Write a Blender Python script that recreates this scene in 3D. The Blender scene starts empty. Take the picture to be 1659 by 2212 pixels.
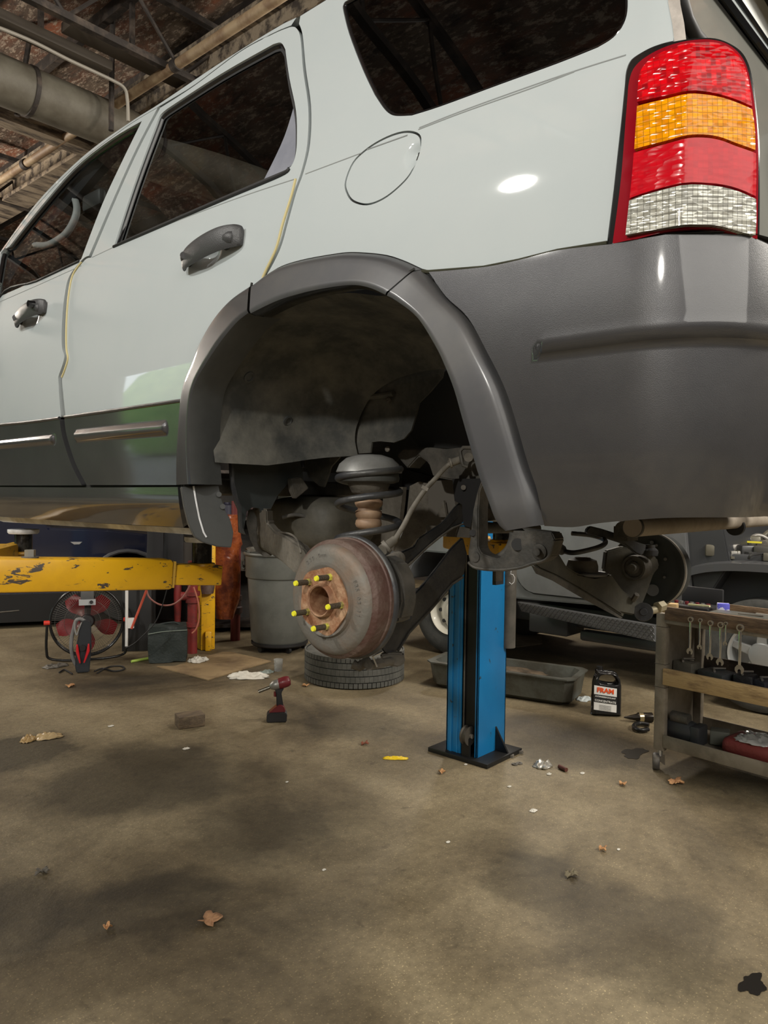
import bpy, bmesh, math, random
from mathutils import Vector, Matrix, geometry
random.seed(7)
PI = math.pi
sc = bpy.context.scene
col = sc.collection
V = Vector
# ------------------------------------------------------------------ camera
F, CX, CY, H = 1600.0, 829.5, 1106.0, 1.38
yaw, pit, rol = math.radians(48.7), math.radians(1.36), math.radians(.8)
fwd = V((math.sin(yaw)*math.cos(pit), math.cos(yaw)*math.cos(pit), -math.sin(pit)))
r0 = V((math.cos(yaw), -math.sin(yaw), 0)); u0 = r0.cross(fwd)
RT = r0*math.cos(rol)+u0*math.sin(rol); UP = u0*math.cos(rol)-r0*math.sin(rol)
CAM = V((0, 0, H))
cd = bpy.data.cameras.new('camera'); co = bpy.data.objects.new('camera', cd); col.objects.link(co)
co.matrix_world = Matrix(((RT.x, UP.x, -fwd.x, 0), (RT.y, UP.y, -fwd.y, 0), (RT.z, UP.z, -fwd.z, H), (0, 0, 0, 1)))
cd.sensor_fit = 'VERTICAL'; cd.sensor_height = 36; cd.lens = F/2212*36; cd.clip_start = .02; cd.clip_end = 200
sc.camera = co

def ray(px, py): return fwd + RT*((px-CX)/F) + UP*((CY-py)/F)
def onX(px, py, X): r = ray(px, py); return CAM + r*(X/r.x)
def onY(px, py, Y): r = ray(px, py); return CAM + r*(Y/r.y)
def onZ(px, py, Z=0.): r = ray(px, py); return CAM + r*((Z-H)/r.z)
def onT(px, py, t): return CAM + ray(px, py)*t
def onP(px, py, P0, n): r = ray(px, py); return CAM + r*((P0-CAM).dot(n)/r.dot(n))
def proj(P):
    d = P-CAM; t = d.dot(fwd)
    return CX+F*d.dot(RT)/t, CY-F*d.dot(UP)/t

# ------------------------------------------------------------------ objects
def tag(o, label=None, cat=None, group=None, kind=None):
    if label: o['label'] = label
    if cat: o['category'] = cat
    if group: o['group'] = group
    if kind: o['kind'] = kind
    return o
def empty(name, loc, label, cat, group=None, rz=0):
    o = bpy.data.objects.new(name, None); col.objects.link(o); o.empty_display_size = .05
    o.location = loc; o.rotation_euler = (0, 0, rz)
    bpy.context.view_layer.update()
    return tag(o, label, cat, group)
def link(name, me, mat, parent=None):
    if mat is not None and not me.materials: me.materials.append(mat)
    o = bpy.data.objects.new(name, me); col.objects.link(o)
    if parent is not None:
        o.parent = parent
    return o
def wparent(o, p):
    """parent without moving (parent chain has only loc/rotz)"""
    o.parent = p; o.matrix_parent_inverse = wmat(p).inverted(); return o
def wmat(p):
    m = Matrix.Translation(p.location) @ p.rotation_euler.to_matrix().to_4x4()
    if p.parent is not None: m = wmat(p.parent) @ p.matrix_parent_inverse @ m
    return m
def sm(me, ang=40):
    for p in me.polygons: p.use_smooth = True
    try: me.set_sharp_from_angle(angle=math.radians(ang))
    except Exception: pass

class MB:
    """collects solids into one mesh, in world coordinates"""
    def __init__(s): s.bm = bmesh.new()
    def add(s, verts, faces):
        vs = [s.bm.verts.new(v) for v in verts]
        for f in faces:
            try: s.bm.faces.new([vs[i] for i in f])
            except ValueError: pass
        return s
    def box(s, c, size, rz=0, bev=0, M=None):
        m = M if M is not None else Matrix.Rotation(rz, 3, 'Z')
        hx, hy, hz = [q/2 for q in size]; c = V(c)
        b = bmesh.new(); bmesh.ops.create_cube(b, size=1)
        for v in b.verts: v.co = V((v.co.x*size[0], v.co.y*size[1], v.co.z*size[2]))
        if bev: bmesh.ops.bevel(b, geom=b.edges[:], offset=min(bev, min(size)*.45), segments=2, affect='EDGES', profile=.5)
        for v in b.verts: v.co = m @ v.co + c
        s.merge(b); return s
    def bar(s, a, b_, w, h, bev=0, up=V((0, 0, 1))):
        """box from a to b, w across, h along up"""
        a, b_ = V(a), V(b_); d = (b_-a); L = d.length; d.normalize()
        x = d.cross(up); x.normalize(); z = x.cross(d)
        return s.box((a+b_)/2, (w, L, h), bev=bev, M=Matrix((x, d, z)).transposed())
    def merge(s, b):
        me = bpy.data.meshes.new('t'); b.to_mesh(me); b.free(); s.bm.from_mesh(me); bpy.data.meshes.remove(me)
    def cyl(s, a, b_, r, r2=None, n=24, caps=True):
        return s.tube([a, b_], [r, r if r2 is None else r2], n, caps)
    def tube(s, pts, r, n=10, caps=True, closed=False):
        pts = [V(p) for p in pts]; N = len(pts)
        rr = r if isinstance(r, (list, tuple)) else [r]*N
        rings = []; x = None
        for i, p in enumerate(pts):
            if closed: t = pts[(i+1) % N]-pts[i-1]
            else: t = pts[min(i+1, N-1)]-pts[max(i-1, 0)]
            t.normalize()
            if x is None:
                x = t.orthogonal().normalized()
            else:
                x = (x - t*x.dot(t)); x = x.normalized() if x.length > 1e-6 else t.orthogonal().normalized()
            y = t.cross(x)
            rings.append([s.bm.verts.new(p+(x*math.cos(2*PI*k/n)+y*math.sin(2*PI*k/n))*rr[i]) for k in range(n)])
        M = N if closed else N-1
        for i in range(M):
            A, B = rings[i], rings[(i+1) % N]
            for k in range(n):
                try: s.bm.faces.new((A[k], A[(k+1) % n], B[(k+1) % n], B[k]))
                except ValueError: pass
        if caps and not closed:
            s.bm.faces.new(rings[0][::-1]); s.bm.faces.new(rings[-1])
        return s
    def lathe(s, prof, o, axis=V((0, 0, 1)), n=48, caps=False):
        """prof: (radius, height along axis)"""
        o = V(o); axis = V(axis).normalized(); x = axis.orthogonal().normalized(); y = axis.cross(x)
        if abs(axis.z) > .99: x, y = V((1, 0, 0)), V((0, 1, 0))*(1 if axis.z > 0 else -1)
        rings = []
        for r, h in prof:
            if r < 1e-6: rings.append([s.bm.verts.new(o+axis*h)])
            else: rings.append([s.bm.verts.new(o+axis*h+(x*math.cos(2*PI*k/n)+y*math.sin(2*PI*k/n))*r) for k in range(n)])
        for A, B in zip(rings, rings[1:]):
            for k in range(n):
                k2 = (k+1) % n
                q = []
                for v in (A[k % len(A)], A[k2 % len(A)], B[k2 % len(B)], B[k % len(B)]):
                    if v not in q: q.append(v)
                if len(q) > 2:
                    try: s.bm.faces.new(q)
                    except ValueError: pass
        return s
    def prism(s, pts, d, bev=0):
        """closed outline extruded by vector d"""
        b = bmesh.new(); vs = [b.verts.new(V(p)) for p in pts]
        f = b.faces.new(vs); r = bmesh.ops.extrude_face_region(b, geom=[f])
        for v in [g for g in r['geom'] if isinstance(g, bmesh.types.BMVert)]: v.co += V(d)
        bmesh.ops.recalc_face_normals(b, faces=b.faces[:])
        if bev: bmesh.ops.bevel(b, geom=b.edges[:], offset=bev, segments=2, affect='EDGES')
        s.merge(b); return s
    def build(s, name, mat, parent=None, ang=40, world=True):
        bmesh.ops.recalc_face_normals(s.bm, faces=s.bm.faces[:])
        me = bpy.data.meshes.new(name); s.bm.to_mesh(me); s.bm.free(); sm(me, ang)
        o = link(name, me, mat)
        if parent is not None:
            if world: wparent(o, parent)
            else: o.parent = parent
        return o

def spl(pts, k=6):
    """catmull-rom through points (any dimension)"""
    P = [tuple(p) for p in pts]
    if len(P) < 3: return [V(p) for p in P]
    out = []
    for i in range(len(P)-1):
        a = P[max(i-1, 0)]; b = P[i]; c = P[i+1]; d = P[min(i+2, len(P)-1)]
        for j in range(k):
            t = j/k
            out.append(V([.5*((2*b[m])+(-a[m]+c[m])*t+(2*a[m]-5*b[m]+4*c[m]-d[m])*t*t+(-a[m]+3*b[m]-3*c[m]+d[m])*t**3) for m in range(len(b))]))
    out.append(V(P[-1])); return out
def loop(*segs, k=5):
    """closed outline from splined segments; corners where segments meet"""
    out = []
    for s in segs:
        for p in spl(s, k):
            if not out or (V(out[-1])-p).length > 1e-5: out.append(p)
    if (out[0]-out[-1]).length < 1e-5: out.pop()
    return out
def closed(pts, k=5):
    n = len(pts); q = list(pts[-2:])+list(pts)+list(pts[:2])
    s = spl(q, k); return s[2*k:2*k+n*k]
def resample(pts, n):
    L = [0]
    for a, b in zip(pts, pts[1:]): L.append(L[-1]+(b-a).length)
    out = []; j = 0
    for i in range(n):
        t = L[-1]*i/(n-1)
        while j < len(L)-2 and L[j+1] < t: j += 1
        f = (t-L[j])/max(L[j+1]-L[j], 1e-9); out.append(pts[j].lerp(pts[j+1], min(max(f, 0), 1)))
    return out
def inpoly(x, y, P):
    c = False; n = len(P); j = n-1
    for i in range(n):
        a, b = P[i], P[j]
        if (a[1] > y) != (b[1] > y) and x < (b[0]-a[0])*(y-a[1])/(b[1]-a[1])+a[0]: c = not c
        j = i
    return c
def sdist(x, y, P):
    m = 9
    n = len(P)
    for i in range(n):
        a, b = P[i], P[(i+1) % n]; dx, dy = b[0]-a[0], b[1]-a[1]; l = dx*dx+dy*dy
        t = 0 if l == 0 else max(0, min(1, ((x-a[0])*dx+(y-a[1])*dy)/l))
        m = min(m, math.hypot(x-a[0]-dx*t, y-a[1]-dy*t))
    return m
def area(P): return sum(P[i-1][0]*P[i][1]-P[i][0]*P[i-1][1] for i in range(len(P)))/2
def inset(P, g):
    """shrink (g>0) a closed 2d outline"""
    s = 1 if area(P) > 0 else -1; n = len(P); out = []
    for i in range(n):
        a, b, c = P[i-1], P[i], P[(i+1) % n]
        t = (V((b[0]-a[0], b[1]-a[1])).normalized()+V((c[0]-b[0], c[1]-b[1])).normalized())
        if t.length < 1e-6: out.append(V((b[0], b[1]))); continue
        t.normalize(); out.append(V((b[0]-t.y*g*s, b[1]+t.x*g*s)))
    return out
def sheet(name, outline, holes, fn, mat, parent, step=.015, thick=.012, gap=0., inn=1):
    """smooth surface fn(u,z)->point clipped to an outline with holes, edges turned inwards by thick"""
    outline = inset(outline, gap) if gap else [V(p[:2]) for p in outline]
    holes = [inset(h, -gap) if gap else [V(p[:2]) for p in h] for h in holes]
    loops = [outline]+holes
    pts = []; edges = []
    for L in loops:
        b = len(pts); pts += [V((p[0], p[1])) for p in L]; edges += [(b+i, b+(i+1) % len(L)) for i in range(len(L))]
    x0 = min(p[0] for p in outline); x1 = max(p[0] for p in outline); y0 = min(p[1] for p in outline); y1 = max(p[1] for p in outline)
    # coarse edge lookup to keep grid points off the outline
    cell = {}
    for (i, j) in edges:
        a, b = pts[i], pts[j]; n = max(1, int((b-a).length/(step*.5)))
        for k in range(n+1):
            q = a.lerp(b, k/n); cell.setdefault((int(q.x//step), int(q.y//step)), []).append(q)
    nx, ny = int((x1-x0)/step)+1, int((y1-y0)/step)+1
    g = []
    for i in range(nx+1):
        for j in range(ny+1):
            x = x0+(i+.5)*step; y = y0+(j+.5)*step
            ci, cj = int(x//step), int(y//step); near = False
            for a in (-1, 0, 1):
                for b in (-1, 0, 1):
                    for q in cell.get((ci+a, cj+b), ()):
                        if (q.x-x)**2+(q.y-y)**2 < (step*.5)**2: near = True
            if near: continue
            if inpoly(x, y, outline) and not any(inpoly(x, y, h) for h in holes): g.append(V((x, y)))
    vo, eo, fo, *_ = geometry.delaunay_2d_cdt(pts+g, edges, [], 0, 1e-7)
    F_ = []
    for f in fo:
        c = (vo[f[0]]+vo[f[1]]+vo[f[2]])/3
        if inpoly(c.x, c.y, outline) and not any(inpoly(c.x, c.y, h) for h in holes): F_.append(list(f))
    P3 = [fn(v.x, v.y) for v in vo]; N3 = []
    e = 2e-3
    for v in vo:
        a = fn(v.x+e, v.y)-fn(v.x-e, v.y); b = fn(v.x, v.y+e)-fn(v.x, v.y-e); n = a.cross(b); N3.append(n.normalized() if n.length > 0 else V((0, 0, 1)))
    N3 = [n*-inn for n in N3]
    if inn > 0: F_ = [f[::-1] for f in F_]
    nb = len(P3); nn = list(N3)
    if thick:
        for L in loops:
            b = len(P3)
            for p in L:
                q = fn(p[0], p[1]); a_ = fn(p[0]+e, p[1])-fn(p[0]-e, p[1]); b_ = fn(p[0], p[1]+e)-fn(p[0], p[1]-e)
                n = a_.cross(b_).normalized()*inn
                P3.append(q); P3.append(q+n*thick); nn += [V((0, 0, 0))]*2
            m = len(L)
            for i in range(m):
                j = (i+1) % m; F_.append([b+2*i, b+2*j, b+2*j+1, b+2*i+1])
    me = bpy.data.meshes.new(name); me.from_pydata([tuple(p) for p in P3], [], F_); me.update()
    for p in me.polygons: p.use_smooth = True
    me.normals_split_custom_set_from_vertices([tuple(n) for n in nn])
    o = link(name, me, mat)
    if parent is not None: wparent(o, parent)
    return o

# ------------------------------------------------------------------ materials
def mat(name, c, rough=.5, metal=0., coat=0., spec=.5, bump=0., bscale=40., c2=None, mscale=6., mdet=6., lo=.4, hi=.6, coatr=.05, emit=None, trans=0., alpha=1., stretch=None, flake=0., ior=1.5):
    m = bpy.data.materials.new(name); m.use_nodes = True; nt = m.node_tree; N = nt.nodes; L = nt.links
    p = N['Principled BSDF']; p.inputs['Base Color'].default_value = (*c, 1); p.inputs['Roughness'].default_value = rough
    p.inputs['Metallic'].default_value = metal; p.inputs['Coat Weight'].default_value = coat; p.inputs['Coat Roughness'].default_value = coatr
    p.inputs['Specular IOR Level'].default_value = spec; p.inputs['Transmission Weight'].default_value = trans; p.inputs['Alpha'].default_value = alpha
    p.inputs['IOR'].default_value = ior
    tc = N.new('ShaderNodeTexCoord'); mp = N.new('ShaderNodeMapping'); L.new(tc.outputs['Object'], mp.inputs[0])
    if stretch: mp.inputs['Scale'].default_value = stretch
    if c2 is not None:
        n = N.new('ShaderNodeTexNoise'); n.inputs['Scale'].default_value = mscale; n.inputs['Detail'].default_value = mdet; n.inputs['Roughness'].default_value = .65
        L.new(mp.outputs[0], n.inputs['Vector'])
        r = N.new('ShaderNodeValToRGB'); r.color_ramp.elements[0].position = lo; r.color_ramp.elements[1].position = hi
        r.color_ramp.elements[0].color = (*c, 1); r.color_ramp.elements[1].color = (*c2, 1)
        L.new(n.outputs[0], r.inputs[0]); L.new(r.outputs[0], p.inputs['Base Color']); m['ramp'] = r.name
    if bump:
        n = N.new('ShaderNodeTexNoise'); n.inputs['Scale'].default_value = bscale; n.inputs['Detail'].default_value = 4
        L.new(mp.outputs[0], n.inputs['Vector'])
        b = N.new('ShaderNodeBump'); b.inputs['Strength'].default_value = bump; b.inputs['Distance'].default_value = .01
        L.new(n.outputs[0], b.inputs['Height']); L.new(b.outputs[0], p.inputs['Normal'])
    if flake:
        n = N.new('ShaderNodeTexVoronoi'); n.inputs['Scale'].default_value = 900; L.new(tc.outputs['Object'], n.inputs['Vector'])
        b = N.new('ShaderNodeBump'); b.inputs['Strength'].default_value = flake; b.inputs['Distance'].default_value = .0006
        L.new(n.outputs[0], b.inputs['Height']); L.new(b.outputs[0], p.inputs['Normal'])
    if emit: p.inputs['Emission Color'].default_value = (*emit[0], 1); p.inputs['Emission Strength'].default_value = emit[1]
    return m
def glass(name, tint, refl=.9):
    """thin window pane: tinted see-through plus a fresnel mirror layer"""
    m = bpy.data.materials.new(name); m.use_nodes = True; nt = m.node_tree; N = nt.nodes; L = nt.links
    for n in list(N): N.remove(n)
    o = N.new('ShaderNodeOutputMaterial'); mx = N.new('ShaderNodeMixShader'); t = N.new('ShaderNodeBsdfTransparent'); g = N.new('ShaderNodeBsdfGlossy'); lw = N.new('ShaderNodeLayerWeight'); pw_ = N.new('ShaderNodeMath'); f = N.new('ShaderNodeMath'); pw_.operation = 'POWER'; pw_.inputs[1].default_value = 4.5; f.operation = 'MULTIPLY_ADD'; f.inputs[1].default_value = .9; f.inputs[2].default_value = .045; lw.inputs[0].default_value = .5; L.new(lw.outputs['Facing'], pw_.inputs[0]); L.new(pw_.outputs[0], f.inputs[0])
    t.inputs[0].default_value = (*tint, 1); g.inputs[0].default_value = (refl, refl, refl, 1); g.inputs['Roughness'].default_value = .01
    L.new(f.outputs[0], mx.inputs[0]); L.new(t.outputs[0], mx.inputs[1]); L.new(g.outputs[0], mx.inputs[2]); L.new(mx.outputs[0], o.inputs[0])
    return m

M = {}
M['white'] = mat('white_paint', (.445, .490, .500), .6, coat=1, coatr=.03, c2=(.43, .478, .49), mscale=2)
M['clad'] = mat('grey_metallic_paint', (.050, .050, .054), .40, metal=.45, coat=1, coatr=.07, flake=.25, c2=(.064, .064, .067), mscale=3)
M['cladm'] = mat('grey_metallic_paint_dull', (.060, .061, .066), .48, metal=.3, coat=.35, coatr=.2, c2=(.078, .077, .077), mscale=5)
M['black'] = mat('black_rubber', (.012, .012, .013), .55)
M['gblack'] = mat('gloss_black', (.008, .008, .009), .12, coat=.5)
M['seam'] = mat('dark_gap', (.02, .02, .018), .8)
M['yelseal'] = mat('yellowed_door_sealer', (.52, .45, .22), .6)
M['plastic'] = mat('textured_charcoal_plastic', (.045, .046, .048), .42, bump=.15, bscale=400)
M['liner'] = mat('dusty_liner', (.045, .047, .044), .75, c2=(.20, .19, .16), mscale=6, lo=.42, hi=.8, mdet=9, bump=.35, bscale=30)
M['linerd'] = mat('dark_liner', (.045, .048, .048), .5, c2=(.065, .068, .067), mscale=4, bump=.1, bscale=20)
M['under'] = mat('grimy_steel', (.055, .053, .047), .6, metal=.2, c2=(.11, .10, .085), mscale=10, bump=.2, bscale=60)
M['under2'] = mat('dusty_tan_steel', (.16, .145, .12), .7, c2=(.07, .062, .05), mscale=9, lo=.35, hi=.65, bump=.3, bscale=70)
M['susp'] = mat('dark_coated_steel', (.045, .047, .052), .42, metal=.3, c2=(.08, .08, .078), mscale=12, bump=.1, bscale=80)
M['silver'] = mat('bright_steel', (.55, .55, .54), .3, metal=.9, bump=.05)
M['galv'] = mat('galvanised_strip', (.85, .87, .90), .5, c2=(.45, .45, .45), mscale=6)
# ------------------------------------------------------------------ car body surface
X0, YC, RC, XM = 1.116, .48, .17, 2.02
UE = YC-RC*PI/2                    # contour parameter where the rear corner ends
UM = UE-(XM-X0-RC)                 # ... and the middle of the tail
def cont(u):
    if u < UM:
        p, n = cont(2*UM-u); return V((2*XM-p.x, p.y, 0)), V((-n.x, n.y, 0))
    if u >= YC: return V((X0, u, 0)), V((1, 0, 0))
    if u > UE:
        a = (YC-u)/RC; return V((X0+RC-RC*math.cos(a), YC-RC*math.sin(a), 0)), V((math.cos(a), math.sin(a), 0))
    return V((X0+RC+UE-u, YC-RC, 0)), V((0, 1, 0))
PZ = [-.4, -.14, -.10, -.04, .02, .10, .20, .30, .42, .55, .68, .80, 1.0, 1.2, 1.5]
PD = [.10, .085, .06, .03, .024, .014, .004, -.001, 0, .006, .022, .047, .092, .142, .22]
BZ = [-.4, -.12, -.06, 0., .08, .2, .3, .40, .46, 2]
BD = [.20, .10, .05, .020, .000, -.012, -.014, -.008, 0, 0]
def lerpt(T, D, z):
    if z <= T[0]: return D[0]
    if z >= T[-1]: return D[-1]
    for i in range(len(T)-1):
        if z < T[i+1]: break
    t = (z-T[i])/(T[i+1]-T[i]); n = len(T)
    def sl(k):
        if k <= 0 or k >= n-1: k0, k1 = max(k-1, 0), min(k+1, n-1)
        else: k0, k1 = k-1, k+1
        return (D[k1]-D[k0])/(T[k1]-T[k0])
    h = T[i+1]-T[i]; m0, m1 = sl(i)*h, sl(i+1)*h
    return (2*t**3-3*t*t+1)*D[i]+(t**3-2*t*t+t)*m0+(-2*t**3+3*t*t)*D[i+1]+(t**3-t*t)*m1
def plan(u):                       # the flank also draws in gently towards the nose
    return .012*max(0, u-1.2)**2
def body(off=0., T=PZ, D=PD, disp=None):
    def f(u, z):
        p, n = cont(u); d = lerpt(T, D, z)+off+plan(u)
        if disp: d += disp(u, z)
        q = p+n*d; return V((q.x, q.y, H+z))
    return f
S0 = body()
SB = body(0, BZ, BD)
def uv(px, py, fn=S0, g=None):
    """find (u,z) on fn seen at pixel"""
    if g is None:
        q = onX(px, py, X0+.03) if px < 1400 else onX(px, py, X0+.08)
        g = (q.y, q.z-H)
        if px > 1330: g = (max(q.y, .3), q.z-H)
    u, z = g
    for _ in range(30):
        a = proj(fn(u, z)); ex, ey = px-a[0], py-a[1]
        if abs(ex)+abs(ey) < .02: break
        e = 1e-4; b = proj(fn(u+e, z)); c = proj(fn(u, z+e))
        j11, j21, j12, j22 = (b[0]-a[0])/e, (b[1]-a[1])/e, (c[0]-a[0])/e, (c[1]-a[1])/e
        D = j11*j22-j12*j21
        if abs(D) < 1e-6: break
        du, dz = (ex*j22-ey*j12)/D, (ey*j11-ex*j21)/D
        L = math.hypot(du, dz); k = min(1, .12/L) if L > 0 else 1
        u += du*k; z += dz*k
    return V((u, z))
def UVS(*segs, fn=S0, k=5):
    """segments of pixels or ('u',u,z) -> closed outline in (u,z)"""
    out = []
    for s in segs:
        out.append([(V((q[1], q[2])) if q[0] == 'u' else uv(q[0], q[1], fn)) for q in s])
    return loop(*out, k=k)
def LINE(pts, fn=S0, k=5): return spl([(V((q[1], q[2])) if q[0] == 'u' else uv(q[0], q[1], fn)) for q in pts], k)

suv = empty('suv_car', (XM, 2.4, 0), 'pale grey-white suv with dark grey lower cladding, raised on the lift, its rear wheels off', 'car')
ZR = uv(650, 33).y                 # roof rail height
def rz(u): return ZR if u > .9 else ZR-.10*((.9-u)/.5)**2
# ---- traced lines (pixels)
RD_REAR = [(626, 57), (640, 58), (650, 80), (656, 150), (667, 230), (665, 310), (652, 370), (637, 412), (618, 480), (600, 540), (568, 600), (552, 614)]
RD_FL = [(552, 614), (508, 643), (474, 680), (443, 732), (423, 783), (407, 821), (398, 862)]
SEAM_B = [(141, 899), (136, 852), (134, 814), (146, 773), (141, 749), (141, 700), (147, 636), (157, 597), (183, 561), (197, 555)]
SEAM_B2 = [(197, 555), (250, 430), (300, 320), (346, 232)]
TOPS = [(346, 232), (420, 184), (517, 112), (590, 72), (626, 57)]
TOPF = [(346, 229), (270, 276), (165, 357), (76, 449), (-4, 556)]
W_R = [[(247, 531), (290, 400), (338, 270)], [(338, 270), (346, 250), (360, 237)], [(360, 237), (477, 161), (590, 97)], [(590, 97), (606, 94), (615, 108)], [(615, 108), (624, 171), (638, 240), (640, 300), (637, 335), (628, 358), (606, 376)], [(606, 376), (497, 422), (247, 531)]]
W_F = [[(306, 262), (259, 358), (219, 445), (175, 560)], [(175, 560), (80, 604), (0, 640)], [(0, 640), ('u', 3.05, .43)], [('u', 3.05, .43), (0, 557), (20, 533), (80, 457), (159, 366), (239, 302), (306, 262)]]
def strip(name, line, fn, w, mt, parent, off=0, sides=1):
    """ribbon of width w centred on a (u,z) line"""
    P = []
    n = len(line)
    for i, p in enumerate(line):
        t = (line[min(i+1, n-1)]-line[max(i-1, 0)]).normalized(); q = V((-t.y, t.x))
        P.append((p-q*w/2, p+q*w/2))
    mb = MB(); vs = []
    for a, b in P: vs += [fn(a.x, a.y), fn(b.x, b.y)]
    mb.add(vs, [(2*i, 2*i+1, 2*i+3, 2*i+2) for i in range(n-1)])
    return mb.build(name, mt, parent)
def bead(name, pts3, r, mt, parent, n=8, closed=False):
    return MB().tube(pts3, r, n, closed=closed).build(name, mt, parent)

def rib(u, z, u0, u1, z0, z1, h, e=.012):
    """raised rounded rectangle"""
    dx = max(u0-u, u-u1, 0); dz = max(z0-z, z-z1, 0); d = math.hypot(dx, dz)/e
    return -h*(1-d*d*(3-2*d)) if d < 1 else 0.
# handle recess
def cup(cu, cz, a=.062, b=.045, dep=.022):
    def f(u, z):
        q = ((u-cu)/a)**2+((z-cz)/b)**2
        return dep*(1-q)**2 if q < 1 else 0
    return f
h1 = uv(450, 545); h2 = uv(70, 683)
c1, c2 = cup(h1.x, h1.y-.006), cup(h2.x, h2.y-.006)
wR = UVS(*W_R, k=4); wF = UVS(*W_F, k=4)
# rear door
fd = body(disp=c1)
rd = sheet('rear_door', UVS(RD_REAR, RD_FL, [(398, 862), (141, 899)], SEAM_B, SEAM_B2, TOPS), [wR], fd, M['white'], suv, .012, .02, gap=.0022)
fd2 = body(disp=c2)
UF = 3.28
fbel = uv(0, 640).y
a0 = uv(0, 917).y
fdo = UVS([(398-398, 917), (132, 901)], [(132, 901), (128, 852), (126, 814)], [(126, 814), (139, 773), (134, 749), (134, 700), (140, 636), (150, 597), (178, 561), (192, 553)], [(192, 553), (245, 430), (295, 320), (341, 232)], TOPF, [(-4, 556), ('u', 3.10, .42)], [('u', 3.10, .42), ('u', UF, .40)], [('u', UF, .40), ('u', UF+.02, a0)], [('u', UF+.02, a0), (0, 917)])
fdoor = sheet('front_door', fdo, [wF], fd2, M['white'], suv, .014, .02, gap=.001)
# quarter panel
QW = [[(741, 14), (744, 30), (755, 72), (784, 148), (810, 203)], [(810, 203), (828, 230), (842, 244), (858, 249), (890, 248)], [(890, 248), (953, 228), (1080, 181), (1206, 135), (1291, 101)], [(1291, 101), (1324, 80), (1346, 51), (1354, 15), (1350, -40), (1335, -120), (1310, -190)], [(1310, -190), (1200, -240)], [(1200, -240), (1000, -135), (830, -43), (752, 1)], [(752, 1), (744, 6), (741, 14)]]
FUEL = [(746, 392), (763, 350), (793, 321), (827, 300), (860, 287), (886, 284), (905, 291), (909, 308), (903, 338), (886, 376), (860, 405), (827, 430), (793, 442), (763, 435), (749, 416)]
qw = UVS(*QW, k=4); fl = closed([uv(*p) for p in FUEL], 4)
LAMP = [(1313, 524), (1328, 405), (1342, 278), (1351, 190), (1354, 157), (1360, 137), (1372, 124), (1401, 107), (1430, 96), (1455, 90)]
BSEAM = [(1313, 524), (1206, 541), (1122, 562), (1046, 577), (928, 586)]
FLT = [(911, 582), (869, 563), (827, 551), (763, 546), (720, 550), (650, 563), (600, 580), (555, 612)]
RDR = [(555, 612), (570, 602), (603, 541), (621, 481), (640, 413), (655, 371), (669, 310), (671, 230), (660, 150), (653, 78), (645, 52)]
DP = uv(1466, 2); dz0 = uv(1455, 90)
rl = [('u', u, rz(u)) for u in (1.55, 1.2, .9, .7, .5)]
qp = UVS(LAMP[::-1], BSEAM, [(928, 586), (911, 582)], FLT, RDR, [(645, 52), (648, 36)], [(648, 36)]+rl, [('u', .5, rz(.5)), ('u', DP.x+.06, DP.y+.12), ('u', DP.x, DP.y), ('u', dz0.x, dz0.y)])
quarter = sheet('rear_quarter_panel', qp, [qw, fl], S0, M['white'], suv, .014, .018, gap=.0015)
fdoorf = sheet('fuel_door', fl, [], body(.0005, disp=lambda u, z: .009*max(0, 1-((u-uv(897, 335).x)/.03)**2-((z-uv(897, 335).y)/.03)**2)**2), M['white'], suv, .008, .008, gap=.0028)
strip('fuel_door_recess', fl+fl[:1], body(.008), .02, M['seam'], suv)
# roof
def roofp(u, s):                   # s 0..1 across
    z = rz(u)+.05*(1-(2*s-1)**2)**.6 if 0 < s < 1 else rz(u)
    a = body()(u, rz(u)); return V((a.x+(2*(XM-a.x))*s, a.y, H+z))
RU = []
rfl = LINE([(645, 39), (597, 60), (477, 135), (346, 223), (278, 266)])
rwh = LINE([(278, 266), (179, 338), (80, 437), (0, 545), ('u', 3.10, .47), ('u', 3.3, .40)])
edge = [V((u, rz(u))) for u in (.42, .5, .6, .7, .8, .9, 1.1, 1.3, 1.5)]+[p for p in rfl if p.x > 1.52]
def cross(edge, name, mt, s0=0, s1=1, lift=.05):
    mb = MB(); vs = []; m = 17
    for p in edge:
        a = S0(p.x, p.y)
        for j in range(m):
            s = s0+(s1-s0)*j/(m-1); vs.append(V((a.x+2*(XM-a.x)*s, a.y-.05*(1-(2*s-1)**2), a.z+lift*(1-(2*s-1)**2)**.7)))
    mb.add(vs, [(i*m+j, i*m+j+1, (i+1)*m+j+1, (i+1)*m+j) for i in range(len(edge)-1) for j in range(m-1)])
    return mb.build(name, mt, suv, 60)
cross(edge, 'roof', M['white'])
cross([p-V((0, .03)) for p in edge], 'headliner', mat('dark_headliner', (.02, .02, .02), .9), .03, .97)
M['glass'] = glass('clear_window', (.62, .66, .66), .35); M['tint'] = glass('tinted_window', (.34, .34, .35), .9); M['tint2'] = glass('dark_tinted_window', (.10, .105, .11), .8)
cross(rwh, 'windshield', M['glass'], .04, .96, .03)
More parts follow.
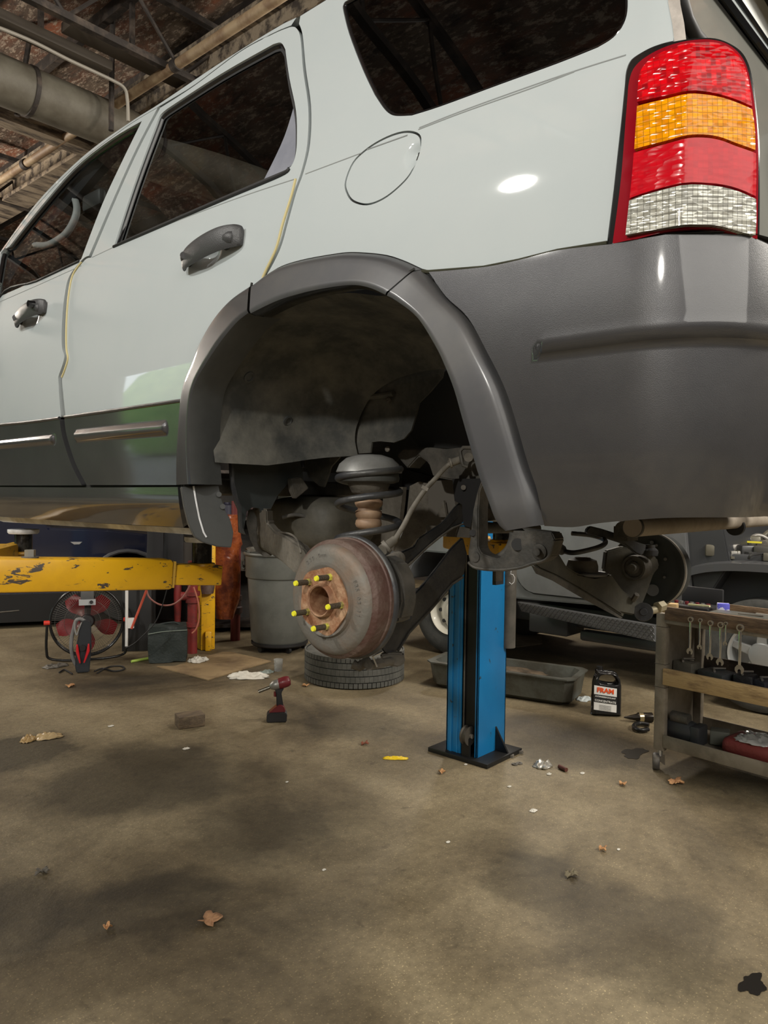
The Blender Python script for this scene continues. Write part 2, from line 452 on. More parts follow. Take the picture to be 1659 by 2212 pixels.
# roof rail strip between door tops and the roof, both its faces
railv = LINE([(-4, 556), (76, 449), (165, 357), (270, 276), (346, 229), (420, 184), (517, 112), (590, 72), (630, 55)])
railo = resample(LINE([(-8, 556), (0, 545), (80, 437), (179, 338), (278, 266), (346, 223), (477, 135), (597, 60), (640, 38)]), 40)
railv = resample(railv, 40)
mb = MB(); vs = []
for a, b in zip(railv, railo):
    vs += [S0(a.x, a.y)+V((.02, 0, 0)), S0(a.x, a.y)+V((-.001, 0, 0)), S0(b.x, b.y), S0(b.x, b.y)+V((.05, 0, .012))]
mb.add(vs, [(i*4+j, i*4+j+1, i*4+j+5, i*4+j+4) for i in range(39) for j in range(3)])
mb.build('roof_rail', M['white'], suv, 50)
# lower cladding on the doors
rA, rB = uv(168, 940), uv(362, 930)
ff = body(-.004, disp=lambda u, z: rib(u, z, rB.x+.004, rA.x-.004, rA.y-.010, rB.y+.012, .012, .014))
sheet('door_cladding', UVS([(143, 903), (398, 867)], [(398, 867), (393, 921), (388, 990), (385, 1049)], [(385, 1049), (190, 1049)], [(190, 1049), (166, 1003), (146, 941), (141, 905)]), [], ff, M['clad'], rd, .008, .016, gap=.002)
rC = uv(118, 940)
ff = body(-.004, disp=lambda u, z: rib(u, z, rC.x+.004, 3.1, rA.y-.012, rB.y+.008, .012, .014))
sheet('door_cladding', UVS([(0, 920), (132, 905)], [(132, 905), (137, 941), (157, 1003), (180, 1049)], [(180, 1049), (0, 1050)], [(0, 1050), ('u', UF+.03, uv(0, 1050).y)], [('u', UF+.03, uv(0, 1050).y), ('u', UF+.03, a0-.004), (0, 920)]), [], ff, M['clad'], fdoor, .010, .016, gap=.002)
# bright bead along the cladding tops
M['bead'] = M['white']
for nm, pts, pr in (('cladding_bead', [(143, 901), (230, 889), (300, 879), (398, 865)], rd), ('cladding_bead', [('u', UF, a0-.001), (0, 918), (70, 911), (131, 903)], fdoor)):
    bead(nm, [body(-.004)(p.x, p.y) for p in LINE(pts)], .0052, M['clad'], pr)
# dark gap fillers behind the seams
for pts in (SEAM_B+SEAM_B2[1:], RD_REAR[2:], [(141, 902), (137, 941), (160, 1003), (185, 1049)], BSEAM, [(-60, 1050), (100, 1051), (260, 1051), (400, 1050)], [(398, 862), (395, 905), (390, 960), (386, 1050)]):
    strip('seam_seal', LINE(pts), body(.012), .035, M['seam'], suv)
yl = LINE([(638, 388), (629, 425), (611, 482), (596, 538), (574, 585), (567, 601)]); bead('door_edge_sealer', [body(-.001)(p.x-.002, p.y) for p in yl], .0034, M['yelseal'], suv)
yl = LINE([(176, 567), (158, 594), (149, 636), (144, 700), (144, 752), (147, 775), (140, 800), (134, 815)]); bead('door_edge_sealer', [body(-.001)(p.x-.001, p.y) for p in yl], .0034, M['yelseal'], suv)
# belt crease lines, fine beads with the crease shade put into their colour
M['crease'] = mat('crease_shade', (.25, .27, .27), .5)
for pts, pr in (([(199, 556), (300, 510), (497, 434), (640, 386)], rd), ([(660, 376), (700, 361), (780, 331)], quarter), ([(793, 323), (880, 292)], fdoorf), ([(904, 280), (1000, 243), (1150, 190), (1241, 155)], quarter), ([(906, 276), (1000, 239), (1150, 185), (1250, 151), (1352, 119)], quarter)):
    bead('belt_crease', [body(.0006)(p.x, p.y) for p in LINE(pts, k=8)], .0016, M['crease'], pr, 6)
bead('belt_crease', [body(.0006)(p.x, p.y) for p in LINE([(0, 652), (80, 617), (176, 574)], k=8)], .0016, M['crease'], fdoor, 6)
# windows
def pane(name, outline, fn, mt, parent, seal=.009, step=.05, sm_=M['gblack']):
    p = sheet(name, outline, [], fn, mt, parent, step, 0)
    mb = MB(); mb.tube([fn(q.x, q.y)+(fn(q.x, q.y)-V((XM, fn(q.x, q.y).y, H+.6))).normalized()*.0 for q in outline], seal, 8, closed=True)
    mb.build('window_seal', sm_, parent); return p
pane('window_pane', wR, body(.014), M['tint'], rd)
strip('window_frame', wR+wR[:1], body(.012), .03, M['black'], rd)
pane('window_pane', wF, body(.014), M['glass'], fdoor)
pane('window_pane', qw, body(.006), M['tint2'], quarter, .005)
# the rear door's fixed vent panel at the back edge of its window
sheet('vent_panel', UVS([(636, 190), (606, 290), (560, 387)], [(560, 387), (606, 372), (628, 355), (636, 330)], [(636, 330), (639, 260), (636, 190)]), [], body(.0125), mat('slate_vent_panel', (.16, .17, .21), .55, c2=(.20, .21, .25), mscale=9), rd, .02, 0)
# belt mouldings
for pts, pr in (([(246, 533), (360, 484), (497, 425), (606, 379), (626, 364)], rd), ([('u', 3.0, .435), (0, 643), (80, 607), (172, 564)], fdoor)):
    bead('belt_moulding', [body(-.001)(p.x, p.y) for p in LINE(pts)], .0045, M['black'], pr)
# inner faces seen through the front window: A pillar and door frame
inn = LINE([(262, 312), (199, 382), (159, 430), (80, 517), (28, 597), (10, 640), (-30, 760)], body(.05)); out = LINE([(306, 262), (239, 302), (159, 366), (80, 457), (20, 533), (0, 557), ('u', 3.05, .43)], body(.02))
inn, out = resample(inn, 24), resample(out, 24)
mb = MB(); vs = []
for a, b in zip(inn, out): vs += [body(.05)(a.x, a.y), body(.02)(b.x, b.y), body(.02)(b.x, b.y)+V((.03, 0, .0)), body(.05)(a.x, a.y)+V((.03, 0, .0))]
mb.add(vs, [(i*4+j, i*4+(j+1) % 4, i*4+(j+1) % 4+4, i*4+j+4) for i in range(23) for j in range(4)])
mb.build('pillar_trim', mat('navy_black_trim', (.008, .009, .014), .6), suv)
# far side body: the same outline mirrored, with its window openings
def mir(fn): return lambda u, z: (lambda p: V((2*XM-p.x, p.y, p.z)))(fn(u, z))
z_s = -.09
far = loop(*[[V(p) for p in s] for s in ([(.5, rz(.5)), (.9, ZR), (1.5, ZR)]+[tuple(p) for p in rfl if p.x > 1.6][::3]+[tuple(p) for p in rwh][::4], [tuple(rwh[-1]), (3.3, .02)], [(3.3, .02), (3.28, z_s)], [(3.28, z_s), (1.68, z_s)], [(1.68, z_s), (1.66, .05), (1.56, .30), (1.35, .42), (1.15, .44), (.95, .40), (.80, .28), (.72, .08), (.70, -.05)], [(.70, -.05), (.5, -.03)], [(.5, -.03), (.5, .5), (.5, rz(.5))])], k=3)
sheet('far_side_panel', far, [wR, wF, qw], mir(S0), M['white'], suv, .03, .02, inn=-1)
for w_, t_ in ((wR, 'tint'), (qw, 'tint2'), (wF, 'glass')): sheet('window_pane', w_, [], mir(body(.012)), M[t_], suv, .06, 0, inn=-1)
# ------------------------------------------------------------------ flares, rocker, bumper
def flare(name, outer, inner, mt, lipm, parent, oin=-.028, lip=.085, n=40, crown=.016, front=0, gr=0):
    fi = body(oin)
    A = resample([V(S0(p.x, p.y)) for p in LINE(outer)], n); B = resample([V(fi(p.x, p.y)) for p in LINE(inner, fi)], n)
    m = 12; vs = []; cx = V((0, 1.17, H+.0))
    for a, b in zip(A, B):
        for j in range(m+1):
            t = j/m; s = min(1, t/.16)**.6*(1-.35*max(0, (t-.3)/.7))*(1 if t < .93 else 1-(t-.93)*6)
            g = .010*math.exp(-((t-gr)/.06)**2) if gr else 0
            q = a.lerp(b, t); vs.append(q+V((-crown*max(s, 0)+g, 0, 0)))
    mb = MB(); w_ = m+1
    mb.add(vs, [(i*w_+j, i*w_+j+1, (i+1)*w_+j+1, (i+1)*w_+j) for i in range(n-1) for j in range(m)])
    o = mb.build(name, mt, parent, 60)
    vs = []
    for k, (a, b) in enumerate(zip(A, B)):
        e = vs_end = a.lerp(b, 1)+V((-crown*.377, 0, 0))
        c = V((b.x, 1.17, H)); d = (V((0, b.y, b.z))-V((0, c.y, c.z))).normalized()
        vs += [e, b+V((.012, 0, 0))-d*.004, b+V((lip*.5, 0, 0)), b+V((lip, 0, 0))+d*.006]
    mb = MB(); mb.add(vs, [(i*4+j, i*4+j+1, (i+1)*4+j+1, (i+1)*4+j) for i in range(n-1) for j in range(3)])
    mb.build('flare_lip', lipm, o, 60)
    return o
IN_F = [(541, 677), (515, 698), (481, 739), (447, 790), (426, 828), (416, 869), (412, 938), (414, 1007), (417, 1046)]
OUT_F = [(551, 614), (508, 643), (474, 680), (443, 732), (423, 783), (407, 821), (398, 862), (393, 921), (388, 990), (387, 1048)]
flare('wheel_arch_flare', OUT_F, IN_F, M['clad'], M['linerd'], suv, lip=.095)
OUT_T = [(556, 612), (600, 580), (650, 563), (720, 550), (763, 546), (827, 551), (869, 563), (911, 582)]
IN_T = [(546, 678), (600, 652), (650, 636), (700, 625), (760, 617), (800, 622), (837, 638)]
flare('wheel_arch_flare', OUT_T, IN_T, M['cladm'], M['gblack'], suv, lip=.06)
OUT_R = [(914, 583), (965, 640), (1011, 686), (1053, 762), (1087, 830), (1112, 902), (1140, 1000), (1160, 1060), (1176, 1134)]
IN_R = [(840, 640), (859, 650), (905, 686), (943, 745), (964, 788), (985, 842), (1002, 902), (1019, 961), (1040, 1032), (1061, 1087), (1078, 1129), (1096, 1147)]
flare('wheel_arch_flare', OUT_R, IN_R, M['cladm'], M['linerd'], suv, lip=.05)
# dark joint lines
bead('flare_joint', [body(-.012)(*uv(*p)) for p in ((553, 613), (547, 640), (542, 676))]+[], .003, M['seam'], suv, 6)
bead('flare_joint', [body(-.018)(*uv(*p)) for p in ((908, 586), (880, 603), (840, 637))], .003, M['seam'], suv, 6)
# bumper
BF = [(928, 588), (965, 642), (1013, 688), (1055, 764), (1089, 832), (1114, 904), (1142, 1002), (1162, 1062), (1178, 1137)]
BB = [(1178, 1137), (1240, 1140), (1300, 1131), (1390, 1123), (1500, 1119), (1655, 1116)]
ub = uv(1655, 1116, SB); ut = uv(1325, 528, SB)
gc = uv(1160, 757, SB)
def groove(u, z):
    r = rib(u, z, -3, gc.x-.012, gc.y-.006, gc.y+.006, .012, .012)
    r += .010*math.exp(-((z-(gc.y+.004))/.006)**2) * (1 if u < gc.x-.01 else 0)
    return r*1.
fb = body(-.004, BZ, BD, disp=groove)
bo = loop(*[[uv(p[0], p[1], SB) for p in s] for s in (BF, BB)], [ub, V((.0, ub.y)), V((-.5, ub.y)), V((-1.1, ub.y))], [V((-1.1, ub.y)), V((-1.1, ut.y))], [V((-1.1, ut.y)), V((.0, ut.y)), ut], [ut]+[uv(p[0], p[1], SB) for p in [(1318, 528)]+BSEAM[1:-1]+[(928, 588)]], k=4)
bumper = sheet('rear_bumper', bo, [], fb, M['clad'], suv, .014, .03, gap=.001)
bead('bumper_seam_grime', [body(-.003)(*uv(p[0], p[1]+2)) for p in BSEAM+[(914, 585)]], .0035, mat('mossy_grime', (.03, .03, .015), .9), suv, 6)
# top ledge of the bumper under the lamps and the gate
mb = MB(); vs = []
us = [.75, .65, .55, .48, .42, .36, .30, .25, .2, .1, 0, -.2, -.5, -.9, -1.1]
for u in us: vs += [fb(u, ut.y), body(.10)(u, ut.y)+V((0, 0, .0))]
mb.add(vs, [(2*i, 2*i+1, 2*i+3, 2*i+2) for i in range(len(us)-1)]); mb.build('bumper_step', M['cladm'], bumper)
# rocker, pinch weld strip, flap
rk = [(0, 1052), (200, 1053), (388, 1052)]
zr0 = uv(0, 1052); zr1 = uv(0, 1115)
rocker = sheet('rocker_panel', UVS([('u', 3.3, zr0.y)]+rk, [(388, 1052), (392, 1095), (400, 1139)], [(400, 1139), (137, 1125), (0, 1115), ('u', 3.3, zr1.y+.004)], [('u', 3.3, zr1.y+.004), ('u', 3.3, zr0.y)]), [], body(-.006), M['clad'], suv, .014, .03)
up = uv(0, 1115, body(.02)); pw = resample([V((q.x, q.y)) for q in [uv(412, 1141, body(.02)), uv(240, 1132, body(.02)), uv(0, 1116, body(.02)), V((3.3, up.y))]], 20); pl = resample([V((q.x, q.y)) for q in [uv(414, 1155, body(.02)), uv(240, 1142, body(.02)), uv(0, 1127, body(.02)), V((3.3, up.y-.018))]], 20)
mb = MB(); vs = []
for a, b in zip(pw, pl): vs += [body(.02)(a.x, a.y), body(.02)(b.x, b.y), body(.024)(b.x, b.y), body(.024)(a.x, a.y)]
mb.add(vs, [(i*4+j, i*4+(j+1) % 4, i*4+(j+1) % 4+4, i*4+j+4) for i in range(19) for j in range(4)]+[(0, 1, 2, 3)])
mb.build('pinch_weld', M['galv'], suv)
def plate(name, px, surf, th, mt, parent, ang=30, bev=.0, k=0):
    pts = [surf(*p) for p in px] if not k else [surf(p[0], p[1]) for p in closed([V(p) for p in px], k)]
    return MB().prism(pts, th, bev).build(name, mt, parent, ang)
def PX(x): return lambda a, b: onX(a, b, x)
def PY(y): return lambda a, b: onY(a, b, y)
def PT(t0, t1=None, x0=0, x1=1):
    return lambda a, b: onT(a, b, t0 if t1 is None else t0+(t1-t0)*(a-x0)/(x1-x0))
Pn = V((.35, 1, 0)).normalized(); P0 = V((1.10, 1.69, H))
plate('rocker_end_flap', [(392, 1052), (430, 1049), (472, 1046), (478, 1075), (488, 1105), (497, 1120), (505, 1150), (500, 1183), (470, 1181), (440, 1172), (421, 1160), (408, 1132), (399, 1095)], lambda a, b: onP(a, b, P0, Pn), (.002, .012, 0), M['linerd'], suv, bev=.002)
bead('flap_edge', [onP(a, b, P0-Pn*.002, Pn) for a, b in ((418, 1050), (424, 1085), (431, 1120), (440, 1150), (446, 1160))], .0025, M['galv'], suv, 6)
for a, b in ((473, 1068), (481, 1094)): MB().cyl(onP(a, b, P0-Pn*.008, Pn), onP(a, b, P0+Pn*.01, Pn), .007).build('clip', M['linerd'], suv)
plate('bracket_strip', [(500, 992), (505, 1000), (506, 1040), (514, 1075), (522, 1095), (524, 1140), (531, 1155), (519, 1150), (519, 1105), (510, 1085), (502, 1050)], PY(1.66), (0, .01, 0), M['susp'], suv)

# ------------------------------------------------------------------ door handles
def handle(pc, sc_, par, lock=False):
    c = uv(*pc); B = body(-.0)
    def P(du, dz, o): q = B(c.x+du*sc_, c.y+dz*sc_); return q+V((-o*sc_, 0, 0))
    # du along the car (forward is +), a tapering grip lifted off the skin between two feet
    pts = [P(.098, -.018, .010), P(.086, -.014, .020), P(.05, -.008, .026), P(.0, -.001, .028), P(-.05, .004, .025), P(-.088, .005, .016), P(-.106, .004, .006)]
    s = spl(pts, 6); n = len(s); mb = MB(); rings = []
    for i, p in enumerate(s):
        t = i/(n-1); w = (.0155+.0085*math.sin(PI*min(1, t))**.6+.004*t)*sc_; h = .0065*sc_
        rings.append([p+V((-h*math.cos(a), 0, w*math.sin(a))) for a in [2*PI*k/14 for k in range(14)]])
    vs = [q for r in rings for q in r]; fs = [(i*14+k, i*14+(k+1) % 14, (i+1)*14+(k+1) % 14, (i+1)*14+k) for i in range(n-1) for k in range(14)]
    fs += [tuple(range(14)), tuple(range((n-1)*14, n*14))]
    mb.add(vs, fs); o = mb.build('door_handle', M['plastic'], par, 60)
    m2 = MB(); s2 = spl([P(-.045, .002, -.006), P(-.055, .003, .008), P(-.075, .002, .012), P(-.090, .0, .008)], 5)
    m2.tube(s2, [.012*sc_, .016*sc_]+[.017*sc_]*(len(s2)-4)+[.014*sc_, .008*sc_], 12); m2.build('handle_foot', M['plastic'], o, 60)
    m2 = MB(); s2 = spl([P(.092, -.013, -.004), P(.088, -.012, .014), P(.075, -.006, .026)], 5); m2.tube(s2, .011*sc_, 12); m2.build('handle_foot', M['plastic'], o, 60)
    if lock: MB().cyl(P(-.068, .012, .02), P(-.068, .012, .045), .012*sc_, .010*sc_).build('lock_cylinder', M['gblack'], o)
handle((463, 537), 1.14, rd); handle((72, 677), 1.1, fdoor, True)
# ------------------------------------------------------------------ tail lamp
def lensmat(name, c, c2, bump=.5, metal=0., mort=.45):
    m = mat(name, c, .2, coat=.28, coatr=.02, spec=.3); nt = m.node_tree; N = nt.nodes; L = nt.links; p = N['Principled BSDF']
    tc = N.new('ShaderNodeTexCoord'); mp = N.new('ShaderNodeMapping'); L.new(tc.outputs['Object'], mp.inputs[0])
    sp_ = N.new('ShaderNodeSeparateXYZ'); ad = N.new('ShaderNodeMath'); ad.operation = 'SUBTRACT'; cb = N.new('ShaderNodeCombineXYZ')
    L.new(mp.outputs[0], sp_.inputs[0]); L.new(sp_.outputs[0], ad.inputs[0]); L.new(sp_.outputs[1], ad.inputs[1]); L.new(ad.outputs[0], cb.inputs[0]); L.new(sp_.outputs[2], cb.inputs[1])
    br = N.new('ShaderNodeTexBrick'); br.offset = 0; br.inputs['Scale'].default_value = 48; br.inputs['Mortar Size'].default_value = .035; br.inputs['Brick Width'].default_value = .5; br.inputs['Row Height'].default_value = .5
    br.inputs['Color1'].default_value = (*c, 1); br.inputs['Color2'].default_value = (*c2, 1); br.inputs['Mortar'].default_value = (*[q*mort for q in c], 1)
    L.new(cb.outputs[0], br.inputs['Vector']); L.new(br.outputs[0], p.inputs['Base Color'])
    v = N.new('ShaderNodeTexVoronoi'); v.inputs['Scale'].default_value = 55; mp2 = N.new('ShaderNodeMapping'); mp2.inputs['Scale'].default_value = (1, 1, 2.4); L.new(tc.outputs['Object'], mp2.inputs[0]); L.new(mp2.outputs[0], v.inputs['Vector'])
    b = N.new('ShaderNodeBump'); b.inputs['Strength'].default_value = bump; b.inputs['Distance'].default_value = .006
    L.new(v.outputs[0], b.inputs['Height']); L.new(b.outputs[0], p.inputs['Normal']); p.inputs['Metallic'].default_value = metal
    return m
M['lred'] = lensmat('red_lens', (.70, .0, .006), (.26, .0, .004), .55, mort=.7); M['lred2'] = lensmat('red_reflector_lens', (.52, .0, .008), (.42, .0, .008), .18, mort=.9)
M['lamb'] = lensmat('amber_lens', (.88, .34, .0), (.62, .20, .0), .5, mort=.5); M['lclr'] = lensmat('clear_lens', (.68, .68, .60), (.42, .42, .38), .8, .3, mort=.35)
LL = [(1325, 525), (1342, 380), (1354, 228), (1359, 175), (1373, 142), (1406, 116), (1452, 96), (1502, 86), (1540, 86), (1573, 96), (1599, 118), (1614, 147), (1624, 190), (1632, 240), (1637, 304), (1638, 380), (1637, 456), (1635, 514)]
G = lambda p: (.42, .5) if p[0] < 1450 else (.3, .5)
fl_ = body(-.004); fL = body(-.018)
def luv(pts, fn): return [uv(p[0], p[1], fn, V((.52-(p[0]-1313)/325*.34, (1078-p[1])*1.14/1600))) for p in pts]
def inn2(pts): return pts
base = loop(luv([(1314, 527)]+LAMP[1:]+[(1502, 83), (1545, 83), (1580, 96), (1605, 116), (1620, 147), (1629, 190)], fl_), luv([(1629, 190), (1640, 304), (1641, 380), (1641, 456), (1640, 520)], fl_), luv([(1640, 520), (1604, 513), (1508, 498), (1427, 507), (1314, 530)], fl_), k=4)
lamp = sheet('tail_light', base, [], fl_, M['gblack'], suv, .02, .03)
fr = body(-.010)
rim = loop(luv([(1323, 527), (1342, 380), (1354, 228), (1359, 175), (1373, 142), (1406, 116), (1452, 96), (1502, 86), (1540, 86), (1573, 96), (1599, 118), (1614, 147), (1624, 190)], fr), luv([(1624, 190), (1632, 240), (1637, 304), (1638, 380), (1637, 456), (1636, 516)], fr), luv([(1636, 516), (1604, 511), (1553, 497), (1508, 494), (1427, 503), (1376, 516), (1323, 527)], fr), k=4)
M['lrim'] = mat('dark_red_lens_border', (.24, .0, .008), .12, coat=.5, coatr=.02)
sheet('lens_border', rim, [], fr, M['lrim'], lamp, .02, .012)
def lens(name, segs, mt, g=.0):
    def bow(u, z): return -.006*math.exp(-((u-.405)/.02)**2)-.0
    f = body(-.018, disp=bow)
    return sheet(name, loop(*[luv(s, f) for s in segs], k=4), [], f, mt, lamp, .008, .010)
lens('red_lens', [[(1376, 220), (1452, 203), (1515, 196), (1553, 203), (1591, 215), (1625, 230)], [(1625, 230), (1620, 190), (1610, 147), (1595, 120), (1572, 101), (1540, 91), (1502, 92), (1452, 103), (1409, 124), (1384, 152), (1378, 185), (1376, 220)]], M['lred'])
lens('amber_lens', [[(1370, 322), (1452, 300), (1515, 290), (1553, 295), (1591, 309), (1632, 324)], [(1632, 324), (1631, 280), (1625, 236)], [(1625, 236), (1591, 221), (1553, 209), (1515, 203), (1452, 210), (1376, 229)], [(1376, 229), (1373, 275), (1370, 322)]], M['lamb'])
lens('red_lens', [[(1360, 428), (1427, 406), (1515, 394), (1578, 402), (1633, 424)], [(1633, 424), (1634, 380), (1633, 331)], [(1633, 331), (1591, 316), (1553, 302), (1515, 297), (1452, 307), (1369, 330)], [(1369, 330), (1365, 380), (1360, 428)]], M['lred2'])
lens('clear_lens', [[(1351, 508), (1376, 503), (1427, 494), (1508, 485), (1553, 488), (1604, 502), (1632, 508)], [(1632, 508), (1634, 470), (1633, 430)], [(1633, 430), (1578, 408), (1515, 399), (1427, 411), (1359, 433)], [(1359, 433), (1355, 470), (1351, 508)]], M['lclr'])
# ------------------------------------------------------------------ tail gate
gn = V((0, -1, .10)).normalized(); g0 = V((1.3, .43, H+.45)); GP = lambda a, b: onP(a, b, g0, gn)
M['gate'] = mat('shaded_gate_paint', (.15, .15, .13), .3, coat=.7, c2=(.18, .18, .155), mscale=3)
z0 = .40; gx = lambda q: V((q.x, q.y, q.z))
def GL(x, z): q = V((x, 0, H+z)); q.y = g0.y-( (q.z-g0.z)*gn.z)/gn.y; return q
a1, a2, a3 = GP(1467, -120), GP(1467, 0), GP(1510, 84); b1 = GP(1550, 0); b2 = GP(1659, 142)
dr = (b2-b1); bb = b2+dr*1.4; bt = b1-dr*.9
a4 = GL(a3.x+.01, .40)
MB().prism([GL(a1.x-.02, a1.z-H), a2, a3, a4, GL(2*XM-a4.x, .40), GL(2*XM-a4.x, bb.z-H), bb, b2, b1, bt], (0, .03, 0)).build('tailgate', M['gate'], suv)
MB().tube([GP(1475, -80), GP(1472, 0), GP(1482, 40), GP(1500, 75), GP(1515, 92)], .012, 10).build('gate_seal', M['black'], suv)
of = V((0, -.012, .0))
MB().tube([bt+of, b1+of, b2+of, bb+of], .007, 8).build('gate_trim_line', M['gblack'], suv)
c1_, c2_ = GP(1576, 0), GP(1659, 118); d_ = c2_-c1_
MB().tube([c1_-d_+of, c1_+of, c2_+of, c2_+d_*1.6+of], .006, 8).build('gate_trim_line', M['gblack'], suv)
mm = [(p+q)/2+of*.4 for p, q in ((b1-dr, c1_-d_), (b1, c1_), (b2, c2_), (b2+dr, c2_+d_))]
MB().tube(mm, .010, 8).build('gate_frame_edge', M['white'], suv)
MB().prism([c1_-d_, c1_, c2_, c2_+d_*1.6, V((2*XM-1.4, 0, 0))+V((0, (c2_+d_*1.6).y, (c2_+d_*1.6).z)), GL(2*XM-1.4, 1.17), GL(1.42, 1.17)], (0, .006, 0)).build('gate_window', mat('grey_gate_glass', (.80, .82, .78), .5), suv)
jb = [body(.0)(*uv(1455, 89)), body(0)(*uv(1450, 40)), body(0)(*uv(1448, 0)), body(0)(DP.x, DP.y+.1)]
# dirty jamb strip beside the lamp
mb = MB(); vs = []
for (x, y) in ((1457, 92), (1452, 50), (1444, 10), (1441, -20)):
    p = body(-.001)(*uv(x, y)); q = uv(x+26, y, body(-.001), V((.40, .65))); q = body(-.001)(q.x, q.y); vs += [p, q]
mb.add(vs, [(2*i, 2*i+1, 2*i+3, 2*i+2) for i in range(3)]); mb.build('pillar_jamb', mat('dusty_beige_jamb', (.50, .46, .42), .5, c2=(.36, .33, .3), mscale=20), quarter)
# ------------------------------------------------------------------ wheel well
W1 = [(479, 1000), (473, 950), (471, 910), (477, 851), (496, 792), (525, 741), (572, 700), (610, 680), (650, 664), (700, 652), (760, 644), (820, 650), (859, 655), (905, 688), (943, 747), (964, 790), (985, 844), (1002, 904), (1019, 963), (1040, 1034)]
arc = resample(spl([V((onX(a, b, 1.19).y, onX(a, b, 1.19).z)) for a, b in W1], 4), 60)
cc = V((1.17, H+.02))
prof = [(1.175, 1.02), (1.20, 1.0), (1.26, .995), (1.34, .985), (1.42, .97), (1.48, .94), (1.53, .89), (1.57, .82), (1.60, .76)]
def linerp(i, j):
    x, s = prof[j]; p = arc[i]; q = cc+(p-cc)*s; th = math.atan2(p.y-cc.y, p.x-cc.x)
    # pressed ribs and a step where the strut tower pushes in
    b = .012*math.exp(-((th-2.2)/.05)**2)*(1 if 2 < j < 9 else 0)+.010*math.exp(-((th-.75)/.06)**2)*(1 if 2 < j < 8 else 0)
    q = q-(p-cc).normalized()*b
    q = q+V((0, max(0, 1-i/9)*.05*max(0, min(1, (x-1.36)/.24))))
    return V((x, q.x, q.y))
mb = MB(); n = len(arc); m = len(prof)
mb.add([linerp(i, j) for i in range(n) for j in range(m)], [(i*m+j, i*m+j+1, (i+1)*m+j+1, (i+1)*m+j) for i in range(n-1) for j in range(m-1)])
liner = mb.build('wheel_arch_liner', M['liner'], suv, 70)
# inner face of the liner with its ragged lower edge
iw = [(600, 985), (640, 962), (652, 945), (655, 990), (666, 1030), (690, 1050), (700, 1052), (708, 1030), (715, 1008), (735, 986), (770, 980), (800, 978), (803, 955), (820, 953), (850, 956), (872, 948), (888, 930), (897, 900), (905, 870), (930, 845), (955, 815), (965, 760), (930, 715), (860, 675), (760, 660), (680, 670), (600, 710), (560, 770), (545, 850), (560, 940)]
plate('liner_inner_panel', iw, PX(1.615), (.006, 0, 0), M['liner'], liner)
cr = [onX(a, b, 1.605) for a, b in ((640, 925), (690, 905), (740, 880), (790, 860), (830, 854), (850, 850))]
bead('pressed_rib', spl(cr, 4), .008, M['liner'], liner)
for a, b, x in ((840, 864, 1.60), (725, 973, 1.60), (838, 970, 1.66)):
    q = onX(a, b, x); MB().lathe([(.0085, 0), (.0085, -.004), (.004, -.006), (.0, -.003)], q, V((1, 0, 0)), 16).build('liner_fastener', M['under2'], liner)
for a, b in ((510, 794), (602, 910)):
    r_ = ray(a, b)
    # fasteners on the front of the liner: find where the ray meets the barrel
    best = min(((proj(linerp(i, j))[0]-a)**2+(proj(linerp(i, j))[1]-b)**2, i, j) for i in range(n) for j in range(2, m-2)); q = linerp(best[1], best[2]); nv = (V((0, cc.x, cc.y))-V((0, q.y, q.z))).normalized()
    MB().lathe([(.016, 0), (.016, .004), (.011, .005), (.010, .002), (0, .003)], q, nv, 18).build('liner_plug', M['linerd'], liner)
bead('loose_cable', spl([onX(602, 900, 1.42), onX(612, 925, 1.45), onX(630, 955, 1.48), onX(650, 985, 1.5), onX(655, 1010, 1.5)], 4), .006, M['black'], suv)
# splash shield below the liner, dark inner body, floor pan
plate('splash_shield', [(498, 990), (560, 992), (600, 975), (640, 955), (650, 960), (655, 1040), (640, 1030), (628, 1038), (600, 1070), (585, 1100), (582, 1135), (575, 1120), (560, 1098), (545, 1096), (533, 1105), (526, 1150), (519, 1140), (517, 1095), (505, 1060), (500, 1030)], PY(1.70), (0, .01, 0), mat('dark_teal_shield', (.030, .036, .037), .55, c2=(.045, .05, .05), mscale=5), suv)
MB().box((1.95, 1.2, H+.42), (.02, 1.9, .92)).build('inner_body_wall', M['linerd'], suv)
for c_, s_ in (((1.80, .72, H+.30), (.34, .02, .50)), ((1.77, 1.78, H+.25), (.32, .02, .36))): MB().box(c_, s_).build('wheelhouse_bulkhead', M['linerd'], suv)
MB().box((2.02, 2.75, H+.015), (1.55, 1.95, .05), bev=.02).box((2.35, 1.1, H+.02), (.7, 1.6, .05), bev=.02).build('floor_pan', M['under'], suv)
plate('frame_rail', [(856, 985), (872, 968), (905, 970), (925, 966), (960, 970), (1000, 966), (1050, 968), (1060, 1036), (980, 1038), (935, 1030), (925, 1000), (905, 985), (880, 1012)], PX(1.72), (.06, 0, 0), M['under'], suv, bev=.004)
plate('rear_frame_panel', [(880, 930), (900, 880), (940, 830), (1010, 740), (1060, 960), (1050, 972), (960, 968), (905, 966)], PX(1.78), (.02, 0, 0), mat('dark_frame_panel', (.036, .036, .034), .7), suv)
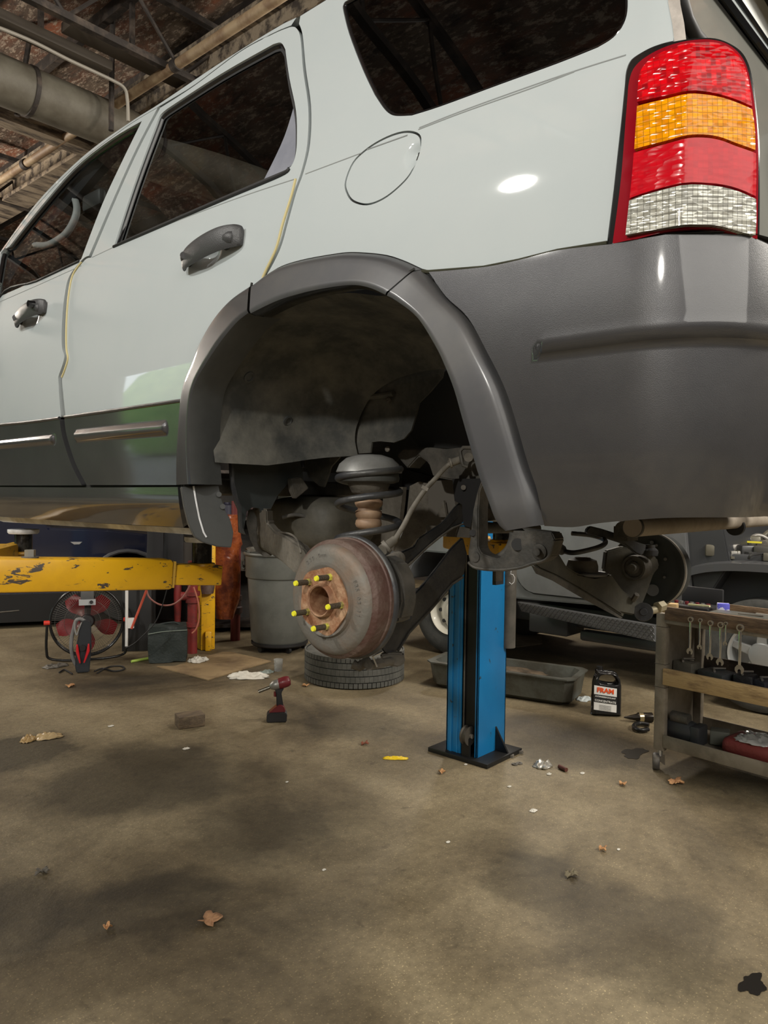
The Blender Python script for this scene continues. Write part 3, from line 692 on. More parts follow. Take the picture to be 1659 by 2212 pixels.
# dusty inner plates behind the spring
plate('inner_bracket', [(830, 1055), (870, 1052), (868, 1080), (862, 1130), (850, 1190), (760, 1200), (770, 1150), (820, 1148)], PX(1.86), (.02, 0, 0), M['under2'], suv)
plate('inner_bracket', [(885, 1050), (905, 1040), (925, 1045), (925, 1145), (900, 1165), (870, 1200), (850, 1195), (870, 1150), (880, 1100)], PX(1.84), (.02, 0, 0), M['under2'], suv)
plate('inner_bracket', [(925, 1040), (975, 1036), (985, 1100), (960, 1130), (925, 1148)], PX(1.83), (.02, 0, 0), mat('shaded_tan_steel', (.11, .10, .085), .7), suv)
plate('inner_bracket', [(870, 1012), (935, 1030), (900, 1060), (880, 1120), (862, 1150)], PX(1.90), (.02, 0, 0), M['black'], suv)
plate('steel_tab', [(942, 1117), (958, 1081), (964, 1117)], PX(1.81), (.01, 0, 0), M['under2'], suv)
plate('rail_bracket', [(977, 1034), (1040, 1034), (1028, 1080), (1016, 1140), (1001, 1135), (998, 1090), (982, 1082)], PX(1.70), (.02, 0, 0), M['black'], suv)
MB().cyl(onX(1001, 1053, 1.69), onX(1001, 1053, 1.70), .007).build('rail_hole', M['under2'], suv)
# fuel tank
q = onT(690, 1128, 2.45)
b = bmesh.new(); bmesh.ops.create_uvsphere(b, u_segments=32, v_segments=20, radius=1)
for v in b.verts:
    c = v.co.copy(); k = .55; v.co = V((math.copysign(abs(c.x)**k, c.x)*.14, math.copysign(abs(c.y)**k, c.y)*.17, math.copysign(abs(c.z)**k, c.z)*.085))+q
mb = MB(); mb.merge(b); tank = mb.build('fuel_tank', mat('dusty_tank', (.055, .052, .042), .6, c2=(.10, .093, .075), mscale=8, bump=.2), suv, 70)
bead('tank_seam', spl([onT(a, b, 2.3) for a, b in ((610, 1118), (640, 1112), (680, 1122), (710, 1150))], 5), .006, M['under'], tank)
plate('hanger_bracket', [(629, 1034), (650, 1030), (662, 1045), (668, 1055), (640, 1078), (632, 1060)], PY(1.66), (0, .02, 0), M['under'], suv, bev=.003)
# ------------------------------------------------------------------ spring and bump stop
sx = 1.46; C0 = onX(797, 1060, sx); tS = (C0-CAM).dot(fwd); k_ = tS/F
zy = lambda y: (1060-y)*k_
RH = V((math.cos(yaw), -math.sin(yaw), 0)); FH = V((math.sin(yaw), math.cos(yaw), 0))
MB().lathe([(0, zy(981)), (.035, zy(983)), (.062, zy(990)), (.080, zy(1003)), (.0885, zy(1020)), (.086, zy(1022)), (.077, zy(1008)), (0, zy(992))], C0, n=48).build('spring_seat', mat('grey_spring_seat', (.28, .28, .27), .45, metal=.4, c2=(.2, .2, .19), mscale=9), suv, 50)
MB().lathe([(0, zy(1006)), (.070, zy(1008)), (.078, zy(1016)), (.080, zy(1028)), (.082, zy(1032)), (.080, zy(1040)), (.066, zy(1044)), (0, zy(1044))], C0, n=40).build('spring_isolator', mat('rubber_isolator', (.05, .052, .048), .6, bump=.3, bscale=30), suv, 35)
MB().lathe([(0, zy(1036)), (.058, zy(1038)), (.057, zy(1046)), (.046, zy(1064)), (.030, zy(1070)), (0, zy(1072))], C0, n=40).build('bump_stop_cup', M['under2'], suv, 50)
M['bump'] = mat('tan_bump_stop', (.36, .24, .15), .55, c2=(.25, .15, .09), mscale=14)
pr = []
for y, r in ((1074, .020), (1078, .030), (1082, .037), (1088, .038), (1094, .034), (1098, .029), (1101, .030), (1104, .035), (1110, .036), (1117, .034), (1120, .030), (1124, .034), (1132, .036), (1138, .033), (1143, .024), (1145, 0)): pr.append((r, zy(y)))
MB().lathe([(0, zy(1072))]+pr, C0, n=32).build('bump_stop', M['bump'], suv, 60)
hp = []
ph = [(-360, 1012), (-180, 1034), (0, 1062), (90, 1072), (180, 1090), (270, 1112), (360, 1130), (450, 1146), (540, 1166), (630, 1180)]
for i in range(0, 631+360, 10):
    a = i-360
    for (p, y), (p2, y2) in zip(ph, ph[1:]):
        if p <= a <= p2: yy = y+(y2-y)*(a-p)/(p2-p); break
    hp.append(C0+(RH*math.cos(math.radians(a))-FH*math.sin(math.radians(a)))*.083+V((0, 0, zy(yy))))
MB().tube(hp, .0092, 12).build('coil_spring', M['susp'], suv, 70)
# ------------------------------------------------------------------ brake drum
DC = onX(705, 1296, 1.14); dax = V((1, 0, 0))
M['drum'] = mat('grey_cast_iron', (.165, .155, .135), .6, metal=.3, c2=(.20, .13, .085), mscale=7, lo=.45, hi=.72, mdet=9, bump=.15, bscale=90)
M['rust'] = mat('rusty_iron', (.22, .09, .04), .8, c2=(.42, .27, .16), mscale=22, lo=.4, hi=.65, bump=.4, bscale=80)
M['rustd'] = mat('dark_rust_band', (.085, .042, .032), .65, c2=(.13, .09, .072), mscale=14, bump=.3, bscale=90)
drum = MB().lathe([(.036, -.004), (.070, -.004), (.076, -.010), (.080, -.010), (.083, -.002), (.100, .000), (.112, .003), (.120, .009), (.123, .015)], DC, dax, 96).build('brake_drum', M['drum'], suv, 50)
MB().lathe([(.123, .015), (.1245, .018), (.131, .022), (.133, .026), (.133, .060), (.136, .062), (.136, .072), (.133, .074)], DC, dax, 96).build('drum_rim', M['rustd'], drum, 50)
MB().lathe([(.05, .070), (.137, .070), (.141, .074), (.141, .082), (.134, .086), (.03, .09)], DC, dax, 96).build('backing_plate', M['susp'], suv, 50)
# hub flange with scalloped edge, snout
mb = MB(); out = []
for i in range(120):
    a = 2*PI*i/120; r = .073+.004*math.cos(5*(a-math.radians(184))); out.append(DC+V((-.0045, math.cos(a)*r, math.sin(a)*r)))
inn_ = [DC+V((-.0045, math.cos(2*PI*i/120)*.033, math.sin(2*PI*i/120)*.033)) for i in range(120)]; up_ = V((-.006, 0, 0))
mb.add(out+[q+up_ for q in out]+[q+up_ for q in inn_], [(i, (i+1) % 120, 120+(i+1) % 120, 120+i) for i in range(120)]+[(120+i, 120+(i+1) % 120, 240+(i+1) % 120, 240+i) for i in range(120)]); mb.build('hub_flange', M['rust'], drum, 30)
MB().lathe([(.0, .055), (.016, .055), (.018, .04), (.030, .036), (.031, -.022), (.034, -.024), (.0365, -.022), (.038, -.006)], DC, dax, 48).build('hub_bore', mat('rusty_hub', (.34, .20, .11), .7, c2=(.17, .075, .035), mscale=30, bump=.3), drum, 50)
M['stud'] = mat('dark_stud_steel', (.10, .085, .06), .45, metal=.6, bump=.6, bscale=500); M['studtip'] = mat('yellow_paint_mark', (.75, .72, .03), .5)
for dg in (184, 256, 328, 40, 112):
    a = math.radians(dg); q = DC+V((0, math.cos(a)*.0572, math.sin(a)*.0572))
    st = MB().cyl(q+V((-.008, 0, 0)), q+V((-.050, 0, 0)), .0062, n=20).build('wheel_stud', M['stud'], drum, 50)
    MB().cyl(q+V((-.0495, 0, 0)), q+V((-.054, 0, 0)), .0064, .0052, n=20).build('stud_tip', M['studtip'], st, 50)
    MB().cyl(q+V((-.009, 0, 0)), q+V((-.018, 0, 0)), .0085, .008, n=6).build('stud_collar', mat('yellow_marked_collar', (.55, .53, .08), .5, c2=(.14, .11, .07), mscale=60), st, 20)
def text(name, s, size, M4, mt, parent, ext=.001, align='CENTER', bold=0):
    c = bpy.data.curves.new(name, 'FONT'); c.body = s; c.size = size; c.extrude = ext; c.offset = bold; c.align_x = align; c.align_y = 'CENTER'; c.resolution_u = 2
    t = bpy.data.objects.new('t', c); col.objects.link(t); bpy.context.view_layer.update()
    me = bpy.data.meshes.new_from_object(t.evaluated_get(bpy.context.evaluated_depsgraph_get())); bpy.data.objects.remove(t); me.transform(M4)
    me.materials.clear(); o = link(name, me, mt)
    if parent is not None: wparent(o, parent)
    return o
def basis(x, y, z, o): return Matrix(((x.x, y.x, z.x, o.x), (x.y, y.y, z.y, o.y), (x.z, y.z, z.z, o.z), (0, 0, 0, 1)))
M['cast'] = mat('cast_lettering', (.15, .14, .125), .6)
def ringtext(s, ang, r, size):
    n = len(s)
    for i, ch in enumerate(s):
        if ch == ' ': continue
        a = math.radians(ang)-(i-(n-1)/2)*size*.72/r
        rad = V((0, -math.cos(a), math.sin(a))); tan = V((0, -math.sin(a)*1, -math.cos(a)))
        # seen from outside (-X), letters read along the circle
        x = V((0, -math.sin(a), -math.cos(a))); y = rad
        me = None
        ringtext.items.append((ch, basis(x, y, V((-1, 0, 0)), DC+rad*r+V((-.0005+(.0 if r < .1 else .003), 0, 0)))))
ringtext.items = []
ringtext('230.0mm', 110, .099, .014); ringtext('F35 03 11', 8, .098, .0125); ringtext('MAX DIA', 207, .100, .014)
for w0, w1 in ((0, 7), (7, 14), (14, 20)):
  mb = MB()
  for ch, m4 in ringtext.items[w0:w1]:
      c = bpy.data.curves.new('t', 'FONT'); c.body = ch; c.size = .014; c.extrude = .0008; c.align_x = 'CENTER'; c.align_y = 'CENTER'; c.resolution_u = 2
      t = bpy.data.objects.new('t', c); col.objects.link(t); bpy.context.view_layer.update()
      me = bpy.data.meshes.new_from_object(t.evaluated_get(bpy.context.evaluated_depsgraph_get())); bpy.data.objects.remove(t); me.transform(m4); mb.bm.from_mesh(me); bpy.data.meshes.remove(me)
  mb.build('cast_lettering', M['cast'], drum, 20)
# ------------------------------------------------------------------ near side arms
plate('trailing_arm', [(541, 1098), (558, 1096), (576, 1100), (577, 1129), (592, 1147), (620, 1160), (657, 1184), (680, 1230), (660, 1255), (634, 1238), (610, 1216), (583, 1197), (560, 1184), (546, 1160), (538, 1135)], PT(2.25, 1.80, 540, 680), V((.05, .03, 0)), M['under2'], suv, bev=.006)
plate('trailing_arm_flange', [(536, 1100), (545, 1120), (552, 1150), (570, 1172), (578, 1198), (572, 1203), (552, 1190), (540, 1165), (532, 1130)], PT(2.2), V((.01, -.01, 0)), M['under'], suv)
bead('brake_line', spl([onT(a, b, t) for a, b, t in ((598, 1150, 2.1), (625, 1153, 2.0), (641, 1165, 1.9), (648, 1185, 1.8), (650, 1195, 1.78))], 5), .0028, M['under2'], suv)
plate('upper_control_arm', [(997, 1083), (985, 1092), (956, 1128), (928, 1147), (903, 1163), (895, 1180), (862, 1194), (846, 1206), (839, 1227), (848, 1239), (870, 1231), (895, 1208), (923, 1182), (954, 1157), (977, 1141), (1000, 1131), (1003, 1104)], PT(1.80, 2.12, 840, 1000), fwd*.035, M['susp'], suv, bev=.004)
bead('arm_edge', [onT(a, b, 1.795+.32*(a-840)/160) for a, b in ((872, 1230), (896, 1208), (923, 1182), (954, 1157), (977, 1141), (1000, 1132))], .003, M['under2'], suv)
plate('lower_control_arm', [(1000, 1160), (976, 1183), (938, 1233), (913, 1264), (880, 1298), (856, 1330), (843, 1368), (822, 1400), (832, 1414), (848, 1415), (862, 1404), (884, 1366), (932, 1315), (977, 1261), (1002, 1245), (1010, 1200)], PT(1.76, 2.10, 830, 1000), fwd*.04, M['susp'], suv, bev=.005)
bead('arm_edge', [onT(a, b, 1.755+.34*(a-830)/170) for a, b in ((860, 1406), (884, 1367), (932, 1316), (977, 1262), (1000, 1247))], .003, M['under'], suv)
for a, b, t, r in ((870, 1300, 1.80, .020), (878, 1330, 1.80, .014)):
    MB().cyl(onT(a, b, t), onT(a, b, t)+FH*.03, r).build('arm_boss', M['susp'], suv)
# knuckle, bushings and bolts behind the drum
plate('knuckle', [(822, 1200), (850, 1215), (868, 1250), (872, 1300), (862, 1340), (838, 1350), (815, 1320)], PX(1.245), (.05, 0, 0), M['under'], suv, bev=.006)
MB().cyl(onT(836, 1220, 1.70), onT(862, 1206, 1.76), .017).cyl(onT(838, 1222, 1.69), onT(856, 1212, 1.73), .022).build('arm_bushing', M['under2'], suv)
for y in (1251, 1275): MB().cyl(onT(858, y, 1.78), onT(891, y-3, 1.80), .0035, n=10).build('bolt', M['silver'], suv)
plate('caliper_bracket', [(845, 1240), (868, 1238), (874, 1262), (860, 1285), (846, 1280)], PT(1.74), fwd*.02, M['under2'], suv, bev=.003)
bk = MB().tube([onT(800, 1425, 1.74), onT(775, 1440, 1.74), onT(762, 1434, 1.74)], .012, 10).cyl(onT(796, 1437, 1.70), onT(822, 1433, 1.74), .013, n=6).cyl(onT(822, 1433, 1.74), onT(845, 1428, 1.78), .010).build('lower_arm_bolt', M['under2'], suv)
plate('lower_mount', [(820, 1415), (845, 1410), (872, 1412), (876, 1432), (862, 1442), (842, 1440), (826, 1428)], PT(1.78), fwd*.03, M['under2'], suv, bev=.004)
MB().tube([onT(825, 1408, 1.70), onT(805, 1418, 1.69), onT(815, 1440, 1.69)], .0025, 6).build('clip_wire', M['silver'], suv)
# thin diagonal link with its end fittings
LK = [(975, 1000, 2.0), (962, 1010, 2.0), (935, 1040, 1.96), (917, 1060, 1.93), (890, 1100, 1.88), (872, 1135, 1.84), (850, 1170, 1.80)]
M['link'] = mat('pale_dusty_link', (.24, .22, .185), .6, c2=(.16, .145, .12), mscale=16)
link_ = MB().tube(spl([onT(*p) for p in LK], 4), .0066, 12).build('brake_hose', M['link'], suv, 60)
MB().cyl(onT(972, 1001, 2.0), onT(997, 992, 2.02), .0105).cyl(onT(971, 1001, 2.0), onT(975, 1000, 2.0), .014).build('hose_fitting', M['link'], link_)
MB().cyl(onT(852, 1166, 1.80), onT(826, 1188, 1.77), .010, .013).cyl(onT(838, 1178, 1.78), onT(832, 1183, 1.78), .017).build('hose_fitting', M['link'], link_)
MB().bar(onT(911, 1051, 1.93), onT(924, 1058, 1.93), .016, .009).build('hose_clip', M['link'], link_)
MB().tube([onT(a, b, 2.0) for a, b in ((1020, 967), (1000, 967), (994, 975), (997, 995), (1000, 1005), (1010, 1008))], .0055, 8).build('hose_bracket', M['under'], suv)
MB().cyl(onT(1012, 988, 1.98), onT(1012, 988, 2.01), .012).build('bracket_bolt', M['under2'], suv)
# ------------------------------------------------------------------ subframe
SF = [(1040, 1034), (1029, 1067), (1021, 1104), (1015, 1165), (1010, 1196), (1016, 1221), (1036, 1229), (1080, 1232), (1122, 1226), (1150, 1218), (1174, 1213), (1188, 1201), (1199, 1166), (1192, 1150), (1110, 1140), (1103, 1165), (1090, 1192), (1076, 1207), (1058, 1203), (1040, 1195), (1033, 1182), (1033, 1100), (1036, 1060), (1047, 1034)]
sub = plate('rear_subframe', SF, PX(1.66), (.05, 0, .0), M['under'], suv, bev=.003)
for a, b, r in ((1021, 1151, .009), (1118, 1176, .016)): MB().cyl(onX(a, b, 1.655), onX(a, b, 1.661), r).build('subframe_hole', M['black'], sub)
MB().lathe([(.020, 0), (.020, -.004), (.013, -.006), (.009, -.006), (.009, -.016), (0, -.016)], onX(1166, 1192, 1.66), V((1, 0, 0)), 20).build('subframe_bolt', M['under'], sub)
MB().lathe([(.014, 0), (.014, -.003), (0, -.003)], onX(1027, 1203, 1.66), V((1, 0, 0)), 20).build('subframe_bolt', M['under'], sub)
bead('subframe_rim', spl([onX(a, b, 1.657) for a, b in ((1012, 1215), (1030, 1227), (1080, 1231), (1122, 1226), (1150, 1217), (1175, 1211), (1188, 1198), (1197, 1168))], 4), .0045, M['under'], sub)
MB().tube(spl([onX(a, b, 1.72) for a, b in ((1060, 1212), (1085, 1200), (1100, 1185), (1108, 1165), (1110, 1150))], 4), .012, 10).build('subframe_tube', M['under'], sub)
MB().bar(onX(925, 1146, 1.75), onX(1020, 1150, 1.72), .02, .03).build('cross_bracket', M['under'], sub)
MB().bar(onT(1076, 1218, 3.0), onT(1076, 1255, 3.0), .03, .01).build('lift_tab', M['under2'], suv)
# silencer end and pipes between the flare and the subframe
MB().cyl(onT(1052, 1088, 2.35), onT(1110, 1085, 2.6), .055, n=32).build('silencer', M['under2'], suv)
MB().tube([onT(1034, 1140, 2.3), onT(1100, 1140, 2.4), onT(1160, 1142, 2.5)], .018, 10).build('exhaust_pipe', M['under'], suv)
# ------------------------------------------------------------------ far side hub and arms
FC = onT(1398, 1231, 2.80); fa = V((-1, 0, 0))
fb_ = MB().lathe([(0, -.004), (.1, -.004), (.122, .0), (.132, .004), (.1405, .004), (.1405, -.008), (.135, -.010), (.135, -.018), (.139, -.020), (.139, -.07), (0, -.075)], FC, fa, 80).build('far_backing_plate', mat('dark_backing_plate', (.045, .05, .05), .5, metal=.2), suv, 40)
MB().lathe([(.1405, .001), (.1445, .0), (.1445, -.012), (.1405, -.014)], FC, fa, 80).build('drum_edge', mat('worn_drum_edge', (.4, .38, .34), .4, metal=.6), fb_, 40)
q = onT(1371, 1226, 2.72); MB().lathe([(.0, .03), (.014, .03), (.016, .018), (.022, .016), (.024, .006), (.034, .006), (.036, .012), (.044, .012), (.046, 0), (.046, -.05)], q, fa, 40).build('spindle', M['under'], suv, 35)
plate('far_knuckle', [(1310, 1190), (1345, 1180), (1400, 1195), (1420, 1205), (1425, 1225), (1412, 1240), (1400, 1275), (1388, 1305), (1380, 1310), (1350, 1290), (1335, 1270), (1320, 1250), (1305, 1232)], PT(2.74), fwd*.04, mat('khaki_dusty_steel', (.085, .078, .058), .7, c2=(.05, .046, .036), mscale=8, bump=.2), suv, bev=.005)
plate('far_lower_arm', [(1148, 1216), (1190, 1190), (1200, 1185), (1225, 1225), (1250, 1240), (1285, 1247), (1320, 1240), (1345, 1275), (1395, 1310), (1400, 1322), (1370, 1330), (1345, 1325), (1350, 1334), (1300, 1302), (1250, 1272), (1200, 1244), (1165, 1229)], PT(2.35, 2.70, 1150, 1390), fwd*.05, mat('khaki_dusty_steel_dark', (.075, .07, .052), .7, c2=(.045, .042, .034), mscale=8, bump=.2), suv, bev=.006)
plate('far_lower_arm_flange', [(1150, 1222), (1200, 1244), (1270, 1284), (1345, 1334), (1340, 1336), (1265, 1296), (1195, 1255), (1160, 1240)], PT(2.34, 2.68, 1150, 1390), fwd*.02, M['under'], suv)
q = onT(1258, 1222, 2.60); MB().lathe([(0, .030), (.014, .031), (.018, .028), (.026, .030), (.030, .026), (.048, .020), (.054, .0), (.054, -.02), (0, -.02)], q, n=40).build('far_spring_seat', mat('khaki_cup', (.12, .11, .085), .65, c2=(.08, .07, .055), mscale=10), suv, 40)
MB().tube(spl([onT(a, b, t) for a, b, t in ((1215, 1190, 2.5), (1240, 1194, 2.45), (1280, 1186, 2.42), (1302, 1178, 2.45), (1308, 1170, 2.55), (1300, 1163, 2.65), (1275, 1156, 2.7), (1235, 1152, 2.7))], 5), .0085, 10).build('far_coil_spring', M['susp'], suv, 60)
MB().tube(spl([q+V((math.cos(a)*.078, math.sin(a)*.078, -.012-a*.003)) for a in [k*.4 for k in range(16)]], 2), .0085, 10).build('far_coil_spring', M['susp'], suv, 60)
MB().tube([onT(1198, 1178, 2.45), onT(1213, 1188, 2.5)], .018, 12).build('far_arm_bushing', M['susp'], suv)
plate('far_upper_arm', [(1266, 1146), (1275, 1136), (1300, 1142), (1340, 1155), (1380, 1172), (1415, 1182), (1424, 1190), (1422, 1200), (1400, 1196), (1385, 1200), (1375, 1196), (1350, 1176), (1310, 1163), (1268, 1152)], PT(2.55, 2.72, 1266, 1420), fwd*.03, M['susp'], suv, bev=.004)
MB().lathe([(.026, 0), (.026, .02), (.016, .028), (.016, .04)], onT(1405, 1200, 2.70), n=20).build('ball_joint', M['susp'], suv)
for a, b, r in ((1408, 1172, .007), (1437, 1208, .006), (1435, 1247, .005), (1410, 1275, .022), (1418, 1178, .005)):
    MB().cyl(onX(a, b, FC.x-.012), onX(a, b, FC.x+.01), r).build('plate_plug', M['under'] if r < .01 else mat('grey_plug', (.10, .10, .095), .6), fb_)
MB().cyl(onT(1368, 1297, 2.66), onT(1376, 1284, 2.64), .010, n=6).build('far_bolt', M['under2'], suv)
MB().lathe([(0, .01), (.012, .01), (.014, 0), (.032, 0), (.034, -.03), (.02, -.05)], onT(1390, 1322, 2.66), (ray(1390, 1322)*-1), 28).build('far_bushing', M['susp'], suv, 40)
MB().cyl(onT(1402, 1320, 2.7), onT(1424, 1316, 2.74), .014).cyl(onT(1420, 1312, 2.72), onT(1432, 1308, 2.74), .02, n=6).build('far_bushing_bolt', mat('brassy_bolt', (.45, .40, .28), .4, metal=.6), suv)
MB().cyl(onT(1345, 1145, 2.55), onT(1372, 1140, 2.62), .03).box(onT(1352, 1152, 2.6), (.09, .05, .05)).build('far_upper_mount', M['under'], suv)
# tail pipe crossing behind the bumper
ex = MB(); e0 = onY(1366, 1139, .80); e1 = V((3.7, .80, e0.z+.0)); ex.cyl(e0, e1, .026, n=28); exh = ex.build('tail_pipe', mat('brown_dusty_pipe', (.22, .185, .145), .6, c2=(.29, .25, .20), mscale=9), suv)
q = onY(1589, 1138, .80); MB().cyl(q-V((.01, 0, 0)), q+V((.01, 0, 0)), .031).box(q+V((0, 0, .03)), (.012, .03, .08)).build('pipe_hanger', M['black'], exh)
q = onY(1368, 1139, .80); MB().cyl(q-V((.006, 0, 0)), q+V((.006, 0, 0)), .028).build('pipe_joint', M['under'], exh)
# ------------------------------------------------------------------ cabin seen through the glass
M['seat'] = mat('charcoal_seat_fabric', (.03, .03, .032), .9)
mb = MB(); mb.box((2.02, 1.75, H+.42), (1.30, .16, .55), bev=.05); rs = mb.build('rear_seat', M['seat'], suv)
for x in (1.55, 2.5): MB().box((x, 1.78, H+.76), (.26, .10, .15), bev=.045).build('head_rest', M['seat'], rs)
for x in (1.56, 2.48):
    fs = MB().box((x, 2.72, H+.40), (.5, .16, .6), bev=.06).build('front_seat', M['seat'], suv); MB().box((x, 2.73, H+.78), (.27, .11, .16), bev=.045).build('head_rest', M['seat'], fs)
MB().box((2.02, 3.35, H+.30), (1.6, .35, .18), bev=.04).build('dashboard', M['seat'], suv)
# pale arc of the steering wheel rim and mirror, placed just inside the front door glass
M['swm'] = mat('pale_grey_vinyl', (.50, .50, .50), .5)
fi_ = body(.06)
MB().tube(spl([fi_(*uv(a, b, fi_)) for a, b in ((160, 424), (166, 450), (160, 476), (144, 503), (122, 520), (98, 530), (74, 529))], 6), .0125, 10).build('steering_wheel_arc', M['swm'], suv, 70)
MB().box(fi_(*uv(203, 434, fi_)), (.03, .13, .06), bev=.014).build('rear_view_mirror', M['plastic'], suv)
# ------------------------------------------------------------------ the hall
def struct(name, mb, m, ang=30): o = mb.build(name, m, None, ang); o['kind'] = 'structure'; return o
def floormat():
    m = bpy.data.materials.new('oily_concrete'); m.use_nodes = True; nt = m.node_tree; N = nt.nodes; L = nt.links; p = N['Principled BSDF']
    tc = N.new('ShaderNodeTexCoord')
    def noise(sc_, det, stretch=None, w=.6, dist=0):
        n = N.new('ShaderNodeTexNoise'); n.inputs['Scale'].default_value = sc_; n.inputs['Detail'].default_value = det; n.inputs['Roughness'].default_value = w; n.inputs['Distortion'].default_value = dist
        mp = N.new('ShaderNodeMapping'); L.new(tc.outputs['Object'], mp.inputs[0])
        if stretch: mp.inputs['Scale'].default_value = stretch[0]; mp.inputs['Rotation'].default_value = (0, 0, stretch[1])
        L.new(mp.outputs[0], n.inputs['Vector']); return n
    def ramp(n, stops):
        r = N.new('ShaderNodeValToRGB'); e = r.color_ramp.elements
        while len(e) < len(stops): e.new(.5)
        for q, (a, c) in zip(e, stops): q.position = a; q.color = (*c, 1)
        L.new(n.outputs[0], r.inputs[0]); return r
    def mul(a, b, f=1., mode='MULTIPLY'):
        x = N.new('ShaderNodeMix'); x.data_type = 'RGBA'; x.blend_type = mode; x.inputs[0].default_value = f
        L.new(a, x.inputs[6]); L.new(b, x.inputs[7]); return x.outputs[2]
    base = ramp(noise(1.1, 8, w=.62), [(.30, (.130, .104, .060)), (.5, (.212, .172, .105)), (.72, (.29, .242, .155))])
    oil = ramp(noise(.75, 5, dist=.6), [(.30, (.26, .25, .245)), (.43, (.66, .64, .62)), (.54, (1, 1, 1))])
    smr = ramp(noise(1.4, 7, ((1, .28, 1), .5)), [(.32, (.66, .64, .62)), (.55, (1, 1, 1)), (.75, (1.0, 1.0, 1.0))])
    fine = ramp(noise(30, 9, w=.8), [(.32, (.55, .54, .53)), (.5, (.95, .95, .95)), (.7, (1.35, 1.34, 1.30))])
    spk = ramp(noise(140, 2, w=.5), [(.0, (1, 1, 1)), (.63, (1, 1, 1)), (.67, (2.0, 2.0, 1.9))])
    drp = ramp(noise(9, 3, dist=.4), [(.27, (.42, .40, .40)), (.34, (1, 1, 1)), (1, (1, 1, 1))])
    c = mul(base.outputs[0], oil.outputs[0]); c = mul(c, smr.outputs[0]); c = mul(c, fine.outputs[0], .7); c = mul(c, spk.outputs[0], .9); c = mul(c, drp.outputs[0], .55)
    # old spills and other darker patches, each with its own ragged outline
    wob = noise(3.2, 8, w=.7); sc_ = N.new('ShaderNodeVectorMath'); sc_.operation = 'MULTIPLY_ADD'; sc_.inputs[1].default_value = (.55, .55, 0); L.new(wob.outputs['Color'], sc_.inputs[0]); L.new(tc.outputs['Object'], sc_.inputs[2])
    for (px, py, r, k) in ((300, 1680, .50, .45), (40, 1625, .30, .35), (560, 1790, .30, .62), (330, 1960, .26, .50), (1140, 1890, .22, .62), (1380, 2010, .30, .66), (10, 1980, .25, .5), (760, 1560, .35, .6), (1240, 1620, .35, .6)):
        q = onZ(px, py); d = N.new('ShaderNodeVectorMath'); d.operation = 'DISTANCE'; d.inputs[1].default_value = (q.x+.275, q.y+.275, 0); fz = N.new('ShaderNodeVectorMath'); fz.operation = 'MULTIPLY'; fz.inputs[1].default_value = (1, 1, 0); L.new(sc_.outputs[0], fz.inputs[0]); L.new(fz.outputs[0], d.inputs[0])
        mr = N.new('ShaderNodeMapRange'); mr.inputs[1].default_value = r*.75; mr.inputs[2].default_value = r*1.15; mr.inputs[3].default_value = k; mr.inputs[4].default_value = 1; L.new(d.outputs['Value'], mr.inputs[0])
        c = mul(c, mr.outputs[0])
    L.new(c, p.inputs['Base Color'])
    rr = N.new('ShaderNodeMapRange'); rr.inputs[3].default_value = .42; rr.inputs[4].default_value = .75; L.new(noise(1.6, 6).outputs[0], rr.inputs[0]); L.new(rr.outputs[0], p.inputs['Roughness'])
    b = N.new('ShaderNodeBump'); b.inputs['Strength'].default_value = .35; b.inputs['Distance'].default_value = .012; L.new(noise(26, 8, w=.7).outputs[0], b.inputs['Height']); L.new(b.outputs[0], p.inputs['Normal'])
    p.inputs['Specular IOR Level'].default_value = .4
    return m
FX0, FX1, FY0, FY1, ZC = -3.9, 9.5, -6.0, 13.5, 4.9
struct('floor', MB().box(((FX0+FX1)/2, (FY0+FY1)/2, -.05), (FX1-FX0+.4, FY1-FY0+.4, .1)), floormat())
M['tile'] = mat('peeling_clay_tile_ceiling', (.30, .10, .05), .85, c2=(.11, .065, .045), mscale=3.5, lo=.35, hi=.6, mdet=10, bump=.8, bscale=14, stretch=(2.2, .8, 1))
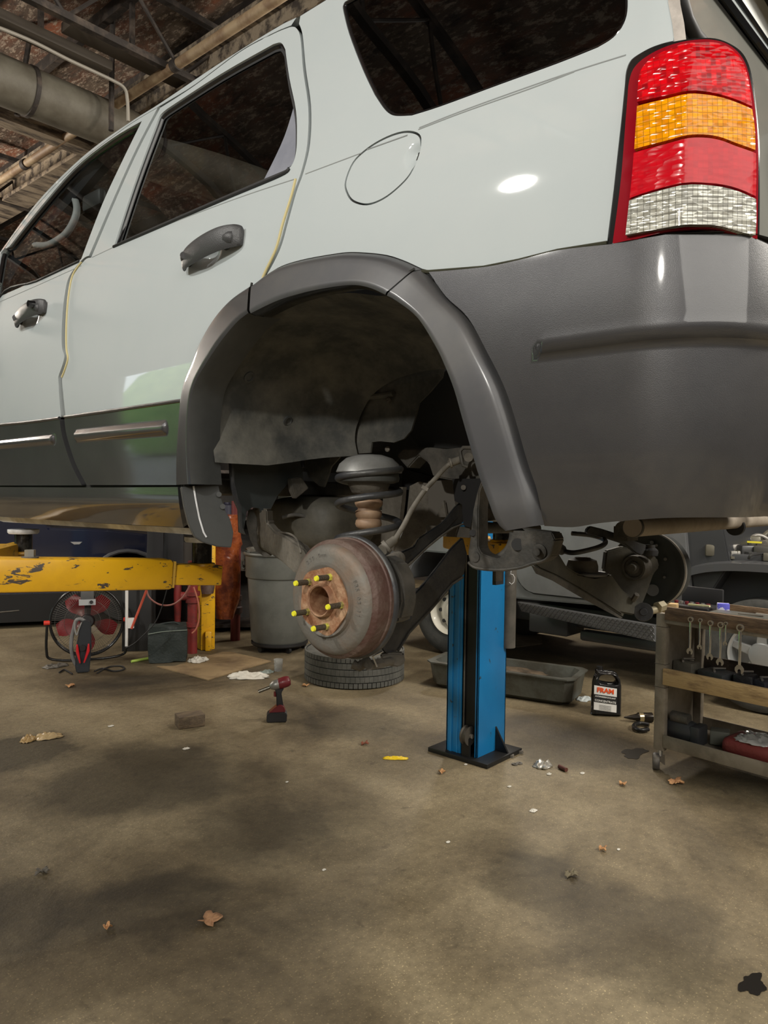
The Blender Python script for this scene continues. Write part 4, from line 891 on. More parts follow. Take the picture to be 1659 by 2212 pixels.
def ceilmat():
    m = bpy.data.materials.new('peeling_ceiling_paint'); m.use_nodes = True; nt = m.node_tree; N = nt.nodes; L = nt.links; p = N['Principled BSDF']; p.inputs['Roughness'].default_value = .85
    tc = N.new('ShaderNodeTexCoord'); mp = N.new('ShaderNodeMapping'); L.new(tc.outputs['Object'], mp.inputs[0]); mp.inputs['Scale'].default_value = (2.4, .9, 1)
    def nz(s, d, r): n = N.new('ShaderNodeTexNoise'); n.inputs['Scale'].default_value = s; n.inputs['Detail'].default_value = d; n.inputs['Roughness'].default_value = r; L.new(mp.outputs[0], n.inputs['Vector']); return n
    def rp(n, st):
        r = N.new('ShaderNodeValToRGB'); e = r.color_ramp.elements
        while len(e) < len(st): e.new(.5)
        for q, (a, c) in zip(e, st): q.position = a; q.color = (*c, 1)
        L.new(n.outputs[0], r.inputs[0]); return r
    a = rp(nz(1.3, 8, .7), [(.34, (.55, .17, .07)), (.45, (.32, .15, .09)), (.55, (.20, .14, .10)), (.68, (.34, .25, .17))])
    f = rp(nz(9, 10, .8), [(.0, (0, 0, 0)), (.52, (0, 0, 0)), (.57, (1, 1, 1)), (1, (1, 1, 1))])
    x = N.new('ShaderNodeMix'); x.data_type = 'RGBA'; L.new(f.outputs[0], x.inputs[0]); L.new(a.outputs[0], x.inputs[6]); x.inputs[7].default_value = (.75, .60, .46, 1)
    d = rp(nz(3, 8, .75), [(.36, (.22, .2, .2)), (.5, (1, 1, 1)), (1, (1, 1, 1))])
    y = N.new('ShaderNodeMix'); y.data_type = 'RGBA'; y.blend_type = 'MULTIPLY'; y.inputs[0].default_value = 1; L.new(x.outputs[2], y.inputs[6]); L.new(d.outputs[0], y.inputs[7]); L.new(y.outputs[2], p.inputs['Base Color'])
    b = N.new('ShaderNodeBump'); b.inputs['Strength'].default_value = .9; b.inputs['Distance'].default_value = .05; L.new(nz(8, 10, .8).outputs[0], b.inputs['Height']); L.new(b.outputs[0], p.inputs['Normal'])
    return m
struct('ceiling', MB().box(((FX0+FX1)/2, (FY0+FY1)/2, ZC+.1), (FX1-FX0+.4, FY1-FY0+.4, .2)), ceilmat())
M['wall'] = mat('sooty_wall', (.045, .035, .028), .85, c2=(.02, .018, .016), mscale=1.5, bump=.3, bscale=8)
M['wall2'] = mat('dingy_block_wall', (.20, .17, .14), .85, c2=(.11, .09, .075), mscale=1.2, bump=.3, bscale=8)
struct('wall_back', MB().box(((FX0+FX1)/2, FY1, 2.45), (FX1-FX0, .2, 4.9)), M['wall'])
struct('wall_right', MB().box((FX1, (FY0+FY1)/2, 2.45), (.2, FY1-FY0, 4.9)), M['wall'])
# left wall with the open bay door, front wall with an open bay (both behind the camera's view)
def wall_open(name, ax, c, a0, a1, o0, o1, oz, m):
    mb = MB()
    for lo, hi, z0, z1 in ((a0, o0, 0, 4.9), (o1, a1, 0, 4.9), (o0, o1, oz, 4.9)):
        if ax == 'x': mb.box((c, (lo+hi)/2, (z0+z1)/2), (.2, hi-lo, z1-z0))
        else: mb.box(((lo+hi)/2, c, (z0+z1)/2), (hi-lo, .2, z1-z0))
    return struct(name, mb, m)
wall_open('wall_left', 'x', FX0, FY0, FY1, 8.0, 11.9, 3.3, M['wall2'])
struct('wall_front', MB().box(((FX0+FX1)/2, FY0, 2.45), (FX1-FX0, .2, 4.9)), M['wall2'])
struct('floor_outside', MB().box((-10.2, 9, -.08), (12.2, 36, .1)), mat('asphalt', (.22, .22, .22), .9))
gh = MB()
for i in range(22):
    a = random.Random(i); gh.lathe([(0, 0), (.9, .2), (1.3, 1.6), (1.2, 3.4), (.6, 4.8), (0, 5.2)], V((-9.5-a.random()*1.5, 14.5+i*.30, -.03)), n=10)
o = gh.build('hedge', mat('hedge_green', (.10, .30, .05), .9, c2=(.3, .5, .12), mscale=3, bump=1, bscale=6)); tag(o, 'green hedge outside the open bay door, mirrored in the door paint', 'hedge', kind='stuff')
# roof steel
M['soot'] = mat('sooty_steel', (.035, .028, .024), .7, c2=(.14, .105, .08), mscale=7, lo=.5, hi=.75, bump=.3)
M['paleb'] = mat('flaking_beam_paint', (.30, .24, .17), .8, c2=(.06, .045, .035), mscale=5, lo=.45, hi=.6, mdet=10, bump=.6, stretch=(.5, 2, 2))
ti = [0]
def trim(mb, m, ang=30): ti[0] += 1; return struct('trim_%d' % ti[0], mb, m, ang)
for k, x in enumerate([.9+.62*i for i in range(14)]):
    trim(MB().box((x, (FY0+FY1)/2, ZC-.05), (.05, FY1-FY0-.3, .10)), M['soot'])
for k, y in enumerate([-3.4, .2, 2.6, 4.6, 8.0, 10.6]):
    mb = MB(); zb = ZC-.58
    mb.box(((FX0+FX1)/2, y, zb), (FX1-FX0-.2, .05, .045)).box(((FX0+FX1)/2, y, ZC-.13), (FX1-FX0-.2, .05, .04))
    x = FX0+.2; s = 1
    while x < FX1-.6: mb.tube([V((x, y, zb if s > 0 else ZC-.13)), V((x+.42, y, ZC-.13 if s > 0 else zb))], .014, 6); x += .42; s = -s
    trim(mb, M['soot'])
trim(MB().box((2.2, 6.2, 4.32), (14, .16, .10)).box((2.2, 6.2, 4.44), (14, .02, .18)), M['paleb'])
trim(MB().box((3.25, 3.5, 4.58), (.26, 18, .05)).box((3.25, 3.5, 4.44), (.03, 18, .24)).box((3.25, 3.5, 4.33), (.26, 18, .04)), M['paleb'])
def along(px, ax, c, ext=(0, 0)):
    pts = [(onX if ax == 'x' else onY)(a, b, c) for a, b in px]; d = (pts[-1]-pts[0]).normalized()
    z = sum(p.z for p in pts)/len(pts)
    return [V((p.x, p.y, z)) for p in [pts[0]-d*ext[0]]+pts[1:-1]+[pts[-1]+d*ext[1]]]
p = along([(557, 24), (203, 258)], 'x', 2.9, (7, 6)); pipe = MB().tube([V((2.9, q.y, q.z)) for q in p], .034, 16).build('sprinkler_pipe', mat('yellowed_pipe', (.38, .28, .17), .6, c2=(.22, .14, .08), mscale=6), None, 60)
tag(pipe, 'yellowed overhead pipe running above the car roof', 'pipe')
for yy in (3.3, 4.5, 6.9): MB().cyl((2.9, yy-.03, p[0].z), (2.9, yy+.03, p[0].z), .044).build('pipe_collar', M['soot'], pipe)
p = along([(171, 338), (0, 469)], 'x', 3.9, (0, 4)); o = MB().tube([V((3.9, q.y, q.z)) for q in p], .035, 12).build('overhead_pipe', mat('pinkish_pipe', (.34, .20, .15), .6, c2=(.2, .12, .09), mscale=6), None, 60); tag(o, 'pinkish overhead pipe far ahead, lower left of the yellowed one', 'pipe')
p = along([(68, 445), (0, 492)], 'x', 3.9, (0, 4)); o = MB().tube([V((3.9, q.y, q.z)) for q in p], .022, 12).build('overhead_pipe', M['soot'], None, 60); tag(o, 'thin sooty overhead pipe just under the pinkish pipe', 'pipe')
q = onY(0, 172, 5.45); dct = MB().cyl((FX0+.3, 5.45, q.z), (7.2, 5.45, q.z), .165, n=40).build('ceiling_duct', mat('olive_duct', (.17, .155, .12), .6, c2=(.11, .095, .07), mscale=3), None, 60); tag(dct, 'thick round olive-grey duct crossing under the ceiling', 'duct')
for xx in (2.3, 3.3, 4.6): MB().cyl((xx, 5.45, q.z), (xx+.03, 5.45, q.z), .175, n=40).build('duct_band', M['soot'], dct)
for i, (a, b, a2, b2, t) in enumerate([(78, 0, 36, 250, 5.6), (243, 40, 240, 282, 5.45)]):
    A, B = onT(a, b, t), onT(a2, b2, t); A.z = max(A.z, 4.85)
    o = MB().tube([A, B], .02, 8).build('hanger_rod', M['soot']); tag(o, ['slanting sooty rod from the ceiling to the duct, the left one', 'upright black rod from the ceiling to the duct, the right one'][i], 'rod')
cb = MB().tube(spl([onY(a, b, 5.0) for a, b in ((-60, 38), (60, 85), (150, 130), (240, 172), (268, 190), (275, 215), (277, 262))], 5), .012, 8).build('hanging_cable', mat('pale_conduit', (.36, .33, .28), .5)); tag(cb, 'pale cable strung below the ceiling at the upper left', 'cable')
for i, (a, b) in enumerate([(88, 82), (285, 122)]):
    q = onY(a, b, 5.02 if i == 0 else 4.85); q.z = min(q.z, 4.7); o = empty('light_fixture', q, ['dead strip light fixture on the ceiling at the far upper left', 'dead strip light fixture on the ceiling right of the other one'][i], 'light fixture')
    MB().box(q, (.95, .14, .07), bev=.01).build('fixture_body', mat('sooty_fixture', (.08, .065, .05), .6), o)
    MB().box(q+V((0, 0, .06+(4.9-q.z-.06)/2)), (.03, .03, max(.05, 4.9-q.z-.06))).build('fixture_stem', M['soot'], o)
# ------------------------------------------------------------------ lift
def bluemat():
    m = mat('scuffed_blue_paint', (.005, .155, .40), .4, c2=(.01, .20, .47), mscale=3, lo=.3, hi=.7, coat=.3, coatr=.2); nt = m.node_tree; N = nt.nodes; L = nt.links; p = N['Principled BSDF']
    tc = N.new('ShaderNodeTexCoord'); n = N.new('ShaderNodeTexNoise'); n.inputs['Scale'].default_value = 22; n.inputs['Detail'].default_value = 8; L.new(tc.outputs['Object'], n.inputs['Vector'])
    r = N.new('ShaderNodeValToRGB'); r.color_ramp.elements[0].position = .30; r.color_ramp.elements[1].position = .34; L.new(n.outputs[0], r.inputs[0])
    x = N.new('ShaderNodeMix'); x.data_type = 'RGBA'; L.new(r.outputs[0], x.inputs[0]); x.inputs[6].default_value = (.03, .05, .07, 1); L.new(N[m['ramp']].outputs[0], x.inputs[7]); L.new(x.outputs[2], p.inputs['Base Color']); return m
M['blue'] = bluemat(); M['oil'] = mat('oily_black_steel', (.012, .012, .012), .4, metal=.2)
def yelmat():
    m = mat('chipped_yellow_paint', (.80, .44, .008), .42, c2=(.68, .36, .010), mscale=5, coat=.2, coatr=.3); nt = m.node_tree; N = nt.nodes; L = nt.links; p = N['Principled BSDF']
    tc = N.new('ShaderNodeTexCoord'); mp = N.new('ShaderNodeMapping'); mp.inputs['Scale'].default_value = (1, 1, 2.6); L.new(tc.outputs['Object'], mp.inputs[0])
    n = N.new('ShaderNodeTexNoise'); n.inputs['Scale'].default_value = 17; n.inputs['Detail'].default_value = 9; n.inputs['Roughness'].default_value = .62; n.inputs['Distortion'].default_value = .8; L.new(mp.outputs[0], n.inputs['Vector'])
    r = N.new('ShaderNodeValToRGB'); r.color_ramp.elements[0].position = .385; r.color_ramp.elements[1].position = .40; L.new(n.outputs[0], r.inputs[0])
    x = N.new('ShaderNodeMix'); x.data_type = 'RGBA'; L.new(r.outputs[0], x.inputs[0]); x.inputs[6].default_value = (.07, .055, .045, 1); L.new(N[m['ramp']].outputs[0], x.inputs[7]); L.new(x.outputs[2], p.inputs['Base Color']); return m
M['yel'] = yelmat()
pc = onZ(1030, 1648)               # the corner of the post nearest the camera
def column(cx, cy, s, label, Hh_=4.25):
    """cx: the open face's x, cy: nearest y; s=+1 opens to -X"""
    r = empty('lift_post', (cx+s*.13, cy+.1, 0), label, 'lift post')
    D, Wd, T = .27, .20, .012
    def B(x0, x1, y0, y1, z0=.012, z1=Hh_): return ((cx+s*(x0+x1)/2, cy+(y0+y1)/2, (z0+z1)/2), (abs(x1-x0), y1-y0, z1-z0))
    mb = MB()
    for q in (B(0, D, 0, T), B(0, D, Wd-T, Wd), B(D-T, D, 0, Wd), B(0, T, 0, .018), B(0, T, .105, Wd)): mb.box(*q, bev=.003)
    sh = mb.build('post_channel', M['blue'], r)
    MB().box(*B(-.004, .0, .122, .130)).build('channel_ridge', M['blue'], sh); MB().box(*B(-.006, .0, .16, .175)).build('channel_ridge', M['blue'], sh)
    MB().box(*B(.02, .03, .02, Wd-.02, z0=.1, z1=Hh_-.15)).build('channel_shade_sheet', M['oil'], r)  # dark sheet added in the slot, standing in for the shade inside
    MB().box((cx+s*.13, cy+.10, .012), (.34, .38, .024), bev=.004).build('base_plate', M['oil'], r)
    for y in (-.06,):
        q = [V((cx+s*.17, cy, .024)), V((cx+s*.17, cy-.08, .024)), V((cx+s*.17, cy, .15))]; MB().prism(q, (s*.012, 0, 0)).build('gusset', M['oil'], r)
    pu = MB().lathe([(.0, -.018), (.05, -.018), (.05, -.014), (.042, -.010), (.042, .010), (.05, .014), (.05, .018), (0, .018)], (cx+s*.0, cy+.06, .13), V((0, 1, 0)), 32).build('pulley', mat('greasy_pulley', (.09, .08, .065), .5, metal=.4), r)
    MB().cyl((cx, cy+.03, .13), (cx, cy+.09, .13), .012).build('pulley_axle', M['under2'], pu)
    MB().box((cx-s*.012, cy+.06, .07), (.012, .05, .10)).build('pulley_bracket', M['oil'], r)
    MB().cyl((cx+s*.012, cy+.095, .15), (cx+s*.012, cy+.095, Hh_-.1), .004, n=8).build('lift_cable', M['under2'], r)
    return r
rp_ = column(pc.x, pc.y, 1, 'blue two-post lift upright standing behind the raised car')
q = onT(1098, 1300, 4.02)
cyl_ = MB().cyl(V((q.x, q.y, .56)), V((q.x, q.y, 3.2)), .042, n=24).build('hydraulic_cylinder', mat('grimy_grey_cylinder', (.10, .09, .075), .6, c2=(.06, .055, .045), mscale=9), rp_)
# chalk figure 5 on the cylinder
c5 = [onT(a, b, 3.965) for a, b in ((1104, 1232), (1103, 1240), (1108, 1241), (1112, 1248), (1110, 1258), (1105, 1262), (1100, 1258))]
MB().tube(c5, .0016, 6).build('chalk_number', mat('chalk', (.8, .8, .78), .9), cyl_)
q = onT(1076, 1245, 3.66); MB().box(q+V((.0, 0, .01)), (.07, .02, .10)).build('latch_notch', M['black'], rp_)
lp_ = column(.52, 2.12, -1, 'unseen blue lift post left of the frame, cut short to shade nothing, carrying the yellow arms', 1.26)  # left post cut low so its shadow and mirror image miss the doors
# arms
def arm(name_label, A, E, h, w, Mx, hin, win, pad, group=None, z=None):
    A, E, Mx = V(A), V(E), V(Mx)
    r = MB().bar(A, Mx, w, h, bev=.010).build('swing_arm', M['yel'], name_label)
    MB().bar(A.lerp(Mx, .9), E, win, hin, bev=.006).build('inner_arm', M['yel'], r)
    if pad:
        p = V(pad); st = MB().cyl(p, p+V((0, 0, .085)), .034, n=28).build('pad_post', mat('black_worn_post', (.02, .02, .02), .25, metal=.6, c2=(.12, .12, .11), mscale=20, lo=.5, hi=.8), r)
        MB().lathe([(0, .082), (.055, .082), (.06, .088), (.06, .100), (0, .100)], p, n=32).build('lift_pad', M['galv'], r)
        MB().lathe([(.038, 0), (.046, 0), (.044, .008), (.035, .010)], p, n=28).build('pad_collar', M['yel'], r)
    return r
a0 = onT(-90, 1249, 2.09); a1_ = onT(361, 1247, 2.50); a2_ = onT(470, 1247, 2.62)
a0.z = H-.243; a1_.z = H-.277; a2_.z = H-.292
pd = onT(436, 1228, 2.58); pd.z = a2_.z+.036
la = arm(lp_, a0, a2_, .100, .10, a1_, .070, .075, pd)
q = onT(65, 1214, 2.20); q.z = H-.255+.05; MB().cyl(q, q+V((0, 0, .006)), .024, n=24).build('washer', M['under2'], la); MB().cyl(q+V((0, 0, .006)), q+V((0, 0, .026)), .0155, n=6).build('arm_bolt', mat('grey_bolt', (.28, .27, .24), .5, metal=.5), la, 20)
g = a1_.lerp(a0, -.004); MB().bar(a1_, a1_.lerp(a2_, .05), .088, .088).build('arm_end_plate', mat('worn_yellow', (.60, .36, .05), .5), la)
fa0 = V((.75, 2.45, 1.115)); fe = onT(44, 1192, 3.2); fe.z = 1.115; fm = fa0.lerp(fe, .8)
arm(lp_, fa0, fe, .09, .09, fm, .075, .07, fe-V((.05, .15, .0)))
ra = V((3.02, 2.2, 1.16)); re = V((2.50, 1.55, 1.16)); arm(rp_, ra, re, .09, .09, ra.lerp(re, .6), .07, .07, re+V((.05, .06, .036)))
# ------------------------------------------------------------------ wheels
def tyre(name, c, ax, R, wd, rimr, mt_rim, par, treads=True, n=96, steel=True):
    c = V(c); ax = V(ax).normalized()
    h = wd/2; pr = [(rimr, -h*.80), (rimr+.012, -h*.92), (rimr+(R-rimr)*.5, -h*1.0), (R-.03, -h*.92), (R-.010, -h*.80)]
    g = [-.62, -.2, .2, .62]; p2 = []
    for k in g: p2 += [(R-.001, h*(k-.07)), (R-.010, h*(k-.045)), (R-.010, h*(k+.045)), (R-.001, h*(k+.07))]
    pr2 = pr+[(R-.002, -h*.74)]+p2+[(R-.002, h*.74)]+[(r, -z) for r, z in pr[::-1]]
    o = MB().lathe(pr2, c, ax, n).build(name, M['rub'], par, 35); return o
M['rub'] = mat('grey_black_tyre_rubber', (.035, .036, .034), .7, c2=(.06, .06, .055), mscale=10, bump=.15, bscale=60)
def steelwheel(c, ax, r, par, m, hubm):
    w_ = MB().lathe([(r, -.09), (r*1.03, -.085), (r*1.03, -.08), (r*.96, -.07), (r*.90, .0), (r*.84, .02), (r*.78, -.0), (r*.55, -.035), (r*.40, -.03), (r*.30, -.055), (r*.18, -.06), (0, -.06)], c, ax, 64).build('steel_wheel', m, par, 50)
    x = V(ax).orthogonal().normalized(); y = V(ax).cross(x)
    for k in range(8):
        a = k*PI/4; q = V(c)+(x*math.cos(a)+y*math.sin(a))*r*.67-V(ax)*.02; MB().cyl(q-V(ax)*.012, q+V(ax)*.02, r*.085, n=16).build('wheel_hole', M['black'], w_)
    return w_
# ------------------------------------------------------------------ things on the floor
def fl(px, py): return onZ(px, py, 0)
def thing(name, loc, label, cat, group=None): return empty(name, V(loc), label, cat, group)
def cam_axes(p):
    """right / away unit vectors on the floor as seen from the camera"""
    a = V((p[0], p[1], 0)).normalized(); return V((a.y, -a.x, 0)), a
# tyre lying flat
p = fl(765, 1490); r_, a_ = cam_axes(p); c = p+a_*.36
ty = thing('tyre', (c.x, c.y, 0), 'worn car tyre lying flat on the floor beneath the brake drum', 'tyre')
def tread(c, ax, R, wd, n, par, h0=-.85, h1=.85):
    mb = MB(); ax = V(ax).normalized(); x = ax.orthogonal().normalized(); y = ax.cross(x); h = wd/2
    for k in range(n):
        a = 2*PI*k/n
        for (g0, g1, sh) in ((-.93, -.64, 0), (-.58, -.24, .4), (-.18, .18, .1), (.24, .58, .6), (.64, .93, .3)):
            aa = a+sh*2*PI/n; d0 = 2*PI/n*(.42 if abs(g0+g1) > 1.2 else .475)
            q = [V(c)+(x*math.cos(t)+y*math.sin(t))*rr+ax*h*g for t in (aa-d0, aa+d0) for rr in (R-.012, R) for g in (g0, g1)]
            mb.add(q, [(0, 1, 3, 2), (4, 5, 7, 6), (0, 2, 6, 4), (1, 3, 7, 5), (2, 3, 7, 6)])
    return mb.build('tread_blocks', M['rub'], par, 20)
M['rub2'] = mat('dusty_tyre_rubber', (.075, .076, .068), .75, c2=(.11, .11, .098), mscale=10, bump=.15, bscale=60)
def tyre2(c, ax, R, wd, ri, par, m=None):
    h = wd/2
    o = MB().lathe([(ri, -h*.72), (ri+.008, -h*.88), (ri+(R-ri)*.35, -h*.98), (ri+(R-ri)*.65, -h), (R-.022, -h*.96), (R-.012, -h*.90), (R-.011, h*.90), (R-.022, h*.96), (ri+(R-ri)*.65, h), (ri+(R-ri)*.35, h*.98), (ri+.008, h*.88), (ri, h*.72), (ri, -h*.72)], c, ax, 72).build('tyre_casing', m or M['rub2'], par, 35); return o
tyre2((c.x, c.y, .115), (0, 0, 1), .375, .22, .215, ty)
o = tread((c.x, c.y, .1165), (0, 0, 1), .375, .23, 70, ty); o.data.materials.clear(); o.data.materials.append(M['rub2']); o['kind'] = 'stuff'
# grey dustbin
p = fl(604, 1416); r_, a_ = cam_axes(p); c = p+a_*.27
bn = thing('trash_can', (c.x, c.y, 0), 'tall grey plastic trash can on a black wheeled dolly', 'trash can')
M['bin'] = mat('grey_bin_plastic', (.15, .155, .14), .45, c2=(.115, .12, .108), mscale=5)
MB().lathe([(0, .08), (.235, .08), (.25, .10), (.285, .60), (.287, .64), (.300, .645), (.305, .655), (.308, .835), (.322, .84), (.326, .85), (.322, .862), (.305, .862), (.297, .845), (.28, .62), (.24, .12), (0, .11)], (c.x, c.y, 0), n=64).build('can_body', M['bin'], bn, 35)
for s in (0, .9):
    d = (r_*math.cos(.55+s*3.5)-a_*math.sin(.55+s*3.5)); t = V((-d.y, d.x, 0)); q = c+d*.315
    MB().tube([q+t*.09+V((0, 0, .70)), q+t*.09+d*.03+V((0, 0, .71)), q+t*.09+d*.03+V((0, 0, .77)), q+t*.09+V((0, 0, .78))], .011, 8).tube([q+t*.09+d*.03+V((0, 0, .72)), q-t*.09+d*.03+V((0, 0, .72))], .013, 8).tube([q-t*.09+V((0, 0, .70)), q-t*.09+d*.03+V((0, 0, .71)), q-t*.09+d*.03+V((0, 0, .77)), q-t*.09+V((0, 0, .78))], .011, 8).build('can_handle', M['bin'], bn, 60)
MB().lathe([(0, .05), (.24, .05), (.25, .06), (.25, .08), (0, .08)], (c.x, c.y, 0), n=48).build('dolly', M['black'], bn)
for k in range(5):
    a = k*2*PI/5+.6; MB().cyl((c.x+.21*math.cos(a)-.012, c.y+.21*math.sin(a), .027), (c.x+.21*math.cos(a)+.012, c.y+.21*math.sin(a), .027), .027, n=16).build('dolly_caster', M['black'], bn)
bagm = mat('black_bag_plastic', (.03, .032, .03), .35, bump=.8, bscale=25)
def crumple(name, c, sx, sy, sz, mt, label, cat, seed=1, group=None, parent=None, rz=0, rough=.45):
    """a crumpled scrap: a folded, noisy sheet resting on what is below it"""
    rnd = random.Random(seed); n = 14; vs = []
    from mathutils import noise
    for i in range(n):
        for j in range(n):
            u, v = i/(n-1)*2-1, j/(n-1)*2-1; rr = 1-.25*abs(noise.noise(V((u*1.7+seed, v*1.7, 0))))-.18*noise.noise(V((u*3+seed, v*3, 5)))
            z = (noise.noise(V((u*1.6+seed*3, v*1.6, 1)))*.55+noise.noise(V((u*3.7, v*3.7+seed, 2)))*.45+.35)*(1-max(abs(u), abs(v))**3*.8)
            k = math.hypot(u, v)/max(abs(u), abs(v), .01); vs.append(V((u*rr/k**.6*sx, v*rr/k**.6*sy, max(.002, z*sz))))
    m = Matrix.Rotation(rz, 3, 'Z'); vs = [m @ q+V(c) for q in vs]
    z0 = min(q.z for q in vs); vs = [V((q.x, q.y, q.z-z0+c[2]+.001)) for q in vs]
    mb = MB(); mb.add(vs, [(i*n+j, i*n+j+1, (i+1)*n+j+1, (i+1)*n+j) for i in range(n-1) for j in range(n-1)])
    o = mb.build(name, mt, parent, 35)
    md = o.modifiers.new('s', 'SOLIDIFY'); md.thickness = .0025; md.offset = 1
    if parent is None: tag(o, label, cat, group)
    return o
crumple('bin_liner', (c.x-.03, c.y+.02, .866), .26, .24, .12, mat('olive_grey_bag', (.10, .10, .085), .45), 'grey plastic rubbish bulging from the trash can', 'rubbish', 4)
# cardboard
def flat(name, px, mt, label, cat, th=.006, lift=.001):
    o = MB().prism([fl(a, b)+V((0, 0, lift)) for a, b in px], (0, 0, th)).build(name, mt); return tag(o, label, cat)
M['card'] = mat('oil_stained_cardboard', (.26, .185, .095), .8, c2=(.13, .085, .045), mscale=4, lo=.45, hi=.7)
flat('cardboard_sheet', [(338, 1441), (376, 1441), (480, 1410), (498, 1410), (586, 1430), (520, 1449), (449, 1471)], M['card'], 'stained cardboard sheet lying on the floor left of the trash can', 'cardboard', .008)
flat('cardboard_sheet', [(1096, 1370), (1118, 1362), (1170, 1374), (1172, 1392), (1118, 1399), (1090, 1397)], mat('pale_cardboard', (.42, .36, .26), .8, c2=(.3, .25, .17), mscale=5), 'pale cardboard scrap lying behind the blue lift upright', 'cardboard', .01)
M['cloth'] = mat('off_white_paper_towel', (.60, .58, .52), .9, c2=(.5, .48, .42), mscale=20)
q = fl(428, 1430); crumple('paper_towel', (q.x, q.y, .009), .10, .07, .06, M['cloth'], 'crumpled white paper towel on the far edge of the cardboard', 'paper towel', 3, rz=.4)
q = fl(537, 1462); crumple('paper_towel', (q.x, q.y, 0), .16, .10, .05, M['cloth'], 'larger white paper towel on the bare floor in front of the cardboard', 'paper towel', 8, rz=-.7)
q = fl(576, 1452); crumple('plastic_scrap', (q.x, q.y, 0), .06, .05, .03, mat('greenish_film', (.20, .24, .22), .3), 'greenish plastic scrap beside the larger white paper towel', 'scrap', 5)
q = fl(601, 1449); cupm = mat('clear_cup_plastic', (.75, .76, .74), .12, spec=.8, trans=.75, bump=.3, bscale=60)
cu = MB().lathe([(0, .004), (.026, .004), (.030, .0), (.033, .05), (.036, .09), (.034, .09), (.030, .05), (.027, .008), (0, .008)], (q.x, q.y, 0), n=28).build('plastic_cup', cupm); tag(cu, 'clear plastic cup standing on the floor in front of the trash can', 'cup')
# wood block
q = fl(410, 1574); r_, a_ = cam_axes(q); wb = MB().box(q+a_*.06+V((0, 0, .036)), (.155, .11, .07), rz=math.atan2(r_.y, r_.x)+.25, bev=.006).build('wood_block', mat('old_grey_wood', (.16, .115, .07), .8, c2=(.09, .065, .042), mscale=8, stretch=(1, 6, 6), bump=.4)); tag(wb, 'short brown timber block on the open floor left of the impact wrench', 'wood block')
# impact wrench, standing on its battery
p = fl(600, 1562); t_ = (p-CAM).dot(fwd); S = t_/F; r_, a_ = cam_axes(p)
iw_ = thing('impact_wrench', p+a_*.04, 'dark red and black cordless impact wrench standing on its battery', 'impact wrench')
def Q(dx, dy, dz=0): return p+a_*(.045+dz)+r_*(dx-600)*S+V((0, 0, (1562-dy)*S))
M['dred'] = mat('dark_red_plastic', (.14, .012, .018), .4, coat=.2); M['bk2'] = mat('black_tool_grip', (.018, .018, .02), .55)
MB().prism([Q(576, 1561, -.04), Q(619, 1561, -.04), Q(620, 1544, -.04), Q(614, 1540, -.04), Q(582, 1541, -.04), Q(576, 1546, -.04)], a_*.085, .004).build('battery', M['bk2'], iw_)
MB().prism([Q(580, 1542, -.03), Q(617, 1541, -.03), Q(612, 1528, -.03), Q(604, 1524, -.03), Q(594, 1530, -.03)], a_*.065, .004).build('battery_foot', M['dred'], iw_)
MB().prism([Q(597, 1533, -.016), Q(612, 1530, -.016), Q(607, 1500, -.016), Q(613, 1490, -.016), Q(592, 1490, -.016), Q(596, 1500, -.016)], a_*.034, .005).build('grip', M['bk2'], iw_)
MB().lathe([(0, -.005), (.026, 0), (.032, .012), (.034, .03), (.033, .062), (.030, .07), (0, .07)], Q(625, 1474), (Q(592, 1484)-Q(625, 1474)), 28).build('motor_housing', M['dred'], iw_, 50)
MB().lathe([(.028, 0), (.031, .004), (.030, .035), (.019, .055), (.015, .060), (0, .06)], Q(603, 1480), (Q(580, 1488)-Q(603, 1480)), 28).build('hammer_case', mat('dull_alloy', (.30, .30, .28), .4, metal=.7), iw_, 50)
MB().cyl(Q(582, 1488), Q(558, 1497), .0105, .0105, 16).build('socket', mat('worn_socket', (.2, .19, .16), .35, metal=.9), iw_)
MB().box(Q(594, 1503, -.0), (.012, .015, .03)).build('trigger', M['dred'], iw_)
# long dull drain pan either side of the post
A, B = fl(928, 1484), fl(1232, 1530); ex = (B-A).normalized(); ey = V((-ex.y, ex.x, 0));
if ey.dot(A) < 0: ey = -ey
Lp = (B-A).length
def pan(A, ex, ey, L, D, Hh_, m, nm, label, cat):
    r = thing(nm, A+ex*L/2+ey*D/2, label, cat)
    def ring(z, o, wv=0): return [A+ex*x+ey*y+V((0, 0, z)) for x, y in ((.05-o, -o), (L-.05+o, -o), (L+o, .05-o), (L+o, D-.05+o), (L-.05+o, D+o), (.05-o, D+o), (-o, D-.05+o), (-o, .05-o))]
    R = [ring(.002, -.04), ring(.03, -.005), ring(Hh_*.8, .015), ring(Hh_*.82, .03), ring(Hh_*.86, .03), ring(Hh_*.86, -.015), ring(.03, -.05), ring(.02, -.06)]
    vs = [q for w in R for q in w]; fs = [(i*8+k, i*8+(k+1) % 8, (i+1)*8+(k+1) % 8, (i+1)*8+k) for i in range(len(R)-1) for k in range(8)]+[tuple(range(8)), tuple(range(56, 64))]
    MB().add(vs, fs).build('pan_shell', m, r, 30)
    return r
M['pan'] = mat('dull_green_grey_metal', (.115, .12, .105), .5, metal=.3, c2=(.07, .065, .05), mscale=5, bump=.2)
pn = pan(A, ex, ey, Lp, .36, .22, M['pan'], 'drain_pan', 'long grey-green drain pan on the floor behind the blue lift upright', 'drain pan')
q = A+ex*.08+ey*.15+V((0, 0, .185)); crumple('pan_grime', (q.x+.35*ex.x, q.y+.35*ex.y, .15), .40, .12, .05, mat('rusty_sludge', (.05, .038, .025), .5, c2=(.12, .09, .06), mscale=12), '', '', 2, parent=pn, rz=math.atan2(ex.y, ex.x))
